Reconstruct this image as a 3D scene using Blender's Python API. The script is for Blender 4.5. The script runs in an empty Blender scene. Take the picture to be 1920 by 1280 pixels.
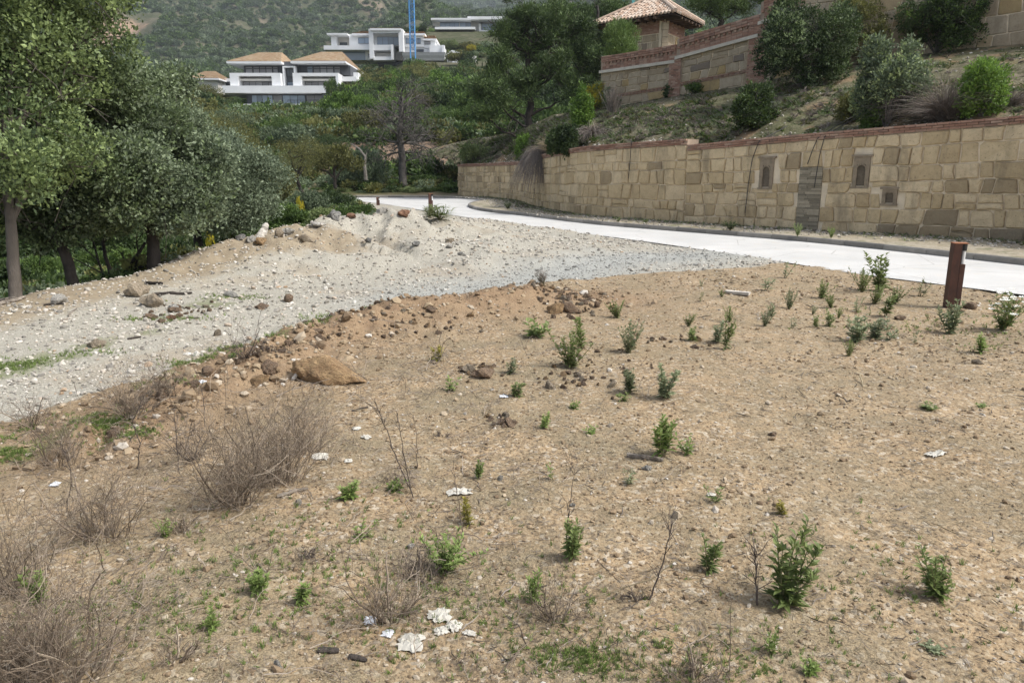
import bpy, math, random
import numpy as np
from mathutils import Vector, Matrix
R = math.radians
C = bpy.context.scene.collection
sc = bpy.context.scene
# ------------------------------------------------------------------ camera
H = 1.65
PITCH = math.atan(320/1400.)
cam_d = bpy.data.cameras.new('camera'); cam = bpy.data.objects.new('camera', cam_d); C.objects.link(cam)
cam.location = (0, 0, H); cam.rotation_euler = (math.pi/2-PITCH, 0, 0)
cam_d.lens = 36*1400/1920.; cam_d.sensor_width = 36; cam_d.clip_start = .05; cam_d.clip_end = 6000
sc.camera = cam
# ------------------------------------------------------------------ light
SUN_EL, SUN_AZ = 52, 106          # azimuth measured clockwise from +Y
w = bpy.data.worlds.new('World'); sc.world = w; w.use_nodes = True
nt = w.node_tree; nt.nodes.clear()
o_ = nt.nodes.new('ShaderNodeOutputWorld'); b_ = nt.nodes.new('ShaderNodeBackground'); s_ = nt.nodes.new('ShaderNodeTexSky')
s_.sky_type = 'NISHITA'; s_.sun_disc = False; s_.sun_elevation = R(SUN_EL); s_.sun_rotation = R(SUN_AZ)
s_.air_density = 1.0; s_.dust_density = 3.0; s_.ozone_density = 1.
b_.inputs[1].default_value = .088
hs_ = nt.nodes.new('ShaderNodeHueSaturation'); hs_.inputs['Saturation'].default_value = .55; nt.links.new(s_.outputs[0], hs_.inputs['Color']); nt.links.new(hs_.outputs[0], b_.inputs[0]); nt.links.new(b_.outputs[0], o_.inputs[0])
sd = bpy.data.lights.new('sun', 'SUN'); sd.energy = 1.5; sd.angle = R(10); sd.color = (1, .975, .92)
so = bpy.data.objects.new('sun', sd); C.objects.link(so)
sdir = Vector((math.sin(R(SUN_AZ))*math.cos(R(SUN_EL)), math.cos(R(SUN_AZ))*math.cos(R(SUN_EL)), math.sin(R(SUN_EL))))
so.rotation_euler = sdir.to_track_quat('Z', 'Y').to_euler(); so.location = (0, 0, 60)
sc.view_settings.view_transform = 'Standard'; sc.view_settings.look = 'None'
sc.view_settings.gamma = 1; sc.view_settings.use_curve_mapping = False
sc.view_settings.exposure = 1.3
sc.cycles.max_bounces = 6; sc.cycles.diffuse_bounces = 3; sc.cycles.transparent_max_bounces = 6; sc.cycles.volume_bounces = 0
sc.cycles.use_denoising = True
# ------------------------------------------------------------------ projection helpers
cp, sp = math.cos(PITCH), math.sin(PITCH)
def ray(u, v):
    x = (u-960)/1400.; y = -(v-640)/1400.
    return np.array([x, y*sp+cp, y*cp-sp])
def at_z(u, v, z=0.):
    d = ray(u, v); t = (z-H)/d[2]; return np.array([d[0]*t, d[1]*t, z])
def at_y(u, v, Y):
    d = ray(u, v); t = Y/d[1]; return np.array([d[0]*t, Y, H+d[2]*t])
def ppm(Y):            # photograph pixels per metre at distance Y
    return 1400./Y
# ------------------------------------------------------------------ noise
def _h(ix, iy, s):
    n = (ix.astype(np.int64)*374761393 + iy.astype(np.int64)*668265263 + s*1442695041) & 0x7fffffff
    n = ((n ^ (n >> 13))*1274126177) & 0x7fffffff
    return ((n ^ (n >> 16)) & 0xffff)/65535.
def vn(x, y, s=0):
    x = np.asarray(x, float); y = np.asarray(y, float)
    ix = np.floor(x); iy = np.floor(y); fx = x-ix; fy = y-iy
    fx = fx*fx*(3-2*fx); fy = fy*fy*(3-2*fy)
    a = _h(ix, iy, s); b = _h(ix+1, iy, s); c = _h(ix, iy+1, s); d = _h(ix+1, iy+1, s)
    return (a*(1-fx)+b*fx)*(1-fy)+(c*(1-fx)+d*fx)*fy
def fbm(x, y, o=4, s=0):
    r = 0; a = 1; t = 0; x = np.asarray(x, float); y = np.asarray(y, float)
    for i in range(o):
        r = r+a*(vn(x, y, s+i*17)-.5); t += a; a *= .5; x = x*2.03+5.1; y = y*2.03+1.7
    return r/t*2
def sst(a, b, x):
    t = np.clip((x-a)/(b-a), 0, 1); return t*t*(3-2*t)
# ------------------------------------------------------------------ mesh helpers
class MB:
    def __init__(s): s.V = []; s.L = []; s.T = []; s.A = []; s.n = 0
    def add(s, V, F, rnd=None):
        V = np.asarray(V, float).reshape(-1, 3); F = np.asarray(F, int)
        s.V.append(V); s.L.append((F+s.n).ravel()); s.T.append(np.full(len(F), F.shape[1]))
        if rnd is None: rnd = random.random()
        s.A.append(np.broadcast_to(np.asarray(rnd, float), (len(V),)) if np.ndim(rnd) == 0 else np.asarray(rnd, float))
        s.n += len(V)
    def box(s, x0, x1, y0, y1, z0, z1, rnd=None):
        V = [(x, y, z) for z in (z0, z1) for x, y in ((x0, y0), (x1, y0), (x1, y1), (x0, y1))]
        s.add(V, [(3, 2, 1, 0), (4, 5, 6, 7), (0, 1, 5, 4), (1, 2, 6, 5), (2, 3, 7, 6), (3, 0, 4, 7)], rnd)
    def poly(s, V, F, rnd=None):
        by = {}
        for f in F: by.setdefault(len(f), []).append(f)
        first = True; base = s.n
        for k, fs in by.items():
            if first: s.add(V, fs, rnd); first = False
            else: s.L.append((np.array(fs)+base).ravel()); s.T.append(np.full(len(fs), k))
    def tube(s, P, r, n=6, rnd=None, cap=True, flat=None, rough=0, rg=None):
        P = np.asarray(P, float); m = len(P); r = np.broadcast_to(np.asarray(r, float), (m,))
        T = np.gradient(P, axis=0); T /= np.linalg.norm(T, axis=1)[:, None]+1e-9
        up = np.array([0, 0, 1.]) if abs(T[0][2]) < .9 else np.array([1., 0, 0])
        a = np.cross(T, up); a /= np.linalg.norm(a, axis=1)[:, None]+1e-9; b = np.cross(T, a)
        th = np.arange(n)*2*math.pi/n
        rr = r[:, None]*np.ones((1, n))
        if rough and rg is not None:
            rr = rr*(1+rough*rg.normal(size=(1, n)))*(1+rough*.5*rg.normal(size=(m, n)))
        V = P[:, None, :]+rr[..., None]*(np.cos(th)[None, :, None]*a[:, None, :]+np.sin(th)[None, :, None]*b[:, None, :])
        V = V.reshape(-1, 3)
        i = np.arange(m-1)[:, None]*n; j = np.arange(n)[None, :]; k = (j+1) % n
        F = np.stack([i+j, i+k, i+n+k, i+n+j], -1).reshape(-1, 4)
        s.add(V, F, rnd)
        if cap:
            bse = s.n-len(V)
            s.L.append(np.arange(n)[::-1]+bse); s.T.append(np.array([n]))
            s.L.append(np.arange(n)+bse+(m-1)*n); s.T.append(np.array([n]))
    def mesh(s, name, mat, smooth=False):
        me = bpy.data.meshes.new(name)
        V = np.concatenate(s.V); L = np.concatenate(s.L); T = np.concatenate(s.T)
        me.vertices.add(len(V)); me.vertices.foreach_set('co', V.ravel())
        me.loops.add(len(L)); me.loops.foreach_set('vertex_index', L)
        me.polygons.add(len(T)); me.polygons.foreach_set('loop_start', np.concatenate([[0], np.cumsum(T)[:-1]]))
        me.polygons.foreach_set('loop_total', T)
        me.polygons.foreach_set('use_smooth', np.full(len(T), bool(smooth)))
        at = me.attributes.new('rnd', 'FLOAT', 'POINT'); at.data.foreach_set('value', np.concatenate(s.A))
        me.update(calc_edges=True)
        if mat: me.materials.append(mat)
        return me
    def build(s, name, mat, parent=None, smooth=False, kind=None):
        return link(name, s.mesh(name, mat, smooth), parent, kind)
def link(name, me, parent=None, kind=None):
    o = bpy.data.objects.new(name, me); C.objects.link(o)
    if parent: o.parent = parent
    if kind: o['kind'] = kind
    return o
def tag(o, label, cat, group=None):
    o['label'] = label; o['category'] = cat
    if group: o['group'] = group
    return o
def thing(name, label, cat, loc=(0, 0, 0), rz=0, group=None, sc_=None):
    o = bpy.data.objects.new(name, None); C.objects.link(o); o.empty_display_size = .3
    o.location = loc; o.rotation_euler = (0, 0, rz)
    if sc_ is not None: o.scale = sc_
    return tag(o, label, cat, group)
# ------------------------------------------------------------------ materials
def newmat(name):
    m = bpy.data.materials.new(name); m.use_nodes = True
    return m, m.node_tree, m.node_tree.nodes['Principled BSDF']
class N:
    """little node-graph writer"""
    def __init__(s, t): s.t = t
    def n(s, kind, **k):
        x = s.t.nodes.new('ShaderNode'+kind)
        for a, b in k.items(): setattr(x, a, b)
        return x
    def put(s, sock, v):
        if isinstance(v, bpy.types.NodeSocket): s.t.links.new(v, sock)
        elif isinstance(v, (tuple, list)) and len(v) == 3 and sock.type == 'RGBA': sock.default_value = (*v, 1)
        else: sock.default_value = v
    def attr(s, name): return s.n('Attribute', attribute_name=name).outputs['Fac']
    def coord(s, k='Object'): return s.n('TexCoord').outputs[k]
    def pos(s): return s.n('NewGeometry').outputs['Position']
    def noise(s, vec, scale, detail=4, rough=.55, dist=0):
        x = s.n('TexNoise'); s.put(x.inputs['Vector'], vec)
        x.inputs['Scale'].default_value = scale; x.inputs['Detail'].default_value = detail
        x.inputs['Roughness'].default_value = rough; x.inputs['Distortion'].default_value = dist
        return x.outputs['Fac']
    def vor(s, vec, scale, feature='F1', out='Distance'):
        x = s.n('TexVoronoi', feature=feature); s.put(x.inputs['Vector'], vec); x.inputs['Scale'].default_value = scale
        return x.outputs[out]
    def mul(s, vec, xyz):
        x = s.n('Mapping'); s.put(x.inputs['Vector'], vec); x.inputs['Scale'].default_value = xyz; return x.outputs[0]
    def math(s, op, a, b=0., c=None, clamp=False):
        x = s.n('Math', operation=op, use_clamp=clamp); s.put(x.inputs[0], a); s.put(x.inputs[1], b)
        if c is not None: s.put(x.inputs[2], c)
        return x.outputs[0]
    def rng(s, v, a, b, c=0., d=1., smooth=False):
        x = s.n('MapRange', interpolation_type='SMOOTHSTEP' if smooth else 'LINEAR')
        for i, q in enumerate((v, a, b, c, d)): s.put(x.inputs[i], q)
        return x.outputs[0]
    def mix(s, f, a, b, mode='MIX'):
        x = s.n('Mix', data_type='RGBA', blend_type=mode)
        s.put(x.inputs[0], f); s.put(x.inputs[6], a); s.put(x.inputs[7], b); return x.outputs[2]
    def ramp(s, f, stops):
        x = s.n('ValToRGB'); s.put(x.inputs[0], f); e = x.color_ramp.elements
        while len(e) < len(stops): e.new(.5)
        for q, (p, c) in zip(e, stops): q.position = p; q.color = (*c, 1)
        return x.outputs[0]
    def bump(s, h, strength=.5, dist=.02, prev=None):
        x = s.n('Bump'); x.inputs['Strength'].default_value = strength; x.inputs['Distance'].default_value = dist
        s.put(x.inputs['Height'], h)
        if prev is not None: s.put(x.inputs['Normal'], prev)
        return x.outputs[0]
def foliage_mat(name, dark, light, trans=.3, extra=None):
    m, t, p = newmat(name); g = N(t)
    r = g.attr('rnd'); oi = g.n('ObjectInfo').outputs['Random']
    col = g.mix(r, dark, light)
    if extra: col = g.mix(g.rng(r, extra[1], extra[1]+.03), col, extra[0])
    k = g.math('MULTIPLY_ADD', oi, .35, .82)
    col = g.mix(1., col, g.n('CombineColor').outputs[0] if False else k, 'MULTIPLY') if False else col
    hs = g.n('HueSaturation'); g.put(hs.inputs['Color'], col); g.put(hs.inputs['Value'], k); col = hs.outputs[0]
    g.put(p.inputs['Base Color'], col); p.inputs['Roughness'].default_value = .55; p.inputs['Specular IOR Level'].default_value = .35
    tr = g.n('BsdfTranslucent'); g.put(tr.inputs[0], col)
    ms = g.n('MixShader'); ms.inputs[0].default_value = trans
    t.links.new(p.outputs[0], ms.inputs[1]); t.links.new(tr.outputs[0], ms.inputs[2])
    t.links.new(ms.outputs[0], t.nodes['Material Output'].inputs['Surface'])
    return m
def bark_mat(name, a, b, scale=9, bump=.6):
    m, t, p = newmat(name); g = N(t); c = g.mul(g.coord(), (1, 1, .25))
    n1 = g.noise(c, scale, 6, .7); n2 = g.noise(g.coord(), scale*.3, 3)
    col = g.mix(n1, a, b); col = g.mix(g.rng(n2, .45, .65), col, tuple(x*.65 for x in a))
    g.put(p.inputs['Base Color'], col); p.inputs['Roughness'].default_value = .9
    g.put(p.inputs['Normal'], g.bump(n1, bump, .05, g.bump(n2, .5, .08))); return m
def rnd_mat(name, stops, nscale=6, namt=.35, rough=.85, bump=.4, bd=.01, usepos=False, sat=1):
    """colour from the 'rnd' attribute plus grain"""
    m, t, p = newmat(name); g = N(t); c = g.pos() if usepos else g.coord()
    col = g.ramp(g.attr('rnd'), stops)
    n1 = g.noise(c, nscale, 6, .65); n2 = g.noise(c, nscale*5, 3, .6)
    k = g.math('MULTIPLY_ADD', n1, namt*2, 1-namt); k = g.math('MULTIPLY', k, g.math('MULTIPLY_ADD', n2, namt, 1-namt*.5))
    hs = g.n('HueSaturation'); g.put(hs.inputs['Color'], col); g.put(hs.inputs['Value'], k); g.put(p.inputs['Base Color'], hs.outputs[0])
    hs.inputs['Saturation'].default_value = sat
    p.inputs['Roughness'].default_value = rough; p.inputs['Specular IOR Level'].default_value = .25
    g.put(p.inputs['Normal'], g.bump(g.math('ADD', n1, g.math('MULTIPLY', n2, .4)), bump, bd)); return m
def plain_mat(name, col, rough=.7, nscale=3, namt=.12, metal=0, bump=.0):
    m, t, p = newmat(name); g = N(t); c = g.pos()
    n1 = g.noise(c, nscale, 5, .6)
    col2 = g.mix(g.rng(n1, .3, .7), tuple(x*(1-namt) for x in col), tuple(min(1, x*(1+namt)) for x in col))
    g.put(p.inputs['Base Color'], col2); p.inputs['Roughness'].default_value = rough; p.inputs['Metallic'].default_value = metal
    if bump: g.put(p.inputs['Normal'], g.bump(g.noise(c, nscale*8, 4), bump, .01))
    return m
# ------------------------------------------------------------------ terrain height field
def polydist(x, y, P):
    """distance, arc parameter (vertex index float), side (>0: left of the line's direction)"""
    x = np.asarray(x, float); y = np.asarray(y, float)
    best = np.full(x.shape, 1e9); par = np.zeros(x.shape); side = np.zeros(x.shape)
    for i in range(len(P)-1):
        ax, ay = P[i][:2]; bx, by = P[i+1][:2]; dx, dy = bx-ax, by-ay
        t = np.clip(((x-ax)*dx+(y-ay)*dy)/(dx*dx+dy*dy), 0, 1)
        ex = x-ax-t*dx; ey = y-ay-t*dy; d = np.hypot(ex, ey)
        m = d < best
        best = np.where(m, d, best); par = np.where(m, i+t, par); side = np.where(m, np.sign(dx*ey-dy*ex), side)
    return best, par, side
RP = [(-420, 700, 6.4, 1.3), (-200, 632, 7.6, 1.3), (0, 578, 9.0, 1.3), (130, 541, 10.2, 1.3), (290, 513, 11.4, 1.2), (380, 471, 12.8, 1.1), (450, 447, 13.8, 1.),
      (560, 422, 15.2, .9), (650, 404, 16.2, .6), (700, 400, 16.6, .3), (760, 396, 16.6, .1), (800, 402, 17.6, 0.), (850, 410, 20., 0.), (900, 413, 24.3, 0.)]
RIDGE = [at_y(u, v, Y) for u, v, Y, d in RP]
RZ = np.array([p[2] for p in RIDGE]); RD = np.array([q[3] for q in RP])
DIRT = [at_z(u, v, 0) for u, v in ((230, 800), (330, 752), (480, 700), (600, 640), (740, 605), (880, 590), (1000, 570), (1120, 560))]
DH = np.array([.05, .09, .16, .18, .22, .24, .22, .04])
GRAV = [at_z(u, v, 0) for u, v in ((-900, 1100), (-300, 880), (0, 790), (150, 750), (330, 705), (480, 650), (600, 612), (760, 578), (900, 556), (1000, 528), (1150, 516), (1400, 503), (1470, 492))]
KERB = [at_z(u, v, 0) for u, v in ((2500, 568), (2200, 530), (1920, 499), (1700, 474), (1500, 453), (1300, 437), (1100, 421), (1000, 407), (940, 401), (900, 396), (881, 391), (876, 387), (883, 383), (900, 380), (917, 377.5))]
KERB2 = [at_z(u, v, 0) for u, v in ((917, 377.5), (890, 374), (860, 372.4), (800, 371.4), (690, 370.8), (640, 370.5))]
ROADN = [at_z(u, v, 0) for u, v in ((2500, 640), (2200, 590), (1920, 554), (1760, 534), (1600, 514), (1450, 489), (1380, 478), (1180, 449), (1000, 427), (900, 412), (850, 404), (800, 396), (745, 387), (700, 380), (640, 375.3))]
HL = ([0, 48, 58, 66, 85, 110, 140, 200, 300, 500, 700, 1000, 1150, 1300], [0, 0, 1.2, 4, 6.2, 9.3, 13.2, 17, 24, 52, 115, 215, 262, 280])
HR = ([0, 48, 58, 66, 85, 110, 140, 200, 260, 300, 420, 600, 800, 1000, 1150, 1300], [0, 0, 1.2, 4, 6.5, 11, 16, 29, 46, 48, 62, 112, 170, 225, 262, 280])
def G(x, y, fine=True):
    x = np.asarray(x, float); y = np.asarray(y, float)
    d, par, side = polydist(x, y, RIDGE)
    ii = np.arange(len(RIDGE)); zr = np.interp(par, ii, RZ)
    end = sst(0, 1, np.clip(par/1., 0, 1))
    lf = np.interp(par, ii, [3, 3, 3, 3.2, 3.2, 3.6, 4, 4.4, 4.6, 4.6, 4.6, 4.2, 3.4, 2.5])
    wav = fbm(x*1.1, y*1.1, 3, 3)*.35
    front = zr*np.clip(1-d/lf*(1+wav), 0, 1)**1.5
    lb = np.interp(par, ii, [3, 3, 3, 3, 2.5, 2, 2, 2, 2, 2, 2.2, 2.6, 3, 2.5])
    back = zr*np.clip(1-d/lb, 0, 1)**1.2
    z = np.where(side > 0, back, front)
    # the line runs left to right, so beyond it (side > 0) the ground falls into the gully
    gul = sst(0, 3.2, -x-(4.2+(y-17)*.29))
    nearb = np.where(side > 0, sst(0.15, 3.2, d), 0)
    drop = np.where(y < 19, nearb, 1)*np.where(y < 19, np.interp(par, ii, RD), gul*1.2)
    bl = sst(17, 21, y); drop = (1-bl)*np.where(y < 21, nearb*np.interp(par, ii, RD), 0)+bl*gul*1.2*np.where((side > 0) | (y > 19), 1, 0)
    drop = drop*(1-sst(44, 54, y))
    z = z-drop
    # dug-over soil bank
    dd, dp, _ = polydist(x, y, DIRT)
    bank = np.interp(dp, np.arange(len(DIRT)), DH)*np.exp(-(dd/.42)**2)
    z = z+bank
    # hill
    az = 960+1400*x/np.maximum(y, 1)
    kx = sst(600, 800, az)
    hill = np.interp(y, *HL)*(1-kx)+np.interp(y, *HR)*kx
    rel = sst(60, 200, y)
    hill = hill+rel*fbm(x/60, y/90, 4, 9)*np.interp(y, [60, 200, 300, 500, 900], [0, .6, 4, 20, 46])*sst(270, 420, np.where(kx > .3, y, y+120))
    gap = np.exp(-((az-930)/130)**2)*sst(500, 900, y)*55
    hill = hill-gap
    # the right bank stays low under the planted slope
    z = z+hill
    if fine:
        near = np.clip(1-y/60, 0, 1)
        amp = .018+.06*np.exp(-(dd/.8)**2)+.13*np.clip(zr, 0, 1)*np.exp(-(d/2.2)**2)
        z = z+near*amp*fbm(x*5.5, y*5.5, 4, 5)+near*.05*fbm(x*.7, y*.7, 2, 6)+.24*np.clip(zr, 0, 1)*np.exp(-(d/2.5)**2)*fbm(x*1.9+y*.8, y*1.0-x*.3, 4, 15)+.42*np.clip(zr, 0, 1)*np.exp(-((d-1.5)/1.2)**2)*np.where(side > 0, 0, 1)*fbm(par*3.1+.3*d, d*.45, 3, 27)
        z = z+near*np.exp(-(dd/.6)**2)*.07*(vn(x*9, y*9, 8)-.5)
        # flatten under the road and pavement
        z = z - flat(x, y)*(z+.01)
    return z
def flat(x, y):
    a, pa, sa = polydist(x, y, ROADN)
    m = np.where(sa < 0, sst(.06, .4, a), 0)      # beyond the near edge of the road
    m = np.where((y < 48.6) & (y > 3), m, 0)
    return m*(1-sst(46.5, 49, y))*np.where(x > -14, 1, 0)
def ground_hit(u, v, y0=1.2, y1=90):
    d = ray(u, v)
    Y = np.exp(np.linspace(math.log(y0), math.log(y1), 1500)); t = Y/d[1]
    gz = G(d[0]*t, Y); rz = H+d[2]*t
    k = np.argmax(rz < gz)
    if rz[k] >= gz[k]: k = len(Y)-1
    return np.array([d[0]*t[k], Y[k], gz[k]])
def grid(rs, th, fn, name, mat, kind='structure'):
    rr, tt = np.meshgrid(rs, th, indexing='ij')
    x = rr*np.sin(tt); y = rr*np.cos(tt)
    z, attrs = fn(x, y)
    V = np.stack([x, y, z], -1).reshape(-1, 3); n, m = rr.shape
    i = np.arange(n-1)[:, None]*m; j = np.arange(m-1)[None, :]
    F = np.stack([i+j, i+m+j, i+m+j+1, i+j+1], -1).reshape(-1, 4)
    b = MB(); b.add(V, F, 0.); me = b.mesh(name, mat, True)
    for k, a in attrs.items():
        at = me.attributes.new(k, 'FLOAT', 'POINT'); at.data.foreach_set('value', np.ascontiguousarray(a, float).ravel())
    return link(name, me, None, kind)
def masks(x, y):
    d, par, side = polydist(x, y, GRAV)
    sd = np.where(side > 0, d, -d)
    nz = fbm(x*1.6, y*1.6, 4, 31)*.35
    gravel = sst(-.12, .18, sd+nz)
    rd, rp, rs = polydist(x, y, RIDGE)
    zr = np.interp(rp, np.arange(len(RIDGE)), RZ)
    berm = np.exp(-(rd/1.1)**2)*sst(0, 2, 10-rp)           # brown soil along the tree-side ridge
    berm = np.maximum(berm*(1-sst(6.5, 8, rp)), np.exp(-(polydist(x, y, [at_y(330, 500, 12.3), at_y(480, 470, 13.6), at_y(600, 452, 14.3)])[0]/.9)**2)*1.1)
    beyond = np.where(rs > 0, sst(.3, 1.6, rd), 0)*np.where(rp < 11.8, 1, 0)
    wild = np.maximum(beyond*gravel, sst(48, 50, y))
    wild = np.maximum(wild, sst(0, 1.2, -x-(2.6+(y-17)*.22)+fbm(x, y, 3, 66)*.8)*sst(16.5, 18, y))
    grey = np.exp(-(polydist(x, y, [at_z(860, 560), at_z(1150, 488), at_z(1330, 478)])[0]/1.3)**2)
    gl = np.minimum(polydist(x, y, [at_z(40, 840), at_z(200, 790), at_z(330, 715), at_z(440, 672), at_z(560, 635)])[0]/.28,
                    polydist(x, y, [at_z(0, 690), at_z(120, 665), at_z(300, 610), at_z(430, 560)])[0]/.4)
    green = np.exp(-gl**2)*sst(.0, .5, fbm(x*2.5, y*2.5, 3, 77)+.25)
    dd, dp, _ = polydist(x, y, DIRT)
    dirt = np.exp(-(dd/.75)**2)*(1-gravel)
    pave = 0
    return dict(gravel=gravel*(1-wild), berm=berm, wild=wild, grey=grey, green=green, dirt=dirt, twiggy=sst(2.2, -1.5, x+fbm(x*.8, y*.8, 3, 19)*1.2)*(1-gravel))
# ------------------------------------------------------------------ ground material
def ground_material():
    m, t, p = newmat('soil and gravel'); g = N(t); c = g.pos()
    big = g.noise(c, .9, 5, .6); med = g.noise(c, 6, 5, .65); fin = g.noise(c, 45, 4, .7); vf = g.noise(c, 160, 2, .6)
    v1 = g.vor(c, 42, out='Color'); v1d = g.vor(c, 42); v2 = g.vor(c, 95, out='Color')
    soil = g.mix(g.rng(big, .35, .65), (.32, .224, .128), (.41, .297, .178))
    soil = g.mix(g.rng(med, .42, .68), soil, (.225, .17, .105))
    soil = g.mix(g.rng(fin, .5, .72), soil, (.45, .375, .265))
    soil = g.mix(g.rng(fin, .46, .36, 0, .9), soil, (.10, .078, .055))
    sepc = g.n('SeparateColor'); g.put(sepc.inputs[0], v1)
    soil = g.mix(g.rng(sepc.outputs[0], .86, .9, 0, .6), soil, (.55, .48, .38))
    soil = g.mix(g.rng(sepc.outputs[1], .86, .9, 0, .55), soil, (.16, .13, .10))
    litter = g.math('MULTIPLY', g.rng(g.noise(c, 1.3, 5, .65), .42, .60), g.math('MULTIPLY_ADD', g.attr('twiggy'), .35, .5))
    soil = g.mix(litter, soil, g.mix(g.rng(vf, .4, .6), (.12, .10, .065), (.34, .28, .18)))
    dirt = g.mix(g.rng(med, .35, .65), (.215, .145, .09), (.31, .22, .135)); dirt = g.mix(g.rng(fin, .45, .35, 0, .8), dirt, (.14, .085, .05))
    soil = g.mix(g.attr('dirt'), soil, dirt)
    sep2 = g.n('SeparateColor'); g.put(sep2.inputs[0], v2)
    grv = g.mix(sep2.outputs[0], (.26, .24, .195), (.51, .48, .41)); grv = g.mix(g.rng(med, .4, .7), grv, (.36, .335, .275))
    grv = g.mix(g.rng(fin, .42, .32, 0, .8), grv, (.17, .155, .125))
    grv = g.mix(g.rng(g.noise(c, .55, 4, .6), .52, .62, 0, .5), grv, (.34, .275, .195))
    gry = g.mix(sep2.outputs[1], (.22, .228, .215), (.44, .45, .43))
    grv = g.mix(g.math('MULTIPLY', g.attr('grey'), .75), grv, gry)
    brm = g.mix(g.rng(med, .35, .65), (.25, .195, .13), (.34, .28, .195)); brm = g.mix(g.rng(fin, .42, .32, 0, .6), brm, (.2, .15, .1))
    grv = g.mix(g.rng(g.math('ADD', g.attr('berm'), g.math('MULTIPLY', g.math('SUBTRACT', med, .5), .9)), .35, .7, 0, .9), grv, brm)
    edge = g.math('ADD', g.attr('gravel'), g.math('MULTIPLY', g.math('SUBTRACT', med, .5), .8))
    col = g.mix(g.rng(edge, .35, .65), soil, grv)
    gr = g.rng(g.math('ADD', g.attr('green'), g.math('MULTIPLY', g.math('SUBTRACT', fin, .5), .9)), .45, .8, 0, .6)
    col = g.mix(gr, col, (.14, .16, .06))
    wld = g.mix(g.rng(g.noise(c, .25, 6, .65), .4, .6), (.075, .085, .035), (.17, .135, .085))
    wld = g.mix(g.rng(g.noise(c, 1.3, 4), .4, .65), wld, (.06, .075, .03))
    col = g.mix(g.attr('wild'), col, wld)
    g.put(p.inputs['Base Color'], col); p.inputs['Roughness'].default_value = .95; p.inputs['Specular IOR Level'].default_value = .15
    hgt = g.math('ADD', g.math('MULTIPLY', fin, .6), g.math('MULTIPLY', g.rng(v1d, 0, .5, 1, 0), .25))
    b1 = g.bump(med, .5, .05); g.put(p.inputs['Normal'], g.bump(hgt, .75, .02, b1))
    return m
M_ground = ground_material()
def hill_material():
    m, t, p = newmat('hillside scrub'); g = N(t); c = g.pos()
    big = g.noise(c, .012, 5, .6); med = g.noise(c, .06, 5, .65); fin = g.noise(c, .5, 4, .7)
    col = g.mix(g.rng(med, .38, .62), (.075, .085, .045), (.135, .125, .085))
    col = g.mix(g.rng(fin, .45, .65), col, (.05, .065, .03))
    col = g.mix(g.rng(g.math('ADD', big, g.math('MULTIPLY', med, .35)), .74, .86), col, (.21, .17, .125))
    sp_ = g.n('VectorMath', operation='DISTANCE'); g.put(sp_.inputs[0], c); sp_.inputs[1].default_value = (-345, 700, 112)
    pk = g.rng(g.math('ADD', sp_.outputs['Value'], g.math('MULTIPLY', med, 60)), 50, 66, 1, 0)
    col = g.mix(pk, col, g.mix(g.rng(fin, .4, .6), (.42, .28, .2), (.3, .22, .15)))
    rb = g.n('SeparateXYZ'); g.put(rb.inputs[0], c)
    bank = g.math('MULTIPLY', g.rng(rb.outputs[1], 66, 70, 1, 0), g.rng(g.math('ADD', med, g.math('MULTIPLY', fin, .3)), .48, .62))
    col = g.mix(bank, col, (.215, .155, .11))
    g.put(p.inputs['Base Color'], col); p.inputs['Roughness'].default_value = 1; p.inputs['Specular IOR Level'].default_value = .05
    g.put(p.inputs['Normal'], g.bump(fin, .6, .8)); return m
M_hill = hill_material()
th = np.radians(np.linspace(-72, 72, 640))
rs = np.exp(np.linspace(math.log(.9), math.log(56), 430))
def near_fn(x, y): return G(x, y), masks(x, y)
grid(rs, th, near_fn, 'ground', M_ground)
# ground behind and beside the camera, coarse
rs0 = np.concatenate([[.02], np.exp(np.linspace(math.log(.9), math.log(56), 40))])
grid(rs0, np.radians(np.linspace(72, 288, 40)), lambda x, y: (np.zeros_like(x)-.01*(y > -1e9), masks(x, y)), 'ground', M_ground)
grid(np.array([.02, .9]), np.radians(np.linspace(-72, 72, 40)), near_fn, 'ground', M_ground)
rs2 = np.exp(np.linspace(math.log(56), math.log(1250), 220))
grid(rs2, np.radians(np.linspace(-72, 72, 420)), lambda x, y: (G(x, y, False), {}), 'hillside', M_hill)
def far_fn(x, y):
    r = np.hypot(x, y); z = np.interp(r, [1250, 1700, 2200, 2600], [150, 330, 520, 560])+fbm(x/300, y/300, 4, 41)*90
    return z, {}
grid(np.linspace(1200, 2600, 30), np.radians(np.linspace(-60, 60, 160)), far_fn, 'distant_mountain', M_hill)
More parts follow.
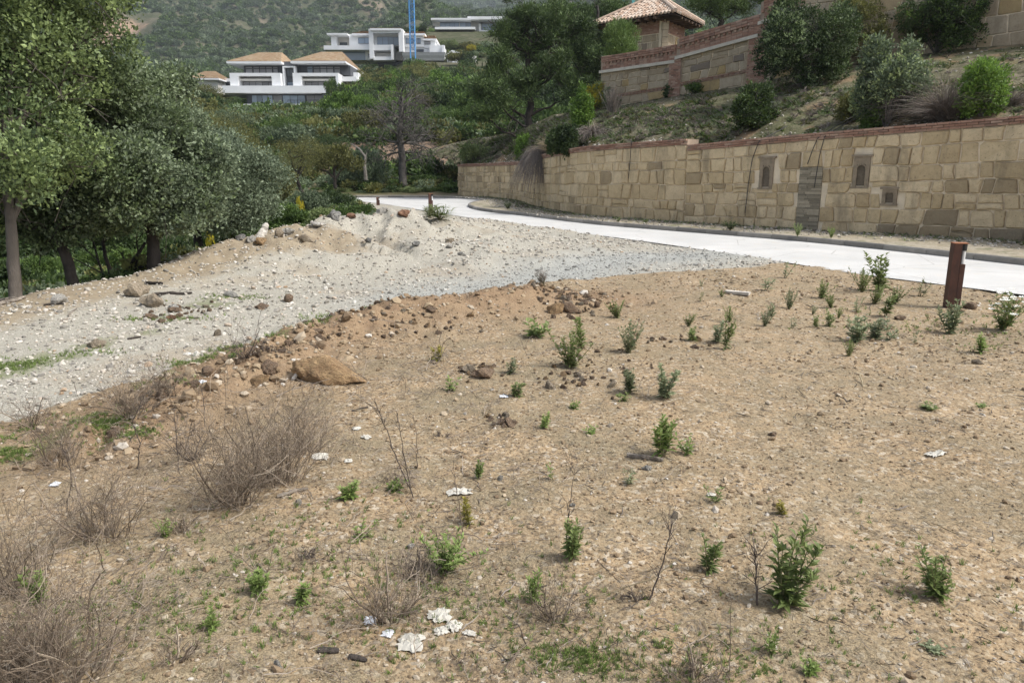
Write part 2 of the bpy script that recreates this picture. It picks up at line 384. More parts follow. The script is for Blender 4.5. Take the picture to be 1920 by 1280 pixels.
# ------------------------------------------------------------------ road
def interp_poly(P, n):
    P = np.asarray(P)[:, :2]; s = np.concatenate([[0], np.cumsum(np.hypot(*np.diff(P, axis=0).T))])
    q = np.linspace(0, s[-1], n); return np.stack([np.interp(q, s, P[:, 0]), np.interp(q, s, P[:, 1])], 1), s[-1]
def smooth_poly(P, it=2):
    P = np.asarray(P)[:, :2]
    for _ in range(it):
        Q = [P[0]]
        for a, b in zip(P[:-1], P[1:]): Q += [a*.75+b*.25, a*.25+b*.75]
        Q.append(P[-1]); P = np.array(Q)
    return P
KS = smooth_poly(KERB, 2); K2S = smooth_poly(KERB2, 1); RN = smooth_poly(ROADN, 2)
def road_material():
    m, t, p = newmat('pale worn road surface'); g = N(t); c = g.pos()
    n1 = g.noise(c, .8, 5, .6); n2 = g.noise(c, 30, 4, .7); n3 = g.noise(g.mul(c, (1, 1, 1)), 4, 5, .6)
    col = g.mix(g.rng(n1, .35, .65), (.50, .495, .475), (.60, .59, .565)); col = g.mix(g.rng(n2, .4, .3, 0, .5), col, (.4, .4, .39))
    col = g.mix(g.rng(n3, .56, .7, 0, .5), col, (.60, .52, .42))
    col = g.mix(g.rng(g.noise(c, 120, 2, .6), .58, .66, 0, .5), col, (.3, .29, .27)); cr = g.vor(c, .55, 'DISTANCE_TO_EDGE'); col = g.mix(g.rng(g.math('ADD', cr, g.math('MULTIPLY', n3, .02)), .016, .012, 0, .55), col, (.25, .23, .2)); g.put(p.inputs['Base Color'], col); p.inputs['Roughness'].default_value = .85
    g.put(p.inputs['Normal'], g.bump(n2, .4, .01)); return m
M_road = road_material()
from mathutils.geometry import delaunay_2d_cdt
def filled(P, z, name, mat, kind='structure', res=None, zf=None):
    out = delaunay_2d_cdt([Vector(p[:2]) for p in P], [], [list(range(len(P)))], 1, 1e-5)
    b = MB(); V = [(v.x, v.y, z if zf is None else zf(v.x, v.y)) for v in out[0]]; b.poly(V, [tuple(f) for f in out[2]], 0.); return b.build(name, mat, None, kind=kind)
roadP = np.concatenate([KS, K2S[1:], RN[::-1]])
filled(roadP, .012, 'road', M_road)
# ------------------------------------------------------------------ walls
class Path:
    """a line in plan with a running length; off() gives a point set off to the viewer's side"""
    def __init__(s, P):
        s.P = np.asarray(P, float)[:, :2]; s.s = np.concatenate([[0], np.cumsum(np.hypot(*np.diff(s.P, axis=0).T))]); s.L = s.s[-1]
        d = np.gradient(s.P, s.s, axis=0); d /= np.linalg.norm(d, axis=1)[:, None]; s.nrm = np.stack([-d[:, 1], d[:, 0]], 1)
    def at(s, q, off=0.):
        q = np.asarray(q, float); x = np.interp(q, s.s, s.P[:, 0]); y = np.interp(q, s.s, s.P[:, 1])
        nx = np.interp(q, s.s, s.nrm[:, 0]); ny = np.interp(q, s.s, s.nrm[:, 1]); k = np.hypot(nx, ny)
        return np.stack([x+nx/k*off, y+ny/k*off], -1)
    def near(s, xy):
        return float(s.s[-1]*0+np.interp(polydist(np.array([xy[0]]), np.array([xy[1]]), s.P)[1], np.arange(len(s.P)), s.s)[0])
def strip(mb, path, q, o0, o1, z0, z1, rnd=None):
    """a bar following a path between offsets o0 < o1 (o1 towards the viewer) and heights z0(q), z1(q)"""
    q = np.asarray(q); a = path.at(q, o0); b = path.at(q, o1); n = len(q)
    z0 = np.broadcast_to(z0, (n,)); z1 = np.broadcast_to(z1, (n,))
    V = np.concatenate([np.column_stack([b, z0]), np.column_stack([b, z1]), np.column_stack([a, z1]), np.column_stack([a, z0])])
    F = []
    for i in range(n-1):
        for k in range(4):
            k2 = (k+1) % 4; F.append((k*n+i, k*n+i+1, k2*n+i+1, k2*n+i))
    F += [(0, n, 2*n, 3*n)[::-1], (n-1, 2*n-1, 3*n-1, 4*n-1)]
    mb.add(V, F, rnd)
def cut_rects(s0, s1, rows, wmean, rg, irregular=.12, holes=()):
    """irregular ashlar layout: list of polygons in (s, t) with t in 0..1"""
    nodes = []; out = []
    ys = np.linspace(0, 1, rows+1); ys[1:-1] += rg.uniform(-.18, .18, rows-1)/rows
    cuts = []
    for r in range(rows):
        c = [s0]
        while c[-1] < s1:
            c.append(c[-1]+wmean*rg.choice([.5, .7, .9, 1.1, 1.45])*rg.uniform(.9, 1.1))
        if s1-c[-2] < wmean*.35 and len(c) > 2: c.pop(-2)
        c[-1] = s1; cuts.append(np.array(c))
    def yb(r, s):
        if r == 0 or r == rows: return ys[r]
        return ys[r]+irregular/rows*.9*(vn(s*1.3, r*7.7, 5)-.5)*2
    for r in range(rows):
        c = cuts[r]
        for a, b in zip(c[:-1], c[1:]):
            ta = rg.uniform(-.05, .05)*wmean if a > s0 else 0; tb = rg.uniform(-.05, .05)*wmean if b < s1 else 0
            key = (r, round(float(a), 3)); 
            ja = ((_h(np.array([int(a*100)]), np.array([r]), 3)[0])-.5)*.14*wmean if a > s0 else 0
            jb = ((_h(np.array([int(b*100)]), np.array([r]), 3)[0])-.5)*.14*wmean if b < s1 else 0
            P = [(a-ja, yb(r, a)), (b-jb, yb(r, b)), (b+jb, yb(r+1, b)), (a+ja, yb(r+1, a))]
            if (b-a) > wmean*.8 and rg.random() < .16:       # two thin stones one above the other
                k = rg.uniform(.35, .65); lm = [(1-k)*P[0][i]+k*P[3][i] for i in (0, 1)]; rm = [(1-k)*P[1][i]+k*P[2][i] for i in (0, 1)]
                out.append([P[0], P[1], tuple(rm), tuple(lm)]); out.append([tuple(lm), tuple(rm), P[2], P[3]])
            elif (b-a) > wmean*.9 and rg.random() < .18:      # split on the slant
                k = rg.uniform(.35, .65); k2 = k+rg.uniform(-.22, .22)
                q0 = tuple((1-k)*P[0][i]+k*P[1][i] for i in (0, 1)); q1 = tuple((1-k2)*P[3][i]+k2*P[2][i] for i in (0, 1))
                out.append([P[0], q0, q1, P[3]]); out.append([q0, P[1], P[2], q1])
            else: out.append(P)
    res = []
    for P in out:
        cx = sum(p[0] for p in P)/4; cy = sum(p[1] for p in P)/4
        bad = False
        for (h0, h1, t0, t1) in holes:
            if min(p[0] for p in P) < h1-.02 and max(p[0] for p in P) > h0+.02 and min(p[1] for p in P) < t1-.01 and max(p[1] for p in P) > t0+.01:
                # trim horizontally away from the hole when possible
                if cx < h0: P = [(min(p[0], h0-.0), p[1]) for p in P]
                elif cx > h1: P = [(max(p[0], h1+.0), p[1]) for p in P]
                elif cy < t0: P = [(p[0], min(p[1], t0)) for p in P]
                elif cy > t1: P = [(p[0], max(p[1], t1)) for p in P]
                else: bad = True
                xs = [p[0] for p in P]; ts = [p[1] for p in P]
                if max(xs)-min(xs) < .12 or max(ts)-min(ts) < .05: bad = True
        if not bad: res.append(P)
    return res
def stone_mesh(P, path, zb, zt, rg, proud=.03, gap=.014, off=0., rnd=None, bev=.022):
    """one cushioned stone from its outline in (s, t)"""
    S = np.array([p[0] for p in P]); zlo = np.interp(S.mean(), *zb); zhi = np.interp(S.mean(), *zt)
    Z = np.array([np.interp(p[0], *zb)*(1-p[1])+np.interp(p[0], *zt)*p[1] for p in P])
    pts = np.stack([S, Z], 1); c = pts.mean(0)
    # outline with side midpoints, corners pulled in a little
    ring = []
    for i in range(4):
        a, b = pts[i], pts[(i+1) % 4]; pr = pts[i-1]
        u1 = (b-a)/(np.linalg.norm(b-a)+1e-9); u0 = (pr-a)/(np.linalg.norm(pr-a)+1e-9)
        cut = min(.16, .3*np.linalg.norm(b-a), .3*np.linalg.norm(pr-a))*rg.choice([.12, .2, .3, .6], p=[.4, .3, .2, .1])
        ring += [a+u0*cut, a+u1*cut]
        if rg.random() < .6: ring.append((a+b)/2+rg.normal(0, .006, 2))
    ring = np.array(ring); d = ring-c; L = np.linalg.norm(d, axis=1)[:, None]
    r0 = c+d*np.clip((L-gap)/L, .3, 1); r1 = c+d*np.clip((L-gap-.006)/L, .3, 1); r2 = c+d*np.clip((L-gap-bev-rg.uniform(0, .012, (len(L), 1)))/L, .25, 1)
    pr = proud*rg.uniform(.5, 1.6); n = len(ring)
    def put(q, o): xy = path.at(q[:, 0], o+off); return np.column_stack([xy, q[:, 1]])
    V = np.concatenate([put(r0, -.01), put(r1, pr*.6), put(r2, pr*rg.uniform(.85, 1.15, n)), put(c[None], pr*1.12)])
    F4 = []; F3 = []
    for k in range(2):
        for i in range(n): j = (i+1) % n; F4.append((k*n+i, k*n+j, (k+1)*n+j, (k+1)*n+i))
    for i in range(n): F3.append((2*n+i, 2*n+(i+1) % n, 3*n))
    return V, F4, F3, (rg.random() if rnd is None else rnd)
def put_stones(polys, path, zb, zt, rg, parent, mat, limit, **k):
    """the largest-looking ones as parts, the rest as one joined part"""
    def key(P):
        q = path.at(np.mean([p[0] for p in P])); return -1000/np.hypot(*q)
    polys = sorted(polys, key=key); rest = MB()
    for i, P in enumerate(polys):
        V, F4, F3, r = stone_mesh(P, path, zb, zt, rg, **k)
        if i < limit:
            b = MB(); b.add(V, F4, r); b.L.append(np.array(F3).ravel()); b.T.append(np.full(len(F3), 3)); b.build('stone', mat, parent)
        else:
            base = rest.n; rest.add(V, F4, r); rest.L.append((np.array(F3)+base).ravel()); rest.T.append(np.full(len(F3), 3))
    if rest.n: rest.build('stonework', mat, parent, kind='stuff')
def stone_mat(name, stops, stain=.5):
    m, t, p = newmat(name); g = N(t); c = g.pos()
    col = g.ramp(g.attr('rnd'), stops)
    n1 = g.noise(c, 5, 6, .7); n2 = g.noise(c, 22, 5, .7); n3 = g.noise(g.mul(c, (1, 1, .22)), 2.2, 5, .65)
    col = g.mix(g.rng(n1, .42, .66, 0, .6), col, g.mix(.5, col, (.20, .13, .07)))
    col = g.mix(g.rng(n3, .52, .7, 0, stain*1.3), col, (.17, .14, .10))
    col = g.mix(g.rng(n2, .55, .72, 0, .4), col, (.52, .43, .31))
    col = g.mix(g.rng(n2, .42, .33, 0, .7), col, (.17, .125, .08))
    g.put(p.inputs['Base Color'], col); p.inputs['Roughness'].default_value = .92; p.inputs['Specular IOR Level'].default_value = .2
    b1 = g.bump(n1, .5, .02); g.put(p.inputs['Normal'], g.bump(n2, .6, .008, b1)); return m
ST = [(0, (.54, .42, .25)), (.3, (.63, .50, .31)), (.55, (.68, .55, .36)), (.8, (.52, .40, .235)), (.9, (.33, .26, .165)), (1, (.22, .19, .145))]
M_stone = stone_mat('tan sandstone', ST)
ST2 = [(0, (.36, .29, .20)), (.4, (.46, .385, .28)), (.75, (.40, .34, .255)), (.9, (.42, .31, .15)), (.95, (.26, .22, .18)), (1, (.20, .17, .14))]
M_stone2 = stone_mat('weathered pale stone', ST2, .4)
M_mortar = plain_mat('cream mortar', (.74, .63, .47), .95, 4, .15, bump=.4)
M_brick = rnd_mat('red brick', [(0, (.28, .155, .11)), (.5, (.37, .225, .165)), (.8, (.43, .30, .23)), (1, (.20, .12, .09))], 12, .25, usepos=True)
M_bmort = plain_mat('brick bed mortar', (.36, .28, .21), .95, 8, .15)
M_kerb = rnd_mat('grey kerb concrete', [(0, (.17, .16, .145)), (.6, (.23, .215, .19)), (1, (.30, .28, .25))], 5, .3, usepos=True)
M_slate = rnd_mat('dark slate strips', [(0, (.19, .165, .12)), (.6, (.31, .27, .20)), (1, (.43, .37, .275))], 14, .3, usepos=True)
M_ledge = plain_mat('pale limestone ledge', (.56, .52, .44), .9, 3, .15, bump=.3)
# --- lower retaining wall
Wpx = [(2600, 522, .12), (2200, 478, .12), (1900, 451, .12), (1700, 441, .12), (1500, 430, .12), (1260, 415, .12), (1100, 404, .12), (1040, 394, .12), (1000, 386, .12), (984, 380, .1), (960, 374, .1), (860, 366, .1)]
WP = [at_z(*q) for q in Wpx]
wall = Path(smooth_poly(WP, 1))
def wpar(u):                                   # arc position that shows at pixel column u
    q = np.linspace(0, wall.L, 900); p = wall.at(q); uu = 960+1400*p[:, 0]/(p[:, 1]*cp+(H-.5)*sp); return float(np.interp(-u, -uu, q))
def ztop_at(u, v):
    q = wpar(u); p = wall.at(q); d = ray(u, v); return q, H+d[2]/d[1]*p[1]
tops = [ztop_at(u, v) for u, v in ((1900, 231), (1700, 248), (1500, 264), (1290, 283))]
tops2 = [ztop_at(u, v) for u, v in ((1278, 272), (1100, 284), (1037, 294), (985, 308), (860, 313))]
qs = wpar(1284)
ZR = (np.array([0]+[t[0] for t in tops]+[qs]), np.array([tops[0][1]+.05]+[t[1] for t in tops]+[tops[-1][1]]))
ZL = (np.array([qs]+[t[0] for t in tops2]+[wall.L]), np.array([tops2[0][1]]+[t[1] for t in tops2]+[tops2[-1][1]]))
print('wall tops', ZR, ZL, 'L', wall.L)
zb0 = (np.array([0, wall.L]), np.array([.06, .06]))
def wtop(q): return np.where(np.asarray(q) < qs, np.interp(q, *ZR), np.interp(q, *ZL))
rg = np.random.default_rng(11)
wt = thing('retaining_wall', 'long tan stone retaining wall with a brick coping along the pavement', 'wall', (0, 0, 0))
b = MB()
for q0, q1, zt in ((0, qs, ZR), (qs, wall.L, ZL)):
    q = np.linspace(q0, q1, 60); strip(b, wall, q, -.5, 0, -.3, np.interp(q, *zt))
b.build('wall_core', M_mortar, wt)
def hole(u0, u1, v0, v1):
    q0, q1 = wpar(u0), wpar(u1); qm = (q0+q1)/2; p = wall.at(qm); z0 = H+ray(u0, v1)[2]/ray(u0, v1)[1]*p[1]; z1 = H+ray(u0, v0)[2]/ray(u0, v0)[1]*p[1]
    T = float(np.interp(qm, *ZR)); return min(q0, q1), max(q0, q1), (z0-.06)/(T-.06), (z1-.06)/(T-.06), z0, z1
HN = [hole(1420, 1445, 297, 352), hole(1592, 1622, 294, 350), hole(1494, 1536, 314, 436), hole(1650, 1678, 355, 382)]
polyR = cut_rects(0, qs, 7, .50, rg, .12, [h[:4] for h in HN])
polyL = cut_rects(qs, wall.L, 6, .55, rg, .12)
class _J:                                      # two stretches with different tops
    pass
selR = [(P, ZR) for P in polyR]; selL = [(P, ZL) for P in polyL]
allp = sorted(selR+selL, key=lambda e: -1000/np.hypot(*wall.at(np.mean([p[0] for p in e[0]]))) if np.mean([p[0] for p in e[0]]) > wpar(1950) else 0)
rest = MB()
for i, (P, zt) in enumerate(allp):
    qm = np.mean([p[0] for p in P]); low = np.mean([p[1] for p in P]) < .17
    r = rg.random()*.88
    if low and qm < wpar(1620): r = rg.uniform(.86, 1)
    elif rg.random() < .05: r = rg.uniform(.84, .92)
    V, F4, F3, r = stone_mesh(P, wall, zb0, zt, rg, proud=.05, rnd=r)
    if i < 298:
        b = MB(); b.add(V, F4, r); b.L.append(np.array(F3).ravel()); b.T.append(np.full(len(F3), 3)); b.build('stone', M_stone, wt)
    else:
        base = rest.n; rest.add(V, F4, r); rest.L.append((np.array(F3)+base).ravel()); rest.T.append(np.full(len(F3), 3))
rest.build('stonework', M_stone, wt, kind='stuff')
# brick coping: a bed and three courses of bricks, the top one laid as headers
bed = MB(); bk = MB()
for q0, q1, zt in ((0, qs, ZR), (qs, wall.L, ZL)):
    q = np.linspace(q0, q1, 80); z = np.interp(q, *zt); strip(bed, wall, q, -.5, .035, z+.001, z+.165)
    for c in range(3):
        L_, h_ = (.235, .045) if c < 2 else (.235, .05); o = [.06, .085, .11][c]
        s = q0+(c % 2)*.12
        while s+L_ < q1:
            zz = np.interp([s, s+L_], *zt)+.008+c*.056
            strip(bk, wall, [s+.006, s+L_-.006], -.1, o+random.uniform(-.006, .006), zz, zz+h_, random.random()); s += L_
bed.build('coping_bed', M_bmort, wt); bk.build('brick_coping', M_brick, wt, kind='stuff')
# slate strips, niches
def niche(h, parent, name='niche'):
    q0, q1, t0, t1, z0, z1 = h; qm = (q0+q1)/2; w_ = q1-q0
    M = MB(); q = lambda a: [q0+a[0]*w_, q0+a[1]*w_]
    strip(M, wall, q((0, .24)), -.01, .045, z0, z1); strip(M, wall, q((.76, 1)), -.01, .045, z0, z1)
    strip(M, wall, q((.24, .76)), -.01, .046, z1-(z1-z0)*.25, z1); strip(M, wall, q((-.15, 1.15)), -.01, .075, z1, z1+.05); strip(M, wall, q((-.06, 1.06)), -.01, .06, z0-.05, z0)
    o = M.build(name, M_nstone, parent)
    A = MB()                                     # flat back plate coloured with the shade of an arched recess, with an arch ring of small blocks
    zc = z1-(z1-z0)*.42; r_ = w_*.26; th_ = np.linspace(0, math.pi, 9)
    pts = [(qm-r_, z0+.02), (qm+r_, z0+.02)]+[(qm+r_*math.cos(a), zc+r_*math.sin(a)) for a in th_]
    P_ = np.array(pts); xy = wall.at(P_[:, 0], .006); V = np.column_stack([xy, P_[:, 1]]); A.poly(V, [tuple(range(len(P_)))], .5); A.build('recess', M_recess_shade, o)
    B = MB()
    for i in range(8):
        a0, a1 = th_[i]+.03, th_[i+1]-.03
        qq = [qm+rr*math.cos(a) for rr, a in ((r_, a0), (r_*1.35, a0), (r_*1.35, a1), (r_, a1))]; zz = [zc+rr*math.sin(a) for rr, a in ((r_, a0), (r_*1.35, a0), (r_*1.35, a1), (r_, a1))]
        f = np.column_stack([wall.at(qq, .056), zz]); k = np.column_stack([wall.at(qq, 0), zz])
        B.add(np.concatenate([k, f]), [(4, 5, 6, 7), (0, 1, 5, 4), (1, 2, 6, 5), (2, 3, 7, 6), (3, 0, 4, 7)])
    B.build('arch_ring', M_nstone, o)
M_nstone = plain_mat('grey brown carved stone', (.27, .215, .15), .9, 9, .25, bump=.4)
M_recess_shade = plain_mat('stone with painted recess shade', (.13, .105, .075), .95, 12, .3)  # darker niche stone, the shade of the recess put into its colour
for h in (HN[0], HN[1], HN[3]): niche(h, wt)
sl = link('slate_panel', None, wt)
q0, q1, t0, t1, z0, z1 = HN[2]; zz = .05; k = 0
slates = []
while zz < z1-.02:
    h_ = random.uniform(.035, .055); s = q0
    while s < q1-.03:
        L_ = random.uniform(.18, .45); e = min(s+L_, q1)
        if q1-e < .06: e = q1
        slates.append((s, e, zz, h_)); s = e
    zz += h_+.004
for (s, e, z, h_) in slates:
    mb_ = MB(); strip(mb_, wall, [s+.003, e-.003], -.005, random.uniform(.025, .05), z, z+h_); mb_.build('slate', M_slate, sl)
# ------------------------------------------------------------------ kerb and pavement
kerbP = Path(np.concatenate([KS, K2S[1:]]))
kb = link('kerb', None, None, 'structure')
qk = 0; kn = 0; krest = MB()
pk0 = [kerbP.at(q) for q in (0,)]
while qk < kerbP.L-1:
    e = qk+1.0; pm = kerbP.at((qk+e)/2)
    q = np.linspace(qk+.006, e-.006, 2 if np.hypot(*pm) < 28 else 4)
    mb_ = MB() if pm[1] < 30 else krest
    o0, o1 = -.13, .0
    a = kerbP.at(q, o0); b2 = kerbP.at(q, o1); n = len(q)
    # the viewer's side of the kerb faces the road; its top edge is chamfered
    prof = [(.0, -.05), (.0, .10), (-.018, .125), (-.13, .125), (-.13, -.05)]
    V = np.concatenate([np.column_stack([kerbP.at(q, o), np.full(n, z)]) for o, z in prof]); m_ = len(prof); F = []
    for i in range(n-1):
        for k in range(m_): k2 = (k+1) % m_; F.append((k*n+i, k*n+i+1, k2*n+i+1, k2*n+i))
    mb_.poly(V, F+[tuple(k*n for k in range(m_))[::-1], tuple(k*n+n-1 for k in range(m_))], random.random())
    if pm[1] < 30: mb_.build('kerb_stone', M_kerb, kb); kn += 1
    qk = e
krest.build('kerb_stones', M_kerb, kb, kind='stuff')
def pave_mat():
    m, t, p = newmat('dusty pavement'); g = N(t); c = g.pos()
    n1 = g.noise(c, 1.1, 5, .65); n2 = g.noise(c, 12, 5, .7)
    col = g.mix(g.rng(n1, .4, .6), (.33, .275, .19), (.40, .35, .27)); col = g.mix(g.rng(n2, .5, .62, 0, .7), col, (.14, .125, .075))
    col = g.mix(g.rng(g.noise(c, 2.3, 4), .54, .62, 0, .7), col, (.12, .13, .055)); col = g.mix(g.rng(n2, .42, .34, 0, .6), col, (.5, .46, .38))
    g.put(p.inputs['Base Color'], col); p.inputs['Roughness'].default_value = .95
    g.put(p.inputs['Normal'], g.bump(n2, .6, .03)); return m
M_pave = pave_mat()
qa = np.linspace(0, 1, 160)
# pavement sheet between kerb and wall
KA = Path(KS); wl = Path(wall.P); nA = 220; mA = 14
ka = KA.at(np.linspace(0, KA.L, nA), -.12); wa = wl.at(np.linspace(0, wpar(905), nA), -.05)
V = []; 
for i in range(nA):
    for j in range(mA):
        f = j/(mA-1); p_ = ka[i]*(1-f)+wa[i]*f; edge = min(f, 1-f)*2
        z_ = .118+.035*edge*(fbm(p_[0]*2.5, p_[1]*2.5, 3, 12)+.4)+.05*max(0, f-.8)/.2*vn(p_[0]*3, p_[1]*3, 5)
        V.append((p_[0], p_[1], float(z_)))
F = [(i*mA+j, i*mA+j+1, (i+1)*mA+j+1, (i+1)*mA+j) for i in range(nA-1) for j in range(mA-1)]
b = MB(); b.add(V, F, 0); b.build('pavement', M_pave, None, True, 'structure')
# ------------------------------------------------------------------ upper wall, planted slope, terrace
def up(u, v, Y): return at_y(u, v, Y)
UA0, UA1 = up(1126, 205, 38), up(1266, 180, 34)
UB1 = up(1418, 158, 31); UB2 = up(1500, 135, 29.4); UC1 = up(1800, 92, 27.6); UC2 = up(1930, 82, 26.4); UC3 = up(2500, 60, 22.)
UP = [UC3, UC2, UC1, UB2, UB1, UA1, UA0]      # from the viewer's right to left, as the lower wall
tp = lambda u, v, P: H+ray(u, v)[2]/ray(u, v)[1]*P[1]
ZT = [tp(1266, 76, UA1), tp(1418, 26, UB1)]
slopeB = (ZT[1]-ZT[0])
uw = thing('upper_boundary_wall', 'upper stone wall with brick dentil bands and brick piers on the planted slope', 'wall')
upath = Path(UP)
def upper_section(P0, P1, zt0, zt1, rows, ledge=True, limit=60, seed=1, band=True, cop=.62):
    rg2 = np.random.default_rng(seed); pa = Path([P0, P1]); L = pa.L; zb = (np.array([0, L]), np.array([P0[2]-.7, P1[2]-.7])); zt = (np.array([0, L]), np.array([zt0, zt1]))
    q = np.array([0, L]); k = MB(); strip(k, pa, q, -.4, 0, np.interp(q, *zb)-.5, np.interp(q, *zt)); k.build('wall_core', M_mortar, uw)
    hh = (zt0+zt1)/2-(P0[2]+P1[2])/2+.7
    tb = 1-cop/hh                                   # below the coping
    segs = [(0, .46), (.52, 1.)] if band else [(0, 1.)]
    for i, (a, b_) in enumerate(segs):
        za = (zb[0], zb[1]*(1-tb*a)+zt[1]*tb*a); zc = (zb[0], zb[1]*(1-tb*b_)+zt[1]*tb*b_)
        put_stones(cut_rects(0, L, rows[i], .72, rg2, .16), pa, za, zc, rg2, uw, M_stone2, limit, proud=.035, gap=.016)
    bk = MB(); bd = MB()
    def band_(z0, z1, lo, n, proud):
        """n courses; the middle one is a row of dentils"""
        h = (z1-z0)/n
        for c in range(n):
            o = proud[c]; s = 0; dent = c == n//2
            Lb = .125 if dent else .25
            if dent: zz = zt[1]*0
            while s+Lb <= L+.001:
                f = np.array([s, s+Lb]); base = np.interp(f, *zb)*(1-lo)+np.interp(f, *zt)*lo+z0+c*h
                if not dent or int(round(s/Lb)) % 2 == 0: strip(bk, pa, f+np.array([.006, -.006]), -.05, o, base+.005, base+h-.006, random.random())
                s += Lb
        base = np.interp(q, *zb)*(1-lo)+np.interp(q, *zt)*lo; strip(bd, pa, q, -.05, min(proud)*.5+.01, base+z0, base+z1)
    band_(0, cop, tb, 7, [.05, .05, .06, .10, .13, .14, .15]); 
    if band: band_(0, hh*tb*.055, tb*.463, 3, [.05, .08, .08])
    bd.build('brick_bed', M_bmort, uw); bk.build('brick_band', M_brick, uw, kind='stuff')
    if ledge:
        k = MB(); base = np.interp(q, *zb)*(1-tb)+np.interp(q, *zt)*tb; strip(k, pa, q, -.05, .17, base-.13, base-.005); k.build('ledge', M_ledge, uw)
def pier(P, z1, wd=.75, nrm=None, off=.12):
    bd = MB(); bk = MB(); dx, dy = nrm; tx, ty = -dy, dx
    pa = Path([(P[0]-tx*wd/2, P[1]-ty*wd/2), (P[0]+tx*wd/2, P[1]+ty*wd/2)])
    if pa.nrm[0] @ np.array([0, -1]) < 0: pa = Path(pa.P[::-1])
    strip(bd, pa, [0, wd], -.45, off-.01, P[2]-.8, z1)
    z = P[2]-.5; c = 0
    while z < z1-.06:
        s = -(c % 2)*.12
        while s < wd:
            a, e = max(s, 0), min(s+.24, wd)
            if e-a > .03: strip(bk, pa, [a+.006, e-.006], 0, off+random.uniform(.0, .02), z, z+.055, random.random())
            s += .24
        z += .066; c += 1
    bd.build('brick_bed', M_bmort, uw); bk.build('brick_pier', M_brick, uw, kind='stuff')
zA0, zA1 = tp(1126, 106, UA0), tp(1266, 86, UA1)
upper_section(UA1, UA0, zA1, zA0, (3, 4), True, 45, 21)
upper_section(UB1, UA1, ZT[1], ZT[0], (3, 4), True, 60, 22, cop=.7)
zB2 = ZT[1]+(ZT[1]-ZT[0])*.45
upper_section(UB2, UB1, zB2+.4, ZT[1]+.4, (3, 4), True, 30, 23, cop=.7)
zC = UC1[2]+3.9
upper_section(UC1, UB2, zC, zC-.3, (7, 5), False, 20, 24, band=False)
upper_section(UC2, UC1, zC+.3, zC, (7, 5), False, 70, 25, band=False)
upper_section(UC3, UC2, zC+.3, zC+.3, (7, 5), False, 8, 26, band=False)
def nr(a, b): d = np.array([b[1]-a[1], -(b[0]-a[0])]); d = d/np.hypot(*d); return d if d[1] < 0 else -d
pier(UA1, ZT[0]-.62, .62, nr(UB1, UA1)); pier(UB1, ZT[1]-.2, .8, nr(UB1, UA1))
# planted slope between the two walls
def slope_mat():
    m, t, p = newmat('planted slope'); g = N(t); c = g.pos()
    n0 = g.noise(c, .55, 5, .6); n1 = g.noise(g.mul(c, (1, 1, 2.5)), 2.2, 6, .7); n2 = g.noise(c, 14, 4, .7)
    col = g.mix(g.rng(n1, .38, .62), (.085, .09, .045), (.20, .17, .12))
    col = g.mix(g.rng(n0, .45, .62, 0, .6), col, (.11, .12, .055)); col = g.mix(g.rng(n1, .46, .38, 0, .7), col, (.07, .055, .035))
    col = g.mix(g.rng(n2, .55, .68, 0, .6), col, (.34, .30, .22)); col = g.mix(g.rng(n2, .42, .33, 0, .6), col, (.055, .05, .03))
    col = g.mix(g.rng(g.noise(c, .8, 4, .6), .56, .66, 0, .75), col, (.30, .205, .125))
    g.put(p.inputs['Base Color'], col); p.inputs['Roughness'].default_value = .95; p.inputs['Specular IOR Level'].default_value = .1
    g.put(p.inputs['Normal'], g.bump(n2, .6, .05, g.bump(n1, .7, .15))); return m
M_slope = slope_mat()
UPX = [UC3, UC2, UC1, UB2, UB1, UA1, UA0, up(1040, 215, 43), up(960, 250, 50), up(880, 262, 58), up(780, 285, 62)]
upx = Path(UPX); nS, mS = 300, 60
qw = np.linspace(0, wall.L, nS)
lowz = wtop(qw)+.07
# match positions along the two lines by the bearing they are seen at so that rows run straight up the slope
ub = np.interp(np.linspace(0, upx.L, nS), upx.s, np.array([p[2] for p in UPX]))
lw = wall.at(qw, -.44); 
wx = np.array([wpar(u) for u in (1900, 1700, 1500, 1290, 1130, 1000, 930, 862)]); ux = [upx.s[1]*.9, upx.s[2]*.98, upx.s[4]*.92, upx.s[5]-.2, upx.s[6]+.0, upx.s[7]+3, upx.s[8]+3, upx.s[9]]
qu = np.interp(qw, np.concatenate([[0], wx, [wall.L]]), np.concatenate([[0], ux, [upx.L]]))
uq = upx.at(qu, .03); uz = np.interp(qu, upx.s, [p[2] for p in UPX])
def slope_pt(i, f):
    """i: fractional row along, f: 0 at the lower wall, 1 at the upper"""
    i = np.asarray(i, float); I = np.arange(nS)
    a = np.stack([np.interp(i, I, lw[:, 0]), np.interp(i, I, lw[:, 1]), np.interp(i, I, lowz)], -1)
    b_ = np.stack([np.interp(i, I, uq[:, 0]), np.interp(i, I, uq[:, 1]), np.interp(i, I, uz)], -1)
    p = a*(1-f)[..., None]+b_*f[..., None]
    rel = np.minimum(sst(0, .12, f), 1-sst(.62, .97, f))
    p[..., 2] += rel*(.22*fbm(p[..., 0]*.8, p[..., 1]*.8, 4, 51)+.10*fbm(p[..., 0]*3.5, p[..., 1]*3.5, 3, 52)+.12)
    return p
ii, ff = np.meshgrid(np.arange(nS), np.linspace(0, 1, mS), indexing='ij')
V = slope_pt(ii, ff).reshape(-1, 3)
F = [(i*mS+j, i*mS+j+1, (i+1)*mS+j+1, (i+1)*mS+j) for i in range(nS-1) for j in range(mS-1)]
b = MB(); b.add(V, F, 0); b.build('planted_slope', M_slope, None, True, 'structure')
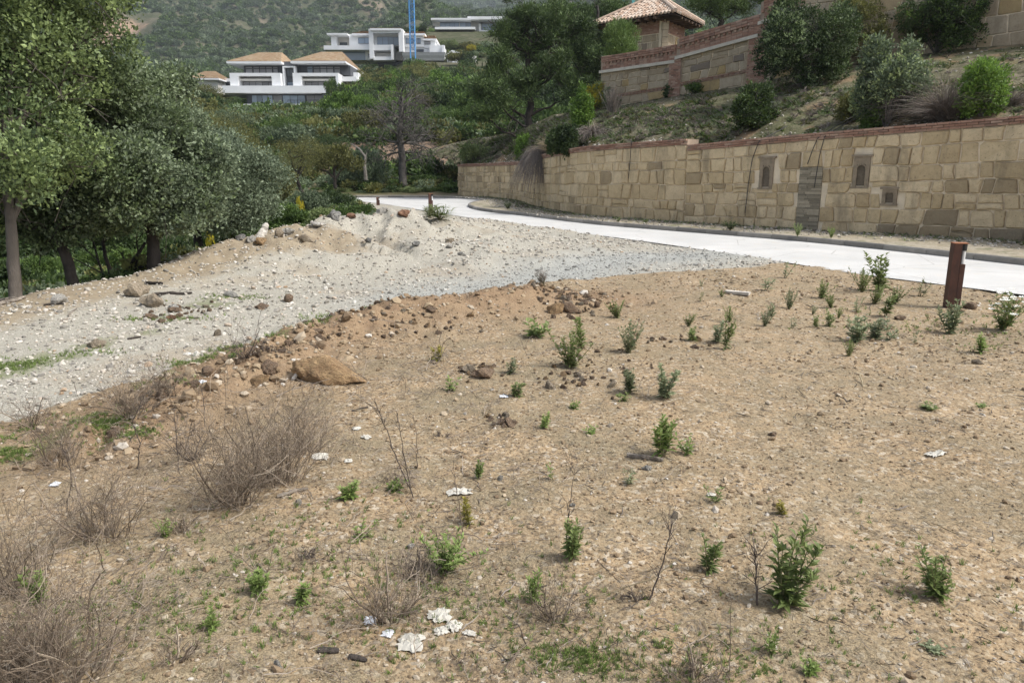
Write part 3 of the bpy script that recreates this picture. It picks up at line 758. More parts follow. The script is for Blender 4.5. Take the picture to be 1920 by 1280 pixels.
# terrace behind the upper wall
tz = [zC+0, zC-.2, zC-.4, zB2-.6, ZT[1]-.8, zA1-.9, zA0-.9]
V = []; base = Path(UP).at(upath.s, -.38)
for i, p_ in enumerate(base): V += [(p_[0], p_[1], tz[i]), (p_[0]+6, p_[1]+60, tz[i]+4)]
F = [(2*i, 2*i+1, 2*i+3, 2*i+2) for i in range(len(base)-1)]
V += [(UA0[0]-.1, UA0[1]+.5, UA0[2]-.5), (UA0[0]+5, UA0[1]+60, 2)]; n_ = len(V); F += [(n_-4, n_-3, n_-1, n_-2)]
b = MB(); b.add(V, F, 0); b.build('terrace', M_slope, None, False, 'structure')
# ------------------------------------------------------------------ villas
M_white = plain_mat('white render', (.82, .825, .83), .8, .6, .05)
M_cream = plain_mat('off white render', (.66, .64, .59), .8, .6, .08)
M_char = plain_mat('charcoal cladding', (.085, .09, .10), .7, 1, .15)
M_frame = plain_mat('black window frame', (.02, .021, .024), .4, 1, .05)
M_conc = plain_mat('raw grey concrete', (.33, .32, .30), .9, .5, .2)
def glass_mat(name, col, rough=.12):
    m, t, p = newmat(name); g = N(t)
    k = g.attr('rnd'); g.put(p.inputs['Base Color'], g.mix(k, tuple(x*.6 for x in col), tuple(x*1.3 for x in col)))
    p.inputs['Roughness'].default_value = rough; p.inputs['Specular IOR Level'].default_value = .9; return m
M_glass = glass_mat('window glass with painted sky reflection', (.22, .28, .36)); M_glassd = glass_mat('dark window glass', (.04, .045, .055)); M_curt = glass_mat('curtained window glass', (.27, .265, .27), .3)  # first glass carries the sky's reflection in its blue grey base colour
M_rtile = rnd_mat('orange villa roof tiles', [(0, (.46, .29, .17)), (.5, (.58, .42, .26)), (1, (.66, .54, .38))], 1.5, .2, usepos=True)
class Villa:
    def __init__(s, name, label, u, v, Y):
        s.Y = Y; s.o = at_y(u, v, Y); s.t = thing(name, label, 'house', tuple(s.o))
    def X(s, u, dy=0.): return (u-960)/1400./(ray(u, 100)[1])*(s.Y)-s.o[0]     # measured on the facade plane
    def Z(s, v): return at_y(960, v, s.Y)[2]-s.o[2]
    def bx(s, name, u0, u1, v0, v1, y0, y1, mat, parent=None, mb=None):
        m = mb or MB(); m.box(s.X(u0), s.X(u1), y0, y1, s.Z(v1), s.Z(v0), .5)
        if mb is None: return m.build(name, mat, parent or s.t)
    def win(s, u0, u1, v0, v1, y, n, mat=None, fr=.06, trans=False):
        x0, x1, z0, z1 = s.X(u0), s.X(u1), s.Z(v1), s.Z(v0); M = MB(); f = fr
        M.box(x0, x1, y-.05, y+.05, z0, z0+f); M.box(x0, x1, y-.05, y+.05, z1-f, z1)
        for i in range(n+1):
            c = x0+(x1-x0)*i/n; M.box(max(x0, c-f/2), min(x1, c+f/2), y-.048, y+.048, z0+f, z1-f)
        if trans: M.box(x0+f, x1-f, y-.046, y+.046, z1-(z1-z0)*.28-f, z1-(z1-z0)*.28)
        o = M.build('window', M_frame, s.t)
        for i in range(n):
            a = x0+(x1-x0)*i/n+f/2; b_ = x0+(x1-x0)*(i+1)/n-f/2
            P = MB(); P.box(a, b_, y-.01, y+.01, z0+f, z1-f, random.random()); P.build('pane', mat or M_glass, o)
    def hip(s, u0, u1, vb, ut0, ut1, vt, y0, y1, mat=None, th=.35, soff=None):
        """tiled hip roof: eaves u0..u1 at vb, ridge ut0..ut1 at vt"""
        X0, X1, R0, R1 = s.X(u0), s.X(u1), s.X(ut0), s.X(ut1); ym = (y0+y1)/2; zb = s.Z(vb); zt = at_y(960, vt, s.Y+ym)[2]-s.o[2]
        F = MB(); F.box(X0, X1, y0, y1, zb-th, zb-.002); ro = F.build('roof', M_white, s.t)
        T = MB()
        planes = [((X0, y0), (X1, y0), (R1, ym), (R0, ym)), ((X1, y0), (X1, y1), (R1, ym), (R1, ym)), ((X1, y1), (X0, y1), (R0, ym), (R1, ym)), ((X0, y1), (X0, y0), (R0, ym), (R0, ym))]
        for k, (a, b_, c, d) in enumerate(planes):
            a, b_, c, d = [np.array([*q, zz]) for q, zz in ((a, zb), (b_, zb), (c, zt), (d, zt))]
            w_ = np.linalg.norm(b_-a); n = int(w_/.5); m = 12
            for i in range(n):
                for j in range(m):
                    f0, f1, g0, g1 = i/n, (i+1)/n, j/m, (j+1)/m
                    L = lambda f, g: (a*(1-f)+b_*f)*(1-g)+(d*(1-f)+c*f)*g
                    up_ = np.array([0, 0, .09])
                    # narrow toward the hip lines: map by the plane itself so tiles shrink with it
                    T.add([L(f0+.04/n, g0)+up_, L(f1-.04/n, g0)+up_, L(f1-.04/n, g1)+up_*.3, L(f0+.04/n, g1)+up_*.3], [(0, 1, 2, 3)], random.random())
            if k != 0 and False: pass
        S = MB(); S.add([(X0, y0, zb), (X1, y0, zb), (X1, y1, zb), (X0, y1, zb), (R0, ym, zt), (R1, ym, zt)], [(0, 1, 5, 4), (2, 3, 4, 5)], .3); S.L.append(np.array([1, 2, 5, 3, 0, 4])); S.T.append(np.array([3, 3]))
        S.build('roof_deck', M_rtile, ro); T.build('roof_tiles', M_rtile, ro, kind='stuff')
V1 = Villa('modern_villa', 'white three storey villa with two tan hipped roofs, charcoal cladding and long white terrace band', 520, 202, 140)
a = V1
a.bx('terrace_band', 415, 628.5, 162, 175.5, -1.0, 9, M_white)
a.bx('wall', 452, 600, 175.5, 199, 1.2, 9, M_char); a.win(462, 502, 177.5, 197, 1.1, 4, M_glass); a.win(503, 520, 177.5, 197, 1.1, 1, M_curt); a.win(521, 564, 177.5, 197, 1.1, 3, M_glass); a.win(567, 598, 177.5, 197, 1.1, 2, M_curt)
a.bx('charcoal_wall', 600, 624, 174, 199.5, -.5, 9, M_char); a.bx('end_wall', 624, 628, 175.5, 203, -.8, 9, M_white)
a.bx('floor_slab', 455, 605, 197, 201, -2.2, 9, M_white); a.bx('floor_slab', 605, 624, 199.5, 203, -.8, 9, M_white)
a.bx('foundation', 470, 620, 201, 240, 2, 9, M_char)
m_ = MB(); 
for k in range(12): m_.box(a.X(540+k*6), a.X(540+k*6)+.05, -2.1, -2.05, a.Z(197), a.Z(190))
m_.box(a.X(540), a.X(607), -2.1, -2.03, a.Z(190.3), a.Z(189.7)); m_.build('railing', M_frame, a.t)
# left wing, middle floor: a white frame round a recess
for (u0, u1, w0, w1) in ((427, 523, 444, 505), (546, 632, 563, 626)):
    a.bx('wall', u0, w0-1, 137, 162, 0, 8, M_white); a.bx('wall', w1+1, u1, 137, 162, 0.002, 8, M_white)
    a.bx('wall', w0-1, w1+1, 137, 142.5, 0.001, 8, M_white); a.bx('back_wall', w0-1, w1+1, 142.5, 162, 2.2, 8, M_white); a.bx('beam', w0-1, w1+1, 147, 150.5, .8, 2.2, M_cream)
    a.win(w0, w1, 150.8, 160.5, 2.1, 5, M_curt)
a.bx('balcony', 632, 660, 140, 149, 3, 12, M_white)
a.bx('wall', 646, 657, 128, 140, 6, 12, M_white)
# stair tower
a.bx('tower_wall', 521, 549, 112, 162, 2.4, 8, M_char)
a.bx('tower_frame', 524, 527, 122.5, 162, 1.2, 2.4, M_white); a.bx('tower_frame', 545, 548, 122.5, 162, 1.2, 2.4, M_white); a.bx('tower_frame', 527, 545, 122.5, 125, 1.201, 2.4, M_white)
a.win(528.5, 544.5, 126, 142, 2.2, 4, M_glassd); a.win(528.5, 544.5, 151, 160, 2.2, 1, M_glass)
# upper floor
a.bx('wall', 443, 523, 118, 137, 3.4, 10, M_char); a.bx('wall', 547, 648, 118, 137, 3.4, 12, M_char)
a.win(446, 460, 119.5, 136, 3.3, 1, M_curt, .12, True); a.win(461, 498, 119.5, 136, 3.3, 3, M_curt, .12, True); a.win(499, 509, 119.5, 136, 3.3, 1, M_curt, .12, True)
a.win(565, 576, 119.5, 136, 3.3, 1, M_glass, .12, True); a.win(577, 616, 119.5, 136, 3.3, 3, M_curt, .12, True); a.win(617, 629, 119.5, 136, 3.3, 1, M_curt, .12, True)
a.hip(421, 524, 114.5, 460, 505, 99, .5, 15); a.hip(542, 646, 114, 580, 622, 98, .5, 17)
a.bx('chimney', 518, 523, 107, 113, 8, 9, M_white)
V2 = Villa('white_villa', 'long white villa under construction beside the blue crane, highest row of large openings', 730, 128, 200)
a = V2
a.bx('terrace', 611, 700, 88, 96, -2, 10, M_white); a.bx('wall', 622, 632, 67, 88, 0, 8, M_white); a.bx('roof_slab', 617, 655, 64.5, 67.5, -1.5, 10, M_white)
a.bx('back_wall', 632, 662, 67.5, 88, 2.5, 9, M_cream); a.win(634, 648, 77, 84, 2.4, 2, M_glassd)
a.bx('wall', 655, 697, 64, 88, .5, 9, M_white); a.win(672, 697, 70.5, 82, .4, 2, M_glass); a.hip(662, 700, 63.5, 676, 695, 59.5, -.5, 10, th=.5)
a.bx('glass_wall', 640, 684, 96, 112, .8, 8, M_glass); a.bx('wall', 684, 702, 96, 112, .6, 8, M_white); a.win(690, 700, 101, 108, .5, 1, M_glass)
a.bx('frame_column', 696, 704, 58, 113, -2.5, 6, M_white); a.bx('frame_column', 751, 759, 58, 100, -2.5, 6, M_white); a.bx('frame_beam', 704, 751, 58, 65.5, -2.5, 6, M_white)
a.bx('back_wall', 704, 751, 65.5, 87, -.2, 6, M_white); a.win(708.5, 749, 70, 86, -.4, 4, M_glass); a.bx('balcony', 704, 736, 87, 97, -2.2, 6, M_white)
a.bx('wall', 704, 736, 99, 108, .2, 6, M_cream); a.bx('floor_slab', 702, 739, 109, 115.5, -2.2, 6, M_white); a.bx('wall', 736, 740, 87, 115, -2.6, 4, M_white); a.bx('undercroft', 706, 752, 115.5, 122, 1, 6, M_char); a.bx('undercroft', 741, 753, 97, 113, .4, 5, M_conc)
a.hip(700, 756, 57.5, 716, 742, 54, -3, 8, th=.5)
a.bx('wall', 759, 795, 64, 88, .3, 9, M_white); a.win(761, 776, 72, 82, .2, 2, M_glass); a.win(781, 789, 72, 82, .2, 2, M_glass); a.hip(757, 798, 63.5, 770, 792, 60, -.5, 9, th=.5)
a.bx('wall', 795, 816, 72, 90, .6, 9, M_white); a.win(796, 807, 77, 83, .5, 1, M_curt); a.hip(793, 819, 73, 799, 813, 67.5, -.2, 10, th=.4)
a.bx('base_wall', 757, 806, 88, 99, .8, 9, M_white); a.win(780, 794, 92, 97, .7, 2, M_glassd); a.bx('wall', 806, 832, 86, 99, -.5, 8, M_white); a.bx('garden_wall', 829, 834, 86, 120, -1, 1, M_white)
# roofed stone terraces under villa 2
rt = MB(); 
for k in range(5): rt.box(a.X(756+k*2)+a.o[0], a.X(836)+a.o[0], 200-2.5-k*1.2, 200-1-k*1.2, a.Z(101+k*4)+a.o[2]-.6, a.Z(101+k*4)+a.o[2]+.0)
M_gst = rnd_mat('grey garden stone', [(0, (.15, .16, .15)), (1, (.26, .27, .26))], 1.2, .3, usepos=True)
tag(rt.build('garden_terrace', M_gst, None), 'stepped grey stone garden terraces below the long white villa', 'terrace wall')
rt = MB()
for k in range(7): rt.box(at_y(835-k*2, 120, 185)[0], at_y(915, 120, 185)[0], 185-k*1.4, 186-k*1.4, at_y(850, 124+k*5, 185)[2]-.7, at_y(850, 124+k*5, 185)[2])
tag(rt.build('garden_terrace', M_gst, None), 'terraced grey garden walls between the white shed and the tall pine', 'terrace wall')
V5 = Villa('site_shed', 'small white gabled building on the bank right of the long villa', 850, 119, 192)
a = V5; a.bx('wall', 838, 848, 104, 119, 0, 4, M_cream); a.bx('wall', 848, 862, 99, 119, -.5, 4, M_white); a.bx('boundary_wall', 862, 893, 105, 118, 0, 1, M_cream); a.win(874, 880, 108, 115, -.05, 1, M_glassd)
m_ = MB(); m_.add([(a.X(836), -.8, a.Z(104)), (a.X(848), -.8, a.Z(95)), (a.X(862), -.8, a.Z(100)), (a.X(836), 4, a.Z(104)), (a.X(848), 4, a.Z(95)), (a.X(862), 4, a.Z(100))], [(0, 1, 4, 3), (1, 2, 5, 4)]); m_.L.append(np.array([0, 2, 1, 3, 4, 5])); m_.T.append(np.array([3, 3])); m_.build('roof', M_white, a.t)
V3 = Villa('flat_roofed_villa', 'white flat roofed villa with stacked slabs, uppermost on the hill behind the pine', 870, 84, 260)
a = V3
a.bx('roof_slab', 811, 884, 37.5, 41, -3, 10, M_white); a.bx('roof_slab', 878, 962, 33.5, 39, -2, 10, M_white); a.bx('wall', 812, 826, 41, 48, 1, 9, M_cream)
a.win(826, 862, 42, 54, .5, 4, M_glass); a.win(863, 884, 42, 54, .5, 2, M_glass); a.bx('wall', 824, 884, 41, 55, .7, 9, M_cream); a.bx('terrace_slab', 818, 892, 54, 58.5, -3, 9, M_white)
a.bx('wall', 824, 886, 58.5, 67, .5, 9, M_conc); a.win(864, 878, 60, 66.5, .4, 2, M_glassd); a.bx('column', 884, 898, 39, 66, 1, 9, M_conc); a.bx('column', 898, 902, 44, 66, .5, 9, M_white)
a.bx('wall', 902, 950, 39, 57, 2.5, 9, M_conc); a.win(903, 945, 42, 57, 2.4, 5, M_glass)
a.bx('terrace_slab', 900, 955, 57, 67, 0, 9, M_white); a.bx('wall', 887, 955, 67, 74, -1, 6, M_white); a.bx('garage_glass', 890, 940, 75, 83, -.8, 6, M_glass); a.bx('garage_side', 886, 890, 67, 84, -1.2, 6, M_white)
a.bx('basement', 826, 955, 67, 100, 1.6, 8, M_conc)
V4 = Villa('tan_roofed_house', 'tan roofed house with cream walls half hidden in trees beside the three storey villa', 385, 168, 150)
a = V4; a.bx('wall', 366, 404, 148, 175, 0, 8, M_cream); a.hip(348, 410, 148, 366, 386, 134, -1, 9, th=.3); a.bx('wall', 404, 424, 144, 170, 3, 9, M_white); a.win(408, 420, 150, 158, 2.9, 2, M_glassd)
# ------------------------------------------------------------------ cranes
M_blue = plain_mat('blue crane paint', (.07, .26, .55), .5, 2, .1); M_teal = plain_mat('teal crane netting', (.06, .30, .30), .6, 2, .1)
def crane(u, vb, Y, wd, h, mat, name, label):
    o = at_y(u, vb, Y); t = thing(name, label, 'crane', tuple(o)); b = wd/2
    M = MB()
    for sx in (-b, b):
        for sy in (-b, b): M.tube([(sx, sy, -2), (sx, sy, h)], .1, 4)
    M.build('mast_leg', mat, t); D = MB(); n = int(h/wd); F = MB()
    for i in range(n):
        z0, z1 = i*wd, (i+1)*wd
        for (x0, y0, x1, y1) in ((-b, -b, b, -b), (b, -b, b, b), (b, b, -b, b), (-b, b, -b, -b)):
            D.tube([(x0, y0, z0), (x1, y1, z1)], .055, 3); F.tube([(x0, y0, z1), (x1, y1, z1)], .05, 3)
    D.build('diagonal_brace', mat, t, kind='stuff'); F.build('cross_bar', mat, t, kind='stuff')
    L = MB()
    for k in range(0, n, 1): L.box(-.2, .2, -.05, .05, k*wd+.2, k*wd+.3)
    L.build('ladder', mat, t, kind='stuff')
crane(774, 96, 190, 1.15, 34, M_blue, 'tower_crane', 'blue lattice mast of a tower crane rising in front of the long white villa')
crane(1175, 40, 150, 2.2, 16, M_teal, 'tower_crane', 'teal green crane mast top behind the tiled pavilion')
# ------------------------------------------------------------------ pavilion with tiled hip roof
PY = 46.
ap = at_y(1240, 1, PY+2.5); el = at_y(1112, 50, PY+1.5); ef = at_y(1266, 27, PY-2.2); er = at_y(1320, 40, PY+1.6)
pv = thing('stone_pavilion', 'square stone pavilion with a pale barrel tiled hip roof above the upper wall', 'pavilion', (ap[0], ap[1], 0))
o0 = np.array([ap[0], ap[1], 0])
ze = (el[2]+ef[2]+er[2])/3; c_ = np.array([ap[0], ap[1]]); E = [np.array([el[0], el[1]]), np.array([ef[0], ef[1]]), np.array([er[0], er[1]]), 2*c_-np.array([ef[0], ef[1]])]
E[3] = E[0]+E[2]-E[1]; c_ = (E[0]+E[2])/2; apx = np.array([ap[0]*.5+c_[0]*.5, c_[1], ap[2]])
zE = [el[2], ef[2]-.25, er[2]+.25, el[2]]
zE = [ (el[2]+ef[2]+er[2])/3 ]*4
M_ptile = rnd_mat('pale terracotta barrel tiles', [(0, (.42, .29, .21)), (.5, (.52, .40, .31)), (1, (.58, .49, .41))], 4, .2, usepos=True)
M_wood = bark_mat('dark brown timber', (.09, .055, .035), (.14, .09, .06))
RT = MB(); DK = MB()
for k in range(4):
    A = np.array([*E[k], zE[k]])-o0; B_ = np.array([*E[(k+1) % 4], zE[(k+1) % 4]])-o0; T_ = apx-o0
    DK.poly([A, B_, T_], [(0, 1, 2)], .3); DK.poly([A-[0, 0, .12], B_-[0, 0, .12], T_-[0, 0, .12]], [(0, 1, 2)], .3)
    L = np.linalg.norm(B_-A); e = (B_-A)/L; n = int(L/.24); mid = (A+B_)/2; upv = T_-mid; upv -= e*(upv@e); sk = (T_-A)@e/L
    nn = np.cross(e, upv/np.linalg.norm(upv)); nn *= np.sign(nn[2])
    for i in range(n):
        f = (i+.5)/n; g = min(f/sk, (1-f)/(1-sk)); s0 = A+e*f*L; ln = g
        P = [s0-upv*.02+nn*.05, s0+upv*ln+nn*.05]
        m = max(2, int(ln*np.linalg.norm(upv)/.4)+1)
        Q = [P[0]*(1-j/m)+P[1]*j/m for j in range(m+1)]
        for j in range(m): RT.tube([Q[j]+nn*.02, Q[j+1]], [.085, .07], 6, random.random(), True)
    RT.tube([A+[0, 0, .1], T_+[0, 0, .12]], .12, 7, random.random())
rf = DK.build('roof', M_wood, pv); RT.build('roof_tiles', M_ptile, rf, kind='stuff')
fin_ = MB(); fin_.tube([apx-o0+[0, 0, .05], apx-o0+[0, 0, .2], apx-o0+[0, 0, .32], apx-o0+[0, 0, .5]], [.16, .1, .13, .03], 8); fin_.build('finial', M_ptile, rf)
I = [c_*.34+np.array(e)*.66 for e in E]
zt_ = zE[0]-.1
cq = I[1]-o0[:2]; kk = MB(); zq = zt_-3.4
while zq < zt_-.3:
    hq = random.uniform(.28, .42); e1, e2 = random.uniform(.16, .2), random.uniform(.16, .2); kk.box(cq[0]-e1, cq[0]+e1, cq[1]-e2+.06, cq[1]+e2, zq, min(zq+hq-.015, zt_-.1), random.random()*.5); zq += hq
kk.build('corner_quoins', M_stone2, pv, kind='stuff')
for k in (0, 1):
    a_, b_ = I[(k+1) % 4], I[k]
    pa = Path([b_-o0[:2], a_-o0[:2]]) if False else Path([a_-o0[:2], b_-o0[:2]])
    if k == 1: pa = Path([I[2]-o0[:2], I[1]-o0[:2]])
    if pa.nrm[0][1] > 0: pa = Path(pa.P[::-1])
    L = pa.L; k_ = MB(); strip(k_, pa, [0, L], -.35, 0, 4., zt_-.05); k_.build('wall_core', M_mortar, pv)
    zb_ = (np.array([0, L]), np.array([zt_-3.4]*2)); zz_ = (np.array([0, L]), np.array([zt_-.75]*2))
    class _P(Path): pass
    r3 = np.random.default_rng(60+k)
    put_stones(cut_rects(0, L, 6, .6, r3, .15), pa, zb_, zz_, r3, pv, M_stone2, 40, proud=.03, gap=.016)
    bb = MB()
    for c in range(10):
        s = (c % 2)*.12
        while s+.25 < L: strip(bb, pa, [s+.006, s+.244], -.02, .03, zt_-.72+c*.066, zt_-.72+c*.066+.056, random.random()); s += .25
    bb.build('brick_frieze', M_brick, pv, kind='stuff')
    q = 0.15
    while q < L:
        x_ = pa.at(q, 0); y_ = pa.at(q, .95); r_ = MB(); d_ = pa.P[1]-pa.P[0]; d_ = d_/np.linalg.norm(d_)*.06
        V = [(x_[0]-d_[0], x_[1]-d_[1]), (x_[0]+d_[0], x_[1]+d_[1]), (y_[0]+d_[0], y_[1]+d_[1]), (y_[0]-d_[0], y_[1]-d_[1])]
        r_.add([(*p, zt_-.12) for p in V]+[(*p, zt_+.0) for p in V], [(0, 1, 2, 3), (4, 5, 6, 7), (0, 1, 5, 4), (1, 2, 6, 5), (2, 3, 7, 6), (3, 0, 4, 7)]); r_.build('rafter', M_wood, pv); q += .55
# ------------------------------------------------------------------ bollard lights
def corten():
    m, t, p = newmat('rusted steel'); g = N(t); c = g.coord()
    n1 = g.noise(c, 6, 6, .7); n2 = g.noise(g.mul(c, (1, 1, .2)), 18, 4, .6)
    col = g.mix(g.rng(n1, .35, .65), (.06, .026, .017), (.11, .047, .03)); col = g.mix(g.rng(n2, .5, .68, 0, .6), col, (.05, .024, .018))
    g.put(p.inputs['Base Color'], col); p.inputs['Roughness'].default_value = .75; g.put(p.inputs['Normal'], g.bump(n1, .3, .004)); return m
M_cor = corten(); M_cort = plain_mat('orange rust top', (.30, .125, .06), .85, 9, .2); M_blk = plain_mat('black lamp housing', (.015, .015, .017), .35)
M_opal = plain_mat('opal white diffuser', (.75, .75, .74), .3, 2, .02)
def bollard(p, h, rz, name, label, detail=True):
    t = thing(name, label, 'bollard light', (p[0], p[1], p[2]), rz, 'rusted steel bollard lights by the road'); w_ = .075; s = h/.76
    M = MB(); M.box(-w_, w_*.2, -w_, w_, -.06, .755*s); M.build('post', M_cor, t)
    M = MB(); M.box(w_*.2+.004, w_, -w_+.003, w_, -.06, .52*s); M.build('step', M_cor, t)
    M = MB(); M.box(-w_-.002, w_+.012, -w_-.002, w_+.002, .755*s, .765*s); M.build('cap', M_cort, t)
    M = MB(); M.tube([(w_*.66, -w_*.25, .675*s), (w_*.66, -w_*.25, .752*s)], .036, 14); M.build('lamp_head', M_blk, t)
    M = MB(); M.box(w_*.2+.002, w_*.34, -.07, .05, .524*s, .75*s); M.build('lamp_back', M_blk, t)
    M = MB(); M.tube([(w_*.72, -w_*.3, .524*s), (w_*.72, -w_*.3, .675*s)], .022, 12); M.build('diffuser', M_opal, t)
    return t
pb = ground_hit(1783, 577)
bollard(pb, .80, R(-14), 'bollard_light', 'nearest rusted steel bollard light, tall with a notched lamp, standing by the road edge')
pb2 = at_z(808, 404, 0); bollard((pb2[0], pb2[1], G(pb2[0], pb2[1])), .80, R(14), 'bollard_light', 'second rusted steel bollard light, behind the green tuft where the road bends')
pb3 = at_z(709, 385, 0); bollard((pb3[0], pb3[1], -.02), .4, R(14), 'bollard_light', 'farthest and smallest dark bollard, at the kerb beyond the gravel heap')
# ------------------------------------------------------------------ hoses hanging over the wall
M_hose = plain_mat('black hose', (.03, .028, .027), .6)
def hose(us, label):
    P = []
    for (u, v, k) in us:
        if k == 0:
            q = wpar(u); xy = wall.at(q, .13); y = xy[1]; P.append((xy[0], y, H+ray(u, v)[2]/ray(u, v)[1]*y))
        else:
            q = wpar(u); xy = wall.at(q, -.3-k*.8); P.append((xy[0], xy[1], float(wtop(q))+.22+k*.30))
    P = np.array(P); n = len(P); q = np.linspace(0, n-1, n*6); Q = np.stack([np.interp(q, np.arange(n), P[:, i]) for i in range(3)], 1)
    b = MB(); b.tube(Q, .011, 6); tag(b.build('hose', M_hose, None, True), label, 'hose', 'black hoses draped over the retaining wall')
hose([(1425, 255, 1), (1418, 265, 0), (1408, 300, 0), (1404, 350, 0), (1402, 400, 0)], 'long black hose hanging down the wall beside the first niche')
hose([(1575, 238, 3), (1550, 246, 1), (1537, 255, 0), (1531, 290, 0), (1526, 352, 0)], 'black hose running off the slope and down over the slate panel')
hose([(1560, 240, 2), (1535, 250, 1), (1525, 258, 0), (1516, 285, 0), (1510, 308, 0)], 'short black hose ending just above the slate panel')
hose([(1185, 263, 0), (1184, 300, 0), (1182, 335, 0)], 'thin dark hose down the higher stretch of wall')
# ------------------------------------------------------------------ vegetation builders
def unit(v): return v/(np.linalg.norm(v, axis=-1, keepdims=True)+1e-9)
def leaf_quads(mb, C_, D, size, ratio, rg, rnd, droop=0.):
    """diamond leaves: base at C_, pointing along D"""
    n = len(C_); D = unit(D); q = unit(np.cross(D, rg.normal(size=(n, 3)))); L = np.broadcast_to(size, (n, 1))*rg.uniform(.65, 1.3, n)[:, None]; W = L*ratio*.5
    nn = np.cross(D, q)
    tip = C_+D*L; tip[:, 2] -= droop*L[:, 0]; mid = C_+D*L*.45
    V = np.stack([C_, mid+q*W+nn*W*.25, tip, mid-q*W+nn*W*.25], 1).reshape(-1, 3)
    F = np.arange(4*n).reshape(n, 4); mb.add(V, F, np.repeat(rnd, 4))
def crown_points(lobes, n, rg, shell=.3):
    """points near the surface of a union of ellipsoids; returns points and outward directions"""
    Lb = np.asarray(lobes, float); vol = (Lb[:, 3]*Lb[:, 4]*Lb[:, 5])**(2/3.); P = []; D = []; K = []
    need = n
    while need > 0:
        k = rg.choice(len(Lb), size=need*2, p=vol/vol.sum()); d = unit(rg.normal(size=(len(k), 3)))
        r = 1-np.abs(rg.normal(0, shell, len(k))); r = np.clip(r, .1, 1.05)
        c = Lb[k, :3]+d*Lb[k, 3:6]*r[:, None]
        e = (c[:, None, :]-Lb[None, :, :3])/Lb[None, :, 3:6]; ins = (np.linalg.norm(e, axis=2) < .62).sum(1)
        ok = ins <= (np.linalg.norm((c-Lb[k, :3])/Lb[k, 3:6], axis=1) < .62)
        c, d, k = c[ok][:need], d[ok][:need], k[ok][:need]; P.append(c); D.append(d); K.append(k); need -= len(c)
    return np.concatenate(P), np.concatenate(D), np.concatenate(K)
def foliage(mb, lobes, nspr, per, spr, size, ratio, rg, shell=.3, updir=.3, droop=0.):
    c, d, k = crown_points(lobes, nspr, rg, shell)
    hue = np.clip(.5+.22*rg.normal(size=len(c))+.12*rg.normal(size=len(np.asarray(lobes)))[k], 0, 1)
    szs = np.repeat(rg.uniform(.7, 1.35, len(c)), per)[:, None]; C2 = np.repeat(c, per, 0); D2 = np.repeat(d, per, 0)
    C2 = C2+rg.normal(size=C2.shape)*spr*np.array([1, 1, .75])
    D2 = D2*.6+rg.normal(size=D2.shape)*.6+np.array([0, 0, updir])
    h = np.clip(np.repeat(hue, per)+.13*rg.normal(size=len(C2)), 0, 1)
    leaf_quads(mb, C2, D2, size*szs, ratio, rg, h, droop)
def rand_lobes(n, rg, z0=.35, z1=1., rx=1., lr=(.28, .48), flat_=.8):
    L = []
    for i in range(n):
        a = rg.uniform(0, 2*math.pi); r = rx*math.sqrt(rg.uniform(0, 1))*.68; t = rg.uniform(0, 1); q = rg.uniform(*lr)
        zc = z0+q*(z1-z0)*.7+(z1-z0-q*(z1-z0)*1.4)*t*(1-.45*r)
        L.append((r*math.cos(a), r*math.sin(a), zc, q*rx, q*rx, q*(z1-z0)*flat_))
    return L
def branchy(mb, p, d, L, r, depth, rg, spread=.6, nseg=4, bend=.16, sides=5, kids=(2, 4), up=.1, minr=.003, taper=.55):
    P = [np.array(p, float)]; dd = unit(np.array(d, float))
    for i in range(nseg):
        dd = unit(dd+rg.normal(size=3)*bend+np.array([0, 0, up*.3])); P.append(P[-1]+dd*L/nseg)
    R_ = np.linspace(r, max(minr, r*taper), nseg+1)
    mb.tube(P, R_, sides, rg.random(), cap=False)
    if depth <= 0: return
    for _ in range(rg.integers(*kids)+1):
        k = rg.integers(1, nseg+1); q = P[k]; b = unit(P[k]-P[k-1]); s = unit(np.cross(b, rg.normal(size=3)))
        nd = unit(b*(1-spread)+s*spread+np.array([0, 0, up])); branchy(mb, q, nd, L*rg.uniform(.5, .8), max(minr, R_[k]*.62), depth-1, rg, spread, max(2, nseg-1), bend, max(3, sides-1), kids, up, minr, taper)
M_bark = bark_mat('shade darkened grey brown bark', (.075, .062, .05), (.17, .145, .12)); M_barkd = bark_mat('dark bark', (.03, .025, .02), (.075, .06, .05))  # grey brown bark has the shade on the trunk put into its colour
M_barkg = bark_mat('grey bare wood', (.085, .077, .068), (.175, .16, .142))
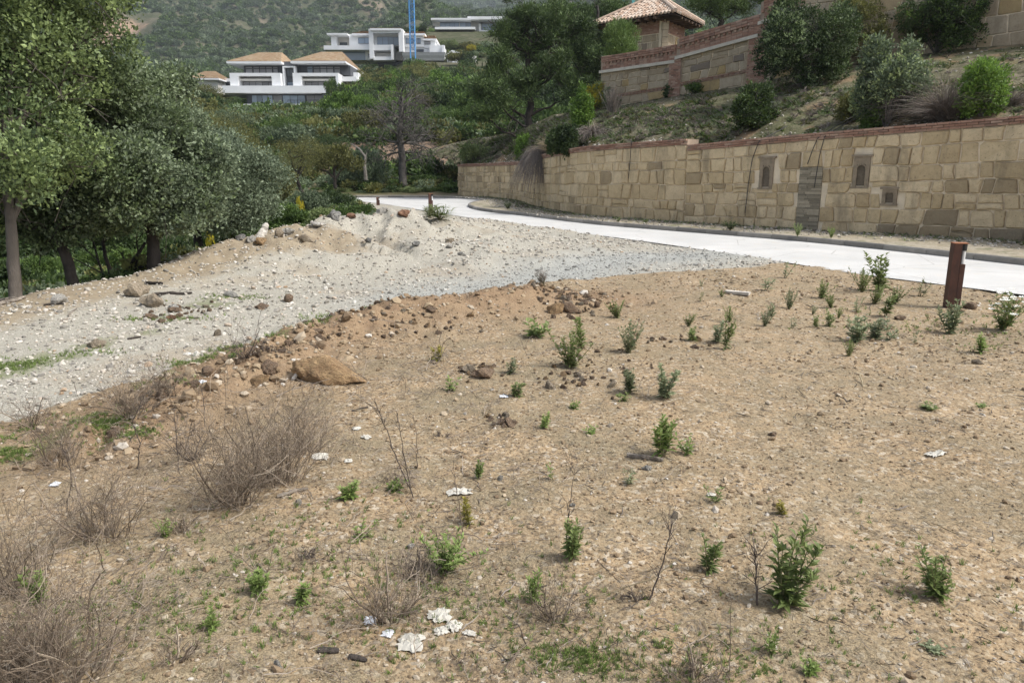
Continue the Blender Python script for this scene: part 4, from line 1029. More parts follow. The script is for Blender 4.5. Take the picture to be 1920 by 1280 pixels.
MF = dict(
    green=foliage_mat('green shrub leaves', (.035, .07, .018), (.15, .225, .055)), dark=foliage_mat('dark green leaves', (.02, .04, .014), (.09, .135, .042)),
    olive=foliage_mat('brown olive leaves', (.07, .08, .025), (.23, .23, .075)), grey=foliage_mat('grey green leaves', (.06, .09, .05), (.25, .31, .18)),
    bright=foliage_mat('bright green leaves', (.06, .12, .02), (.21, .33, .06)), pale=foliage_mat('pale yellow green leaves', (.13, .18, .06), (.32, .38, .17)),
    yellow=foliage_mat('yellow broom flowers', (.30, .28, .03), (.62, .52, .05)), oak=foliage_mat('evergreen oak leaves', (.04, .065, .028), (.28, .36, .165), .3),
    oakg=foliage_mat('grey evergreen oak leaves', (.055, .08, .045), (.36, .43, .27), .28), oaky=foliage_mat('yellowish oak leaves', (.045, .075, .028), (.31, .39, .15), .3),
    pine=foliage_mat('pine needles', (.02, .04, .014), (.135, .20, .06), .2), pinel=foliage_mat('light pine needles', (.06, .10, .025), (.15, .22, .06), .25),
    dry=foliage_mat('dry straw', (.20, .155, .09), (.42, .35, .23), .2), ash=foliage_mat('ashen dry brush', (.15, .125, .105), (.29, .25, .215), .15),
    weed=foliage_mat('weed leaves', (.09, .135, .04), (.26, .32, .11), .35), weedb=foliage_mat('fresh weed leaves', (.12, .18, .045), (.30, .39, .12), .35), weedg=foliage_mat('grey green weed leaves', (.12, .15, .075), (.29, .33, .19), .3),
    silver=foliage_mat('silvery olive leaves', (.07, .10, .055), (.34, .41, .27), .3),
    white=foliage_mat('white petals', (.65, .65, .6), (.85, .85, .8), .2))
def proto_bush(seed, nl=9, nspr=260, per=9, spr=.07, size=.09, z0=0., lr=(.3, .5), ratio=.6, shell=.28):
    rg = np.random.default_rng(seed); L = rand_lobes(nl, rg, z0, 1., 1., lr); b = MB(); foliage(b, L, nspr, per, spr, size, ratio, rg, shell); return b
def proto_trunk(seed, z1=.75, r=.06, n=5):
    rg = np.random.default_rng(seed); b = MB(); P = [np.array([0, 0, -.06])]
    for i in range(5): P.append(P[-1]+np.array([rg.normal(0, .03), rg.normal(0, .03), z1*.6/5+.01]))
    b.tube(P, np.linspace(r, r*.6, 6), 7, .5)
    for i in range(n):
        a = rg.uniform(0, 6.28); k = rg.integers(2, 6); q = P[k]; e = q+np.array([math.cos(a)*.5, math.sin(a)*.5, rg.uniform(.15, .4)])
        b.tube([q, (q+e)/2+np.array([0, 0, .06]), e], [r*.5, r*.35, r*.15], 5, .5, False)
    return b
PB = {}
def crown_mesh(kind, seed, mat):
    key = (kind, seed, mat)
    if key not in PB:
        if kind == 'tree': b = proto_bush(seed, 18, 400, 11, .045, .075, .25, (.17, .32))
        elif kind == 'shrub': b = proto_bush(seed, 14, 320, 10, .05, .085, 0., (.2, .38))
        elif kind == 'pine': b = proto_bush(seed, 12, 420, 11, .05, .085, .3, (.2, .36), .14, .35)
        elif kind == 'dense': b = proto_bush(seed, 20, 620, 12, .05, .07, 0., (.17, .34))
        PB[key] = b.mesh('crown', MF[mat])
    return PB[key]
TRK = [proto_trunk(s).mesh('trunk', M_barkd) for s in (1, 2, 3)]
CTX = dict(tree='tree', shrub='shrub', pine='pine_tree', dense='shrub')
def plant(x, y, z, r, h, kind, mat, label, cat, group=None, seed=None, name=None, trunk=None, rz=None):
    seed = random.randrange(4) if seed is None else seed
    rz = random.uniform(0, 6.28) if rz is None else rz
    if trunk is None: trunk = kind in ('tree', 'pine')
    name = name or CTX[kind]
    if h/r > 1.55 and r*1400/max(y, 1) > 28:
        return real_tree(x, y, z, r, h, mat, label, cat, group, name, trunk or kind == 'tree')
    if trunk:
        t = thing(name, label, cat, (x, y, z), rz, group, (r, r, h)); link('crown', crown_mesh(kind, seed, mat), t); link('trunk', TRK[seed % 3], t)
    else:
        t = link(name, crown_mesh(kind, seed, mat)); t.location = (x, y, z); t.rotation_euler = (0, 0, rz); t.scale = (r, r, h); tag(t, label, cat, group)
    return t
def real_tree(x, y, z, r, h, mat, label, cat, group, name, trunk):
    sd = int(abs(x*37+y*91)*10) % 9999; rg = np.random.default_rng(sd); t = thing(name, label, cat, (x, y, z), 0, group); n = int(9*h/r)
    L = [(a*r, b_*r, c*h, d*r, d*r*.95, d*r*.8) for a, b_, c, d, e_, f_ in rand_lobes(n, rg, .25 if trunk else .05, 1., 1., (.26, .44))]
    sz = max(.05, min(.16, 1.6*y/1400)); b = MB(); foliage(b, L, int(95*n), 10, r*.055, sz, .6, rg, .28); b.build('crown', MF[mat], t)
    if trunk:
        b = MB(); P = [np.array([0, 0, -.3])]
        for i in range(6): P.append(P[-1]+np.array([rg.normal(0, .03)*h, rg.normal(0, .03)*h, h*.12]))
        b.tube(P, np.linspace(.035*h, .02*h, 7), 7, .5)
        for l in L[:10]: k = rg.integers(2, 7); b.tube([P[k], (P[k]+np.array(l[:3]))/2+[0, 0, .1], l[:3]], [.014*h, .01*h, .004*h], 5, .5, False)
        b.build('trunk', M_barkd, t)
    return t
def plant_px(u, vt, Y, wpx, kind, mat, label, cat, group=None, vb=None, seed=None, **k):
    p = at_y(u, vt, Y); z = float(G(p[0], Y, False)) if vb is None else at_y(u, vb, Y)[2]
    return plant(p[0], Y, z-.1, wpx/2/ppm(Y)*.97, p[2]-z+.1, kind, mat, label, cat, group, seed, **k)
# ------------------------------------------------------------------ foreground trees on the left
def lob(L):
    out = []
    for u, v, Y, r in L:
        p = at_y(u, v, Y); q = r/ppm(Y); out.append((p[0], p[1], p[2], q, q*1.05, q*.85))
    return out
def big_tree(name, label, base, trunk_px, lobes, mat, nspr, seed, size=.055, bark=None, r0=.16, spr=.075, per=13, limbs=True, mat2=None, sub=None):
    rg = np.random.default_rng(seed); t = thing(name, label, 'tree', tuple(base)); o = np.array(base)
    P = [np.array(at_y(u, v, Y)) for u, v, Y in trunk_px]; P = [np.array([base[0], base[1], base[2]-.4])]+P
    q = np.linspace(0, len(P)-1, 4*len(P)); Q = np.stack([np.interp(q, range(len(P)), [p[i] for p in P]) for i in range(3)], 1)
    for _ in range(2): Q[1:-1] = (Q[:-2]+2*Q[1:-1]+Q[2:])/4
    rr = np.linspace(r0, r0*.55, len(Q)); rr[:4] *= np.linspace(1.35, 1., 4)
    b = MB(); b.tube(Q-o, rr, 12, .5, True, rough=.13, rg=rg); b.build('trunk', bark or M_bark, t, True)
    Lw = lob(lobes)
    if limbs:
        b = MB()
        for l in Lw:
            e = np.array(l[:3]); k = rg.integers(len(Q)//2, len(Q)); s = Q[k]; m = (s+e)/2+rg.normal(size=3)*.15
            qs_ = np.linspace(0, 1, 9)[:, None]; cu = (1-qs_)**2*s+2*qs_*(1-qs_)*m+qs_**2*e; cu[1:-1] += rg.normal(size=(7, 3))*.03
            b.tube(cu-o, np.linspace(r0*.38, .018, 9), 6, .5, False)
            for _ in range(5):
                f = rg.integers(3, 9); d = unit(rg.normal(size=3)+np.array([0, 0, -.1])); branchy(b, cu[f]-o, d, l[3]*.9, .014, 1, rg, .5, 3, .25, 4, (1, 3), 0, .004)
        b.build('limb', bark or M_bark, t, True)
    b = MB(); Ls = []
    for l in Lw:                                     # break each mass into clumps
        for _ in range(sub or 9):
            d = unit(rg.normal(size=3)); f = rg.uniform(.35, .8); q = rg.uniform(.28, .5)
            Ls.append((l[0]+d[0]*l[3]*f-o[0], l[1]+d[1]*l[4]*f-o[1], l[2]+d[2]*l[5]*f-o[2], l[3]*q, l[4]*q, l[5]*q))
    foliage(b, Ls, nspr, per, spr, size, .62, rg, .3); b.build('crown', MF[mat], t)
    if mat2:
        b = MB(); foliage(b, Ls, nspr//4, per, spr, size*1.05, .62, rg, .12, .6); b.build('young_leaves', MF[mat2], t)
    return t
Yt = 11.6
bA = at_y(28, 570, 9.6); big_tree('evergreen_oak', 'tallest tree with pale grey trunk and yellowish leaves at the picture edge', (bA[0], bA[1], bA[2]), [(26, 520, 9.7), (22, 430, 9.8), (14, 350, 9.9), (10, 220, 10.1)],
    [(-40, 60, 10.6, 190), (90, 110, 10.8, 150), (-110, 230, 10, 180), (120, -40, 11, 130), (30, -140, 11, 200), (60, 240, 11.0, 120), (15, 300, 9.4, 85), (120, 290, 10.4, 70), (-160, 20, 11, 200), (165, 70, 11.4, 75), (-60, 380, 11.5, 110)], 'oaky', 6600, 101, .055, M_bark, .085, mat2='oak')
bB = at_y(140, 545, 11.5); big_tree('evergreen_oak', 'evergreen oak with a dark curved leaning trunk between two other trunks', (bB[0], bB[1], bB[2]), [(130, 500, 11.6), (112, 455, 11.7), (122, 420, 11.8), (105, 360, 11.9)],
    [(110, 300, 12, 120), (190, 220, 12.2, 130), (120, 180, 12.6, 120), (60, 360, 12.4, 90), (215, 330, 11.9, 105), (160, 390, 12.0, 65), (40, 270, 12.8, 110), (150, 420, 11.6, 50), (90, 430, 11.9, 45), (240, 400, 11.6, 50)], 'oak', 6200, 102, .055, M_barkd, .085, mat2='oakg')
bC = at_y(290, 522, 12.2); big_tree('evergreen_oak', 'grey green evergreen oak with a thick dark trunk flaring on top of the berm', (bC[0], bC[1], bC[2]), [(288, 480, 12.3), (288, 440, 12.4), (275, 400, 12.5), (265, 340, 12.7)],
    [(280, 330, 12.3, 115), (230, 250, 12.7, 110), (320, 240, 13.2, 85), (200, 400, 12.4, 55), (340, 350, 12.6, 80), (270, 180, 13.4, 80), (385, 300, 13, 60), (330, 410, 12.2, 45), (250, 300, 11.8, 80), (390, 370, 12.8, 50)], 'oakg', 5600, 103, .055, M_barkd, .11, mat2='oak')
bD = at_y(370, 470, 14.5); big_tree('olive_tree', 'silvery green rounded olive tree reaching toward the road behind the berm', (bD[0], bD[1], bD[2]-.6), [(372, 455, 14.8), (365, 420, 15), (375, 380, 15.2)],
    [(390, 320, 15.4, 90), (440, 345, 15.2, 75), (350, 290, 15.8, 80), (470, 380, 15, 45), (420, 280, 16, 50), (360, 375, 15, 55), (490, 330, 15.4, 50), (445, 410, 15, 45), (500, 375, 15.2, 35), (400, 400, 14.6, 50)], 'silver', 4400, 104, .05, M_barkd, .10, spr=.09)
sm = MB(); rgx = np.random.default_rng(5)
for (u, v, Y, du, L) in ((225, 515, 13, 18, 1.1), (240, 512, 13.5, -12, .9), (205, 516, 14, 10, 1.3)):
    p = at_y(u, v, Y); branchy(sm, p-np.array([0, 0, .4]), (du/30., .2, 1), L, .045, 2, rgx, .45, 5, .22, 6, (1, 3), .1, .006)
tag(sm.build('bare_sapling', M_barkd, None, True), 'dark crooked bare stems leaning between the two oak trunks', 'bare shrub')
# ------------------------------------------------------------------ tall pine, bare tree
def pine(name, label, u, vb, Y, vt, lobes, seed, nspr, mat='pine', r0=.28, size=.22, spr=.2):
    base = at_y(u, vb, Y); top = at_y(u, vt, Y); t = thing(name, label, 'pine tree', tuple(base)); o = np.array(base); rg = np.random.default_rng(seed)
    P = [base-[0, 0, .8], base*.7+top*.3+[.1, 0, 0], base*.35+top*.65, top]; q = np.linspace(0, 3, 14); Q = np.stack([np.interp(q, range(4), [p[i] for p in P]) for i in range(3)], 1); Q[2:-1, :2] += rg.normal(size=(11, 2))*.05
    b = MB(); b.tube(Q-o, np.linspace(r0, r0*.25, 14), 9, .5, True, rough=.05, rg=rg); b.build('trunk', M_barkd, t, True)
    Lw = lob(lobes); b = MB()
    for l in Lw:
        e = np.array(l[:3]); hz = e[2]-l[5]*.5-np.hypot(e[0]-o[0], e[1]-o[1])*.35; k = int(np.argmin(np.abs(Q[:, 2]-hz))); s = Q[k]; m = (s+e)/2+[0, 0, -.3]
        qs_ = np.linspace(0, 1, 9)[:, None]; cu = (1-qs_)**2*s+2*qs_*(1-qs_)*m+qs_**2*e; cu[1:-1] += rg.normal(size=(7, 3))*.05
        b.tube(cu-o, np.linspace(r0*.33, .03, 9), 5, .5, False)
        for _ in range(6): branchy(b, cu[rg.integers(3, 9)]-o, unit(rg.normal(size=3)+[0, 0, .3]), l[3]*1., .03, 1, rg, .5, 3, .2, 4, (1, 3), .1, .012)
    b.build('limb', M_barkd, t, True)
    b = MB(); Ls = []
    for l in Lw:
        for _ in range(10):
            d = unit(rg.normal(size=3)); f = rg.uniform(.3, .95); qx = rg.uniform(.22, .4); Ls.append((l[0]+d[0]*l[3]*f-o[0], l[1]+d[1]*l[4]*f-o[1], l[2]+d[2]*l[5]*f*.8-o[2], l[3]*qx, l[4]*qx, l[5]*qx*.75))
    foliage(b, Ls, nspr, 14, spr*.75, size, .2, rg, .22, .5); b.build('needles', MF[mat], t)
    return t
pine('pine_tree', 'tall dark spreading pine behind the bend of the retaining wall', 990, 262, 46, 20,
    [(985, 20, 46, 42), (1045, 55, 47, 50), (940, 60, 45, 30), (1000, 80, 46, 45), (1085, 100, 47, 45), (930, 115, 45, 38), (1040, 130, 46, 50), (975, 150, 45, 40), (910, 165, 44, 32), (1075, 170, 46, 42), (930, 190, 44, 30), (1060, 30, 48, 35), (900, 215, 44, 26), (1095, 55, 47.5, 35), (965, 45, 46, 30)], 201, 3600)
pine('pine_tree', 'second dark pine between the tall pine and the tiled pavilion', 1120, 190, 52, 10,
    [(1120, 30, 53, 42), (1150, 60, 52, 32), (1110, 85, 51, 36), (1080, 20, 53, 30), (1100, 130, 51, 34), (1140, 15, 54, 34)], 202, 1500, 'pine')
pine('pine_tree', 'light green pine crown showing above the upper wall beside the pavilion roof', 1350, 60, 62, 5,
    [(1310, 8, 62, 28), (1350, 12, 62, 30), (1385, 15, 62, 26), (1420, -20, 62, 35), (1340, -20, 62, 40)], 203, 1300, 'pinel', size=.24, spr=.25)
bt = at_y(755, 338, 52.5); bz = float(G(bt[0], 52.5, False)); t = thing('bare_tree', 'leafless grey tree with wide tangled branches beyond the road bend', 'tree', (bt[0], 52.5, bz)); rg = np.random.default_rng(77)
hT = at_y(755, 150, 52.5)[2]-bz; b = MB(); Q = np.array([(0, 0, -.3), (.02, 0, hT*.25), (-.1, 0, hT*.5), (.05, .1, hT*.72), (.1, 0, hT*.85)]); q = np.linspace(0, 4, 13); Q = np.stack([np.interp(q, range(5), Q[:, i]) for i in range(3)], 1)
b.tube(Q, np.linspace(.27, .10, 13), 9, .5, True, rough=.06, rg=rg); b.build('trunk', M_barkg, t, True); b = MB()
for k in range(30):
    f = rg.uniform(.30, 1); s = Q[min(12, int(f*12))]; a = rg.uniform(0, 6.28); d = np.array([math.cos(a), math.sin(a)*.8, .0+.9*f*rg.uniform(.0, .8)]); branchy(b, s, d, (3.1-1.3*abs(f-.5))*rg.uniform(.7, 1.1)*.62, .075, 3, rg, .48, 5, .2, 5, (2, 4), .03, .011, .5)
b.build('branches', M_barkg, t, kind=None)
pd = MB(); rg = np.random.default_rng(78)
pd.tube([(0, 0, -.2), (-.05, 0, .7), (.02, 0, 1.3), (-.35, 0, 1.8), (-.9, 0, 2.15)], [.13, .11, .08, .06, .02], 7, .5, True)
pd.tube([(.02, 0, 1.3), (.15, 0, 1.6)], [.06, .02], 5, .5)
pd_o = pd.build('dead_trunk', plain_mat('bleached dead wood', (.22, .20, .175), .9, 6, .2), None); pd_o.location = tuple(at_y(686, 332, 50.5)); tag(pd_o, 'pale bleached dead trunk standing left of the leafless tree', 'dead tree')
# ------------------------------------------------------------------ trees and shrubs of the middle distance, one by one
TX = 'trees and shrubs on the valley side'
def P_(*a, **k): plant_px(*a, **k)
P_(335, 132, 36, 190, 'tree', 'olive', 'brownish olive tree with high crown behind the foreground oaks', 'tree', seed=0, vb=420)
P_(405, 160, 40, 150, 'tree', 'olive', 'brownish olive tree just below the tan roofed house', 'tree', seed=1, vb=400)
P_(445, 230, 34, 120, 'tree', 'olive', 'lower brown olive tree above the silvery olive', 'tree', seed=2, vb=400)
P_(290, 185, 30, 120, 'tree', 'green', 'mid green tree wedged between oak crown and olive trees', 'tree', seed=3, vb=420)
P_(560, 245, 46, 130, 'tree', 'olive', 'spreading brown green oak with dark limbs below the three storey villa', 'tree', seed=1, vb=350)
P_(625, 262, 48, 115, 'tree', 'olive', 'low spreading oak beside the reddish earth bank', 'tree', seed=3, vb=345)
P_(505, 300, 40, 100, 'dense', 'olive', 'round olive brown bush left of the spreading oaks', 'bush', seed=1, vb=370)
P_(432, 180, 110, 44, 'pine', 'pine', 'small pine rising in front of the white terrace band', 'pine tree', seed=0)
P_(468, 200, 105, 46, 'pine', 'dark', 'dark pine at the lower corner of the three storey villa', 'pine tree', seed=1)
P_(545, 191, 105, 44, 'pine', 'pine', 'rounded pine in front of the villa ground floor windows', 'pine tree', seed=2)
P_(575, 188, 104, 28, 'pine', 'dark', 'slim dark pine in front of the villa ground floor', 'pine tree', seed=3)
P_(618, 142, 128, 30, 'tree', 'green', 'small green tree against the white balcony at the villa corner', 'tree', seed=0, vb=205)
P_(700, 150, 125, 90, 'dense', 'green', 'green hedge-like bush right of the three storey villa', 'bush', seed=0)
P_(655, 182, 110, 80, 'dense', 'bright', 'bright green bush below the villa corner', 'bush', seed=1)
P_(790, 108, 150, 80, 'tree', 'olive', 'large rounded tree below the blue crane', 'tree', seed=2, vb=190)
P_(735, 128, 150, 60, 'tree', 'green', 'rounded tree below the undercroft of the long villa', 'tree', seed=1, vb=190)
P_(680, 125, 150, 60, 'shrub', 'olive', 'brownish shrub on the bank between the two nearest villas', 'shrub', seed=2)
P_(840, 72, 215, 46, 'dense', 'pale', 'pale yellow green shrubs in the garden between the two upper villas', 'shrub', seed=2, vb=95)
P_(875, 76, 215, 46, 'dense', 'olive', 'olive shrub in the garden below the flat roofed villa', 'shrub', seed=1, vb=98)
P_(884, 82, 210, 22, 'shrub', 'yellow', 'small yellow flowering shrub below the flat roofed villa', 'shrub', seed=1, vb=96)
P_(793, 46, 230, 20, 'dense', 'dark', 'small dark round tree right of the blue crane', 'tree', seed=3, vb=62)
P_(860, 195, 75, 90, 'dense', 'green', 'rounded bush behind the end of the tall pine limbs', 'bush', seed=0)
P_(835, 235, 68, 70, 'dense', 'green', 'green bush right of the leafless tree', 'bush', seed=2)
P_(880, 275, 55, 60, 'dense', 'bright', 'light green bush above the far end of the retaining wall', 'bush', seed=3)
# random thicket filling, every one a plant of its own
rgs = np.random.default_rng(8); cnt = 0
zones = [  # u0,u1,Y0,Y1,n,hmin,hmax,kinds
    (-300, 420, 50, 130, 44, 2.5, 5, ('olive', 'green', 'dark')), (400, 680, 52, 104, 62, 1.6, 3.6, ('green', 'dark', 'green', 'olive', 'grey')),
    (640, 900, 66, 175, 84, 1.8, 4.2, ('green', 'dark', 'green', 'bright', 'dark', 'olive')), (880, 1130, 58, 120, 46, 2.5, 5, ('green', 'dark', 'dark')), (300, 680, 145, 215, 34, 2, 4, ('green', 'olive', 'dark')), (620, 960, 178, 300, 36, 2, 4, ('green', 'olive', 'dark'))]
LM = [(430, 200, 'under the left end of the long white terrace band'), (500, 215, 'under the white terrace band'), (570, 215, 'below the villa ground floor windows'), (640, 190, 'at the foot of the charcoal end wall'), (700, 170, 'right of the three storey villa'),
 (760, 150, 'above the leafless tree'), (820, 150, 'below the grey garden terraces'), (880, 160, 'left of the tall pine crown'), (700, 230, 'left of the leafless tree crown'), (800, 220, 'behind the right side of the leafless tree'), (880, 250, 'above the far end of the retaining wall'), (950, 230, 'left of the tall pine trunk'), (1020, 220, 'right of the tall pine trunk'), (1080, 180, 'behind the yellow broom'),
 (470, 260, 'above the silvery olive'), (560, 250, 'above the spreading oaks'), (620, 260, 'left of the bleached dead trunk'), (400, 230, 'behind the silvery olive'), (320, 260, 'behind the grey oak crown'), (200, 260, 'hidden behind the oak crowns'), (60, 260, 'hidden behind the tallest tree'), (400, 140, 'beside the tan roofed house'), (500, 100, 'behind the left villa roof'), (600, 100, 'behind the right villa roof'), (680, 130, 'between the two villas'), (760, 130, 'below the long white villa'), (850, 90, 'in the garden of the flat roofed villa'), (930, 60, 'beside the flat roofed villa'), (700, 60, 'above the long white villa'), (330, 130, 'on the slope left of the tan roofed house')]
NAMEC = dict(green='mid green', dark='dark green', olive='brownish olive', bright='bright green', grey='grey green')
for zi, (u0, u1, Y0, Y1, n, h0, h1, ks) in enumerate(zones):
    for i in range(n):
        u = rgs.uniform(u0, u1); Y = math.sqrt(rgs.uniform(Y0*Y0, Y1*Y1)); p = at_y(u, 300, Y); z = float(G(p[0], Y, False)); h = rgs.uniform(h0, h1); r = h*rgs.uniform(.6, 1.)
        vt = 320-(z+h-H)*1400/Y
        if 400 < u < 650 and 60 < Y < 141 and vt < 207: continue
        if 600 < u < 840 and 140 < Y < 203 and vt < 122: continue
        if 625 < u < 900 and 56 < Y < 68: continue
        if 805 < u < 960 and 225 < Y < 262: continue
        mt = ks[rgs.integers(len(ks))]; kind = 'tree' if h > 3.4 and mt == 'olive' else 'dense' if Y < 100 else 'shrub'
        where = ('behind the foreground oaks', 'below the three storey villa', 'on the slope around the leafless tree', 'behind the tall pine', 'above the three storey villa', 'around the long white villa')[zi]
        us = 960+1400*p[0]/Y; mark = LM[int(np.argmin([abs(us-q[0])+abs(vt-q[1]) for q in LM]))][2]; sw = 'tall' if h > 1.35*r else 'broad' if r*1400/Y > 30 else 'small' if r*1400/Y < 14 else 'low' if h < r else 'rounded'
        lb = '%s %s bush %s' % (sw, NAMEC[mt], mark)
        plant(p[0], Y, z-.2, r, h+.2, kind, mt, lb, 'bush', lb, seed=int(rgs.integers(4)))
# shrubs by the road and in the gully
for (u, vt, Y, w_, mt, kd, lb) in (
    (505, 352, 22, 110, 'green', 'dense', 'green bush in the gully just right of the silvery olive'), (575, 348, 28, 90, 'grey', 'dense', 'feathery grey green bush above the berm'),
    (540, 372, 20, 70, 'green', 'dense', 'low green bush touching the berm crest'), (600, 378, 19.5, 62, 'pale', 'dense', 'pale leaved rockrose bush at the berm crest'), (560, 398, 17.5, 60, 'pale', 'dense', 'second pale leaved rockrose, lower down by the white log'),
    (470, 405, 17, 90, 'green', 'dense', 'dark green undergrowth bush behind the berm'), (425, 428, 16, 70, 'dark', 'dense', 'low dark bush in the shade of the olive'), (345, 470, 15.5, 80, 'green', 'dense', 'green bush between the thick trunk and the berm slope'),
    (637, 380, 22, 40, 'green', 'dense', 'small dark green bush left of the gravel heap'), (675, 378, 27, 70, 'green', 'dense', 'low green growth at the inner road edge'), (560, 362, 24, 22, 'yellow', 'shrub', 'small yellow flowering broom in the gully'),
    (395, 425, 19, 30, 'yellow', 'shrub', 'yellow flowers glowing right of the thick trunk'), (520, 385, 26, 120, 'green', 'dense', 'broad green bush mass filling the gully'), (620, 352, 34, 90, 'dark', 'dense', 'dark green bush at the far end of the gully'), (430, 395, 23, 120, 'green', 'dense', 'green bush behind the silvery olive'),
    (250, 440, 19, 90, 'green', 'dense', 'green bush seen between the oak trunks'), (170, 455, 20, 80, 'green', 'dense', 'green bush behind the curved oak trunk'), (80, 470, 18, 90, 'green', 'dense', 'green bush beside the pale grey trunk'), (5, 480, 17, 80, 'dark', 'dense', 'dark bush behind the pale grey trunk'), (320, 430, 22, 110, 'dark', 'dense', 'dark bush behind the thick trunk'), (210, 400, 26, 150, 'dark', 'dense', 'deep shaded thicket bush behind the oaks'), (60, 380, 24, 200, 'dark', 'dense', 'large dark bush behind the pale trunk'), (340, 350, 28, 150, 'dark', 'dense', 'large dark bush behind the grey oak crown'),
    (648, 350, 50.5, 30, 'pale', 'dense', 'pale green shrub, first of the row along the far kerb'), (675, 356, 50.3, 26, 'grey', 'dense', 'grey green shrub in the row along the far kerb'), (702, 350, 50.4, 28, 'yellow', 'shrub', 'yellow flowering shrub in the row along the far kerb'),
    (722, 352, 50.2, 24, 'grey', 'dense', 'grey shrub right of the yellow one along the far kerb'), (745, 350, 50.6, 30, 'pale', 'dense', 'pale shrub at the foot of the leafless tree'), (775, 348, 50.3, 44, 'pale', 'dense', 'widest pale green shrub along the far kerb'), (805, 348, 50.6, 36, 'green', 'dense', 'green shrub near the end of the retaining wall'), (838, 342, 51, 44, 'green', 'dense', 'green shrub touching the far end of the retaining wall'), (690, 340, 53, 60, 'green', 'dense', 'green bush behind the far kerb row'), (800, 325, 54, 80, 'green', 'dense', 'green bush below the reddish bank')):
    p = at_y(u, vt, Y); z = float(G(p[0], Y, False)); plant(p[0], Y, z-.12, w_/2/ppm(Y), max(.25, p[2]-z+.12), kd, mt, lb, 'bush', seed=random.randrange(4))
# ------------------------------------------------------------------ shrubs on the planted slope
sfn = {}
def slope_z(x, y):
    """height of the planted slope under x, y (nearest mesh sample)"""
    if 'p' not in sfn: sfn['p'] = V_slope
    d = (sfn['p'][:, 0]-x)**2+(sfn['p'][:, 1]-y)**2; return sfn['p'][np.argmin(d), 2]
V_slope = slope_pt(*np.meshgrid(np.linspace(0, nS-1, 500), np.linspace(0, 1, 60), indexing='ij')).reshape(-1, 3)
VS_uv = None
def on_slope(u, v):
    """the point of the slope that shows at pixel u, v"""
    global VS_uv
    if VS_uv is None:
        q = V_slope-np.array([0, 0, H]); f = q[:, 1]*cp-q[:, 2]*sp; VS_uv = np.stack([960+1400*q[:, 0]/f, 640-1400*(q[:, 1]*sp+q[:, 2]*cp)/f], 1)
    return V_slope[np.argmin(((VS_uv-[u, v])**2).sum(1))]
def slope_plant(u, vb, hpx, wpx, kind, mat, label, cat='bush', seed=0, dens=None, **k):
    p = on_slope(u, vb); s = 1/ppm(p[1]); return plant(p[0], p[1], p[2]-.06, wpx/2*s, hpx*s, kind, mat, label, cat, seed=seed, **k)
def fine_bush(u, vb, hpx, wpx, mat, label, seed, nspr=900, size=.05, stems=True, cat='bush', mat2=None, sparse=False, name='shrub'):
    p = on_slope(u, vb); s = 1/ppm(p[1]); r = wpx/2*s; h = hpx*s; rg = np.random.default_rng(seed); t = thing(name, label, cat, (p[0], p[1], p[2]-.05))
    L = [(a*r, b_*r, c*h, d*r, e*r, f*h) for a, b_, c, d, e, f in rand_lobes(22 if sparse else 24, rg, .1 if sparse else 0, 1., 1., (.14, .28) if sparse else (.18, .36))]
    size *= 1.35; b = MB(); foliage(b, L, nspr, 10, .06, size, .55, rg, .3, .4); b.build('foliage', MF[mat], t)
    if mat2: b = MB(); foliage(b, L, nspr//3, 9, .07, size, .55, rg, .1, .6); b.build('young_leaves', MF[mat2], t)
    if stems:
        b = MB()
        for l in L: b.tube([(0, 0, 0), (l[0]*.4, l[1]*.4, l[2]*.55), (l[0], l[1], l[2])], [.025, .018, .008], 4, .5, False)
        for l in L:
            for _ in range(3): branchy(b, (l[0]*.5, l[1]*.5, l[2]*.6), unit(rg.normal(size=3)+[0, 0, .7]), r*.6, .008, 1, rg, .5, 3, .2, 3, (1, 3), .1, .003)
        b.build('stems', M_barkg, t)
    return t
fine_bush(1500, 163, 175, 210, 'dark', 'largest dark evergreen bush against the brick pier of the upper wall', 301, 2600, .06, mat2='oak')
fine_bush(1570, 100, 130, 170, 'olive', 'dark brownish bush at the top of the slope beside the large evergreen', 302, 1600, .06)
fine_bush(1755, 92, 120, 175, 'dark', 'dark glossy bush below the high stone wall', 303, 2000, .06, mat2='green')
fine_bush(1425, 238, 82, 105, 'dark', 'low rounded dark green bush halfway up the slope', 304, 1200, .055, mat2='green')
fine_bush(1660, 238, 190, 150, 'grey', 'airy light green shrub with pale leaves in the middle of the slope', 305, 1100, .06, mat2='pale', sparse=True)
fine_bush(1835, 218, 110, 95, 'bright', 'yellow green feathery broom bush near the wall top', 306, 1100, .05)
yp = at_y(1166, 128, 39.6); t = thing('young_pine', 'bright green young pine behind the upper wall in front of the pavilion', 'pine tree', tuple(yp)); rg = np.random.default_rng(307); b = MB()
Ly = [(a*1.25, b_*1.1, c*2.6, d*1.25, e*1.2, f*2.6) for a, b_, c, d, e, f in rand_lobes(18, rg, 0, 1., 1., (.2, .36))]
foliage(b, Ly, 900, 16, .09, .16, .14, rg, .3, .9); b.build('needles', MF['pinel'], t); b = MB(); b.tube([(0, 0, -.3), (0, 0, 1.8)], [.08, .03], 6); b.build('trunk', M_barkd, t)
fine_bush(1595, 228, 60, 60, 'olive', 'small olive shrub left of the airy shrub', 308, 300, .05)
fine_bush(1640, 236, 40, 60, 'green', 'small green shrub at the foot of the airy shrub', 318, 350, .05)
fine_bush(1090, 250, 90, 44, 'bright', 'upright yellow green shrub above the wall bend', 309, 700, .07)
fine_bush(1123, 205, 58, 52, 'yellow', 'yellow flowering broom at the corner of the upper wall', 310, 600, .06, mat2='pale')
fine_bush(1140, 195, 40, 28, 'grey', 'grey green sapling beside the yellow broom', 311, 200, .06)
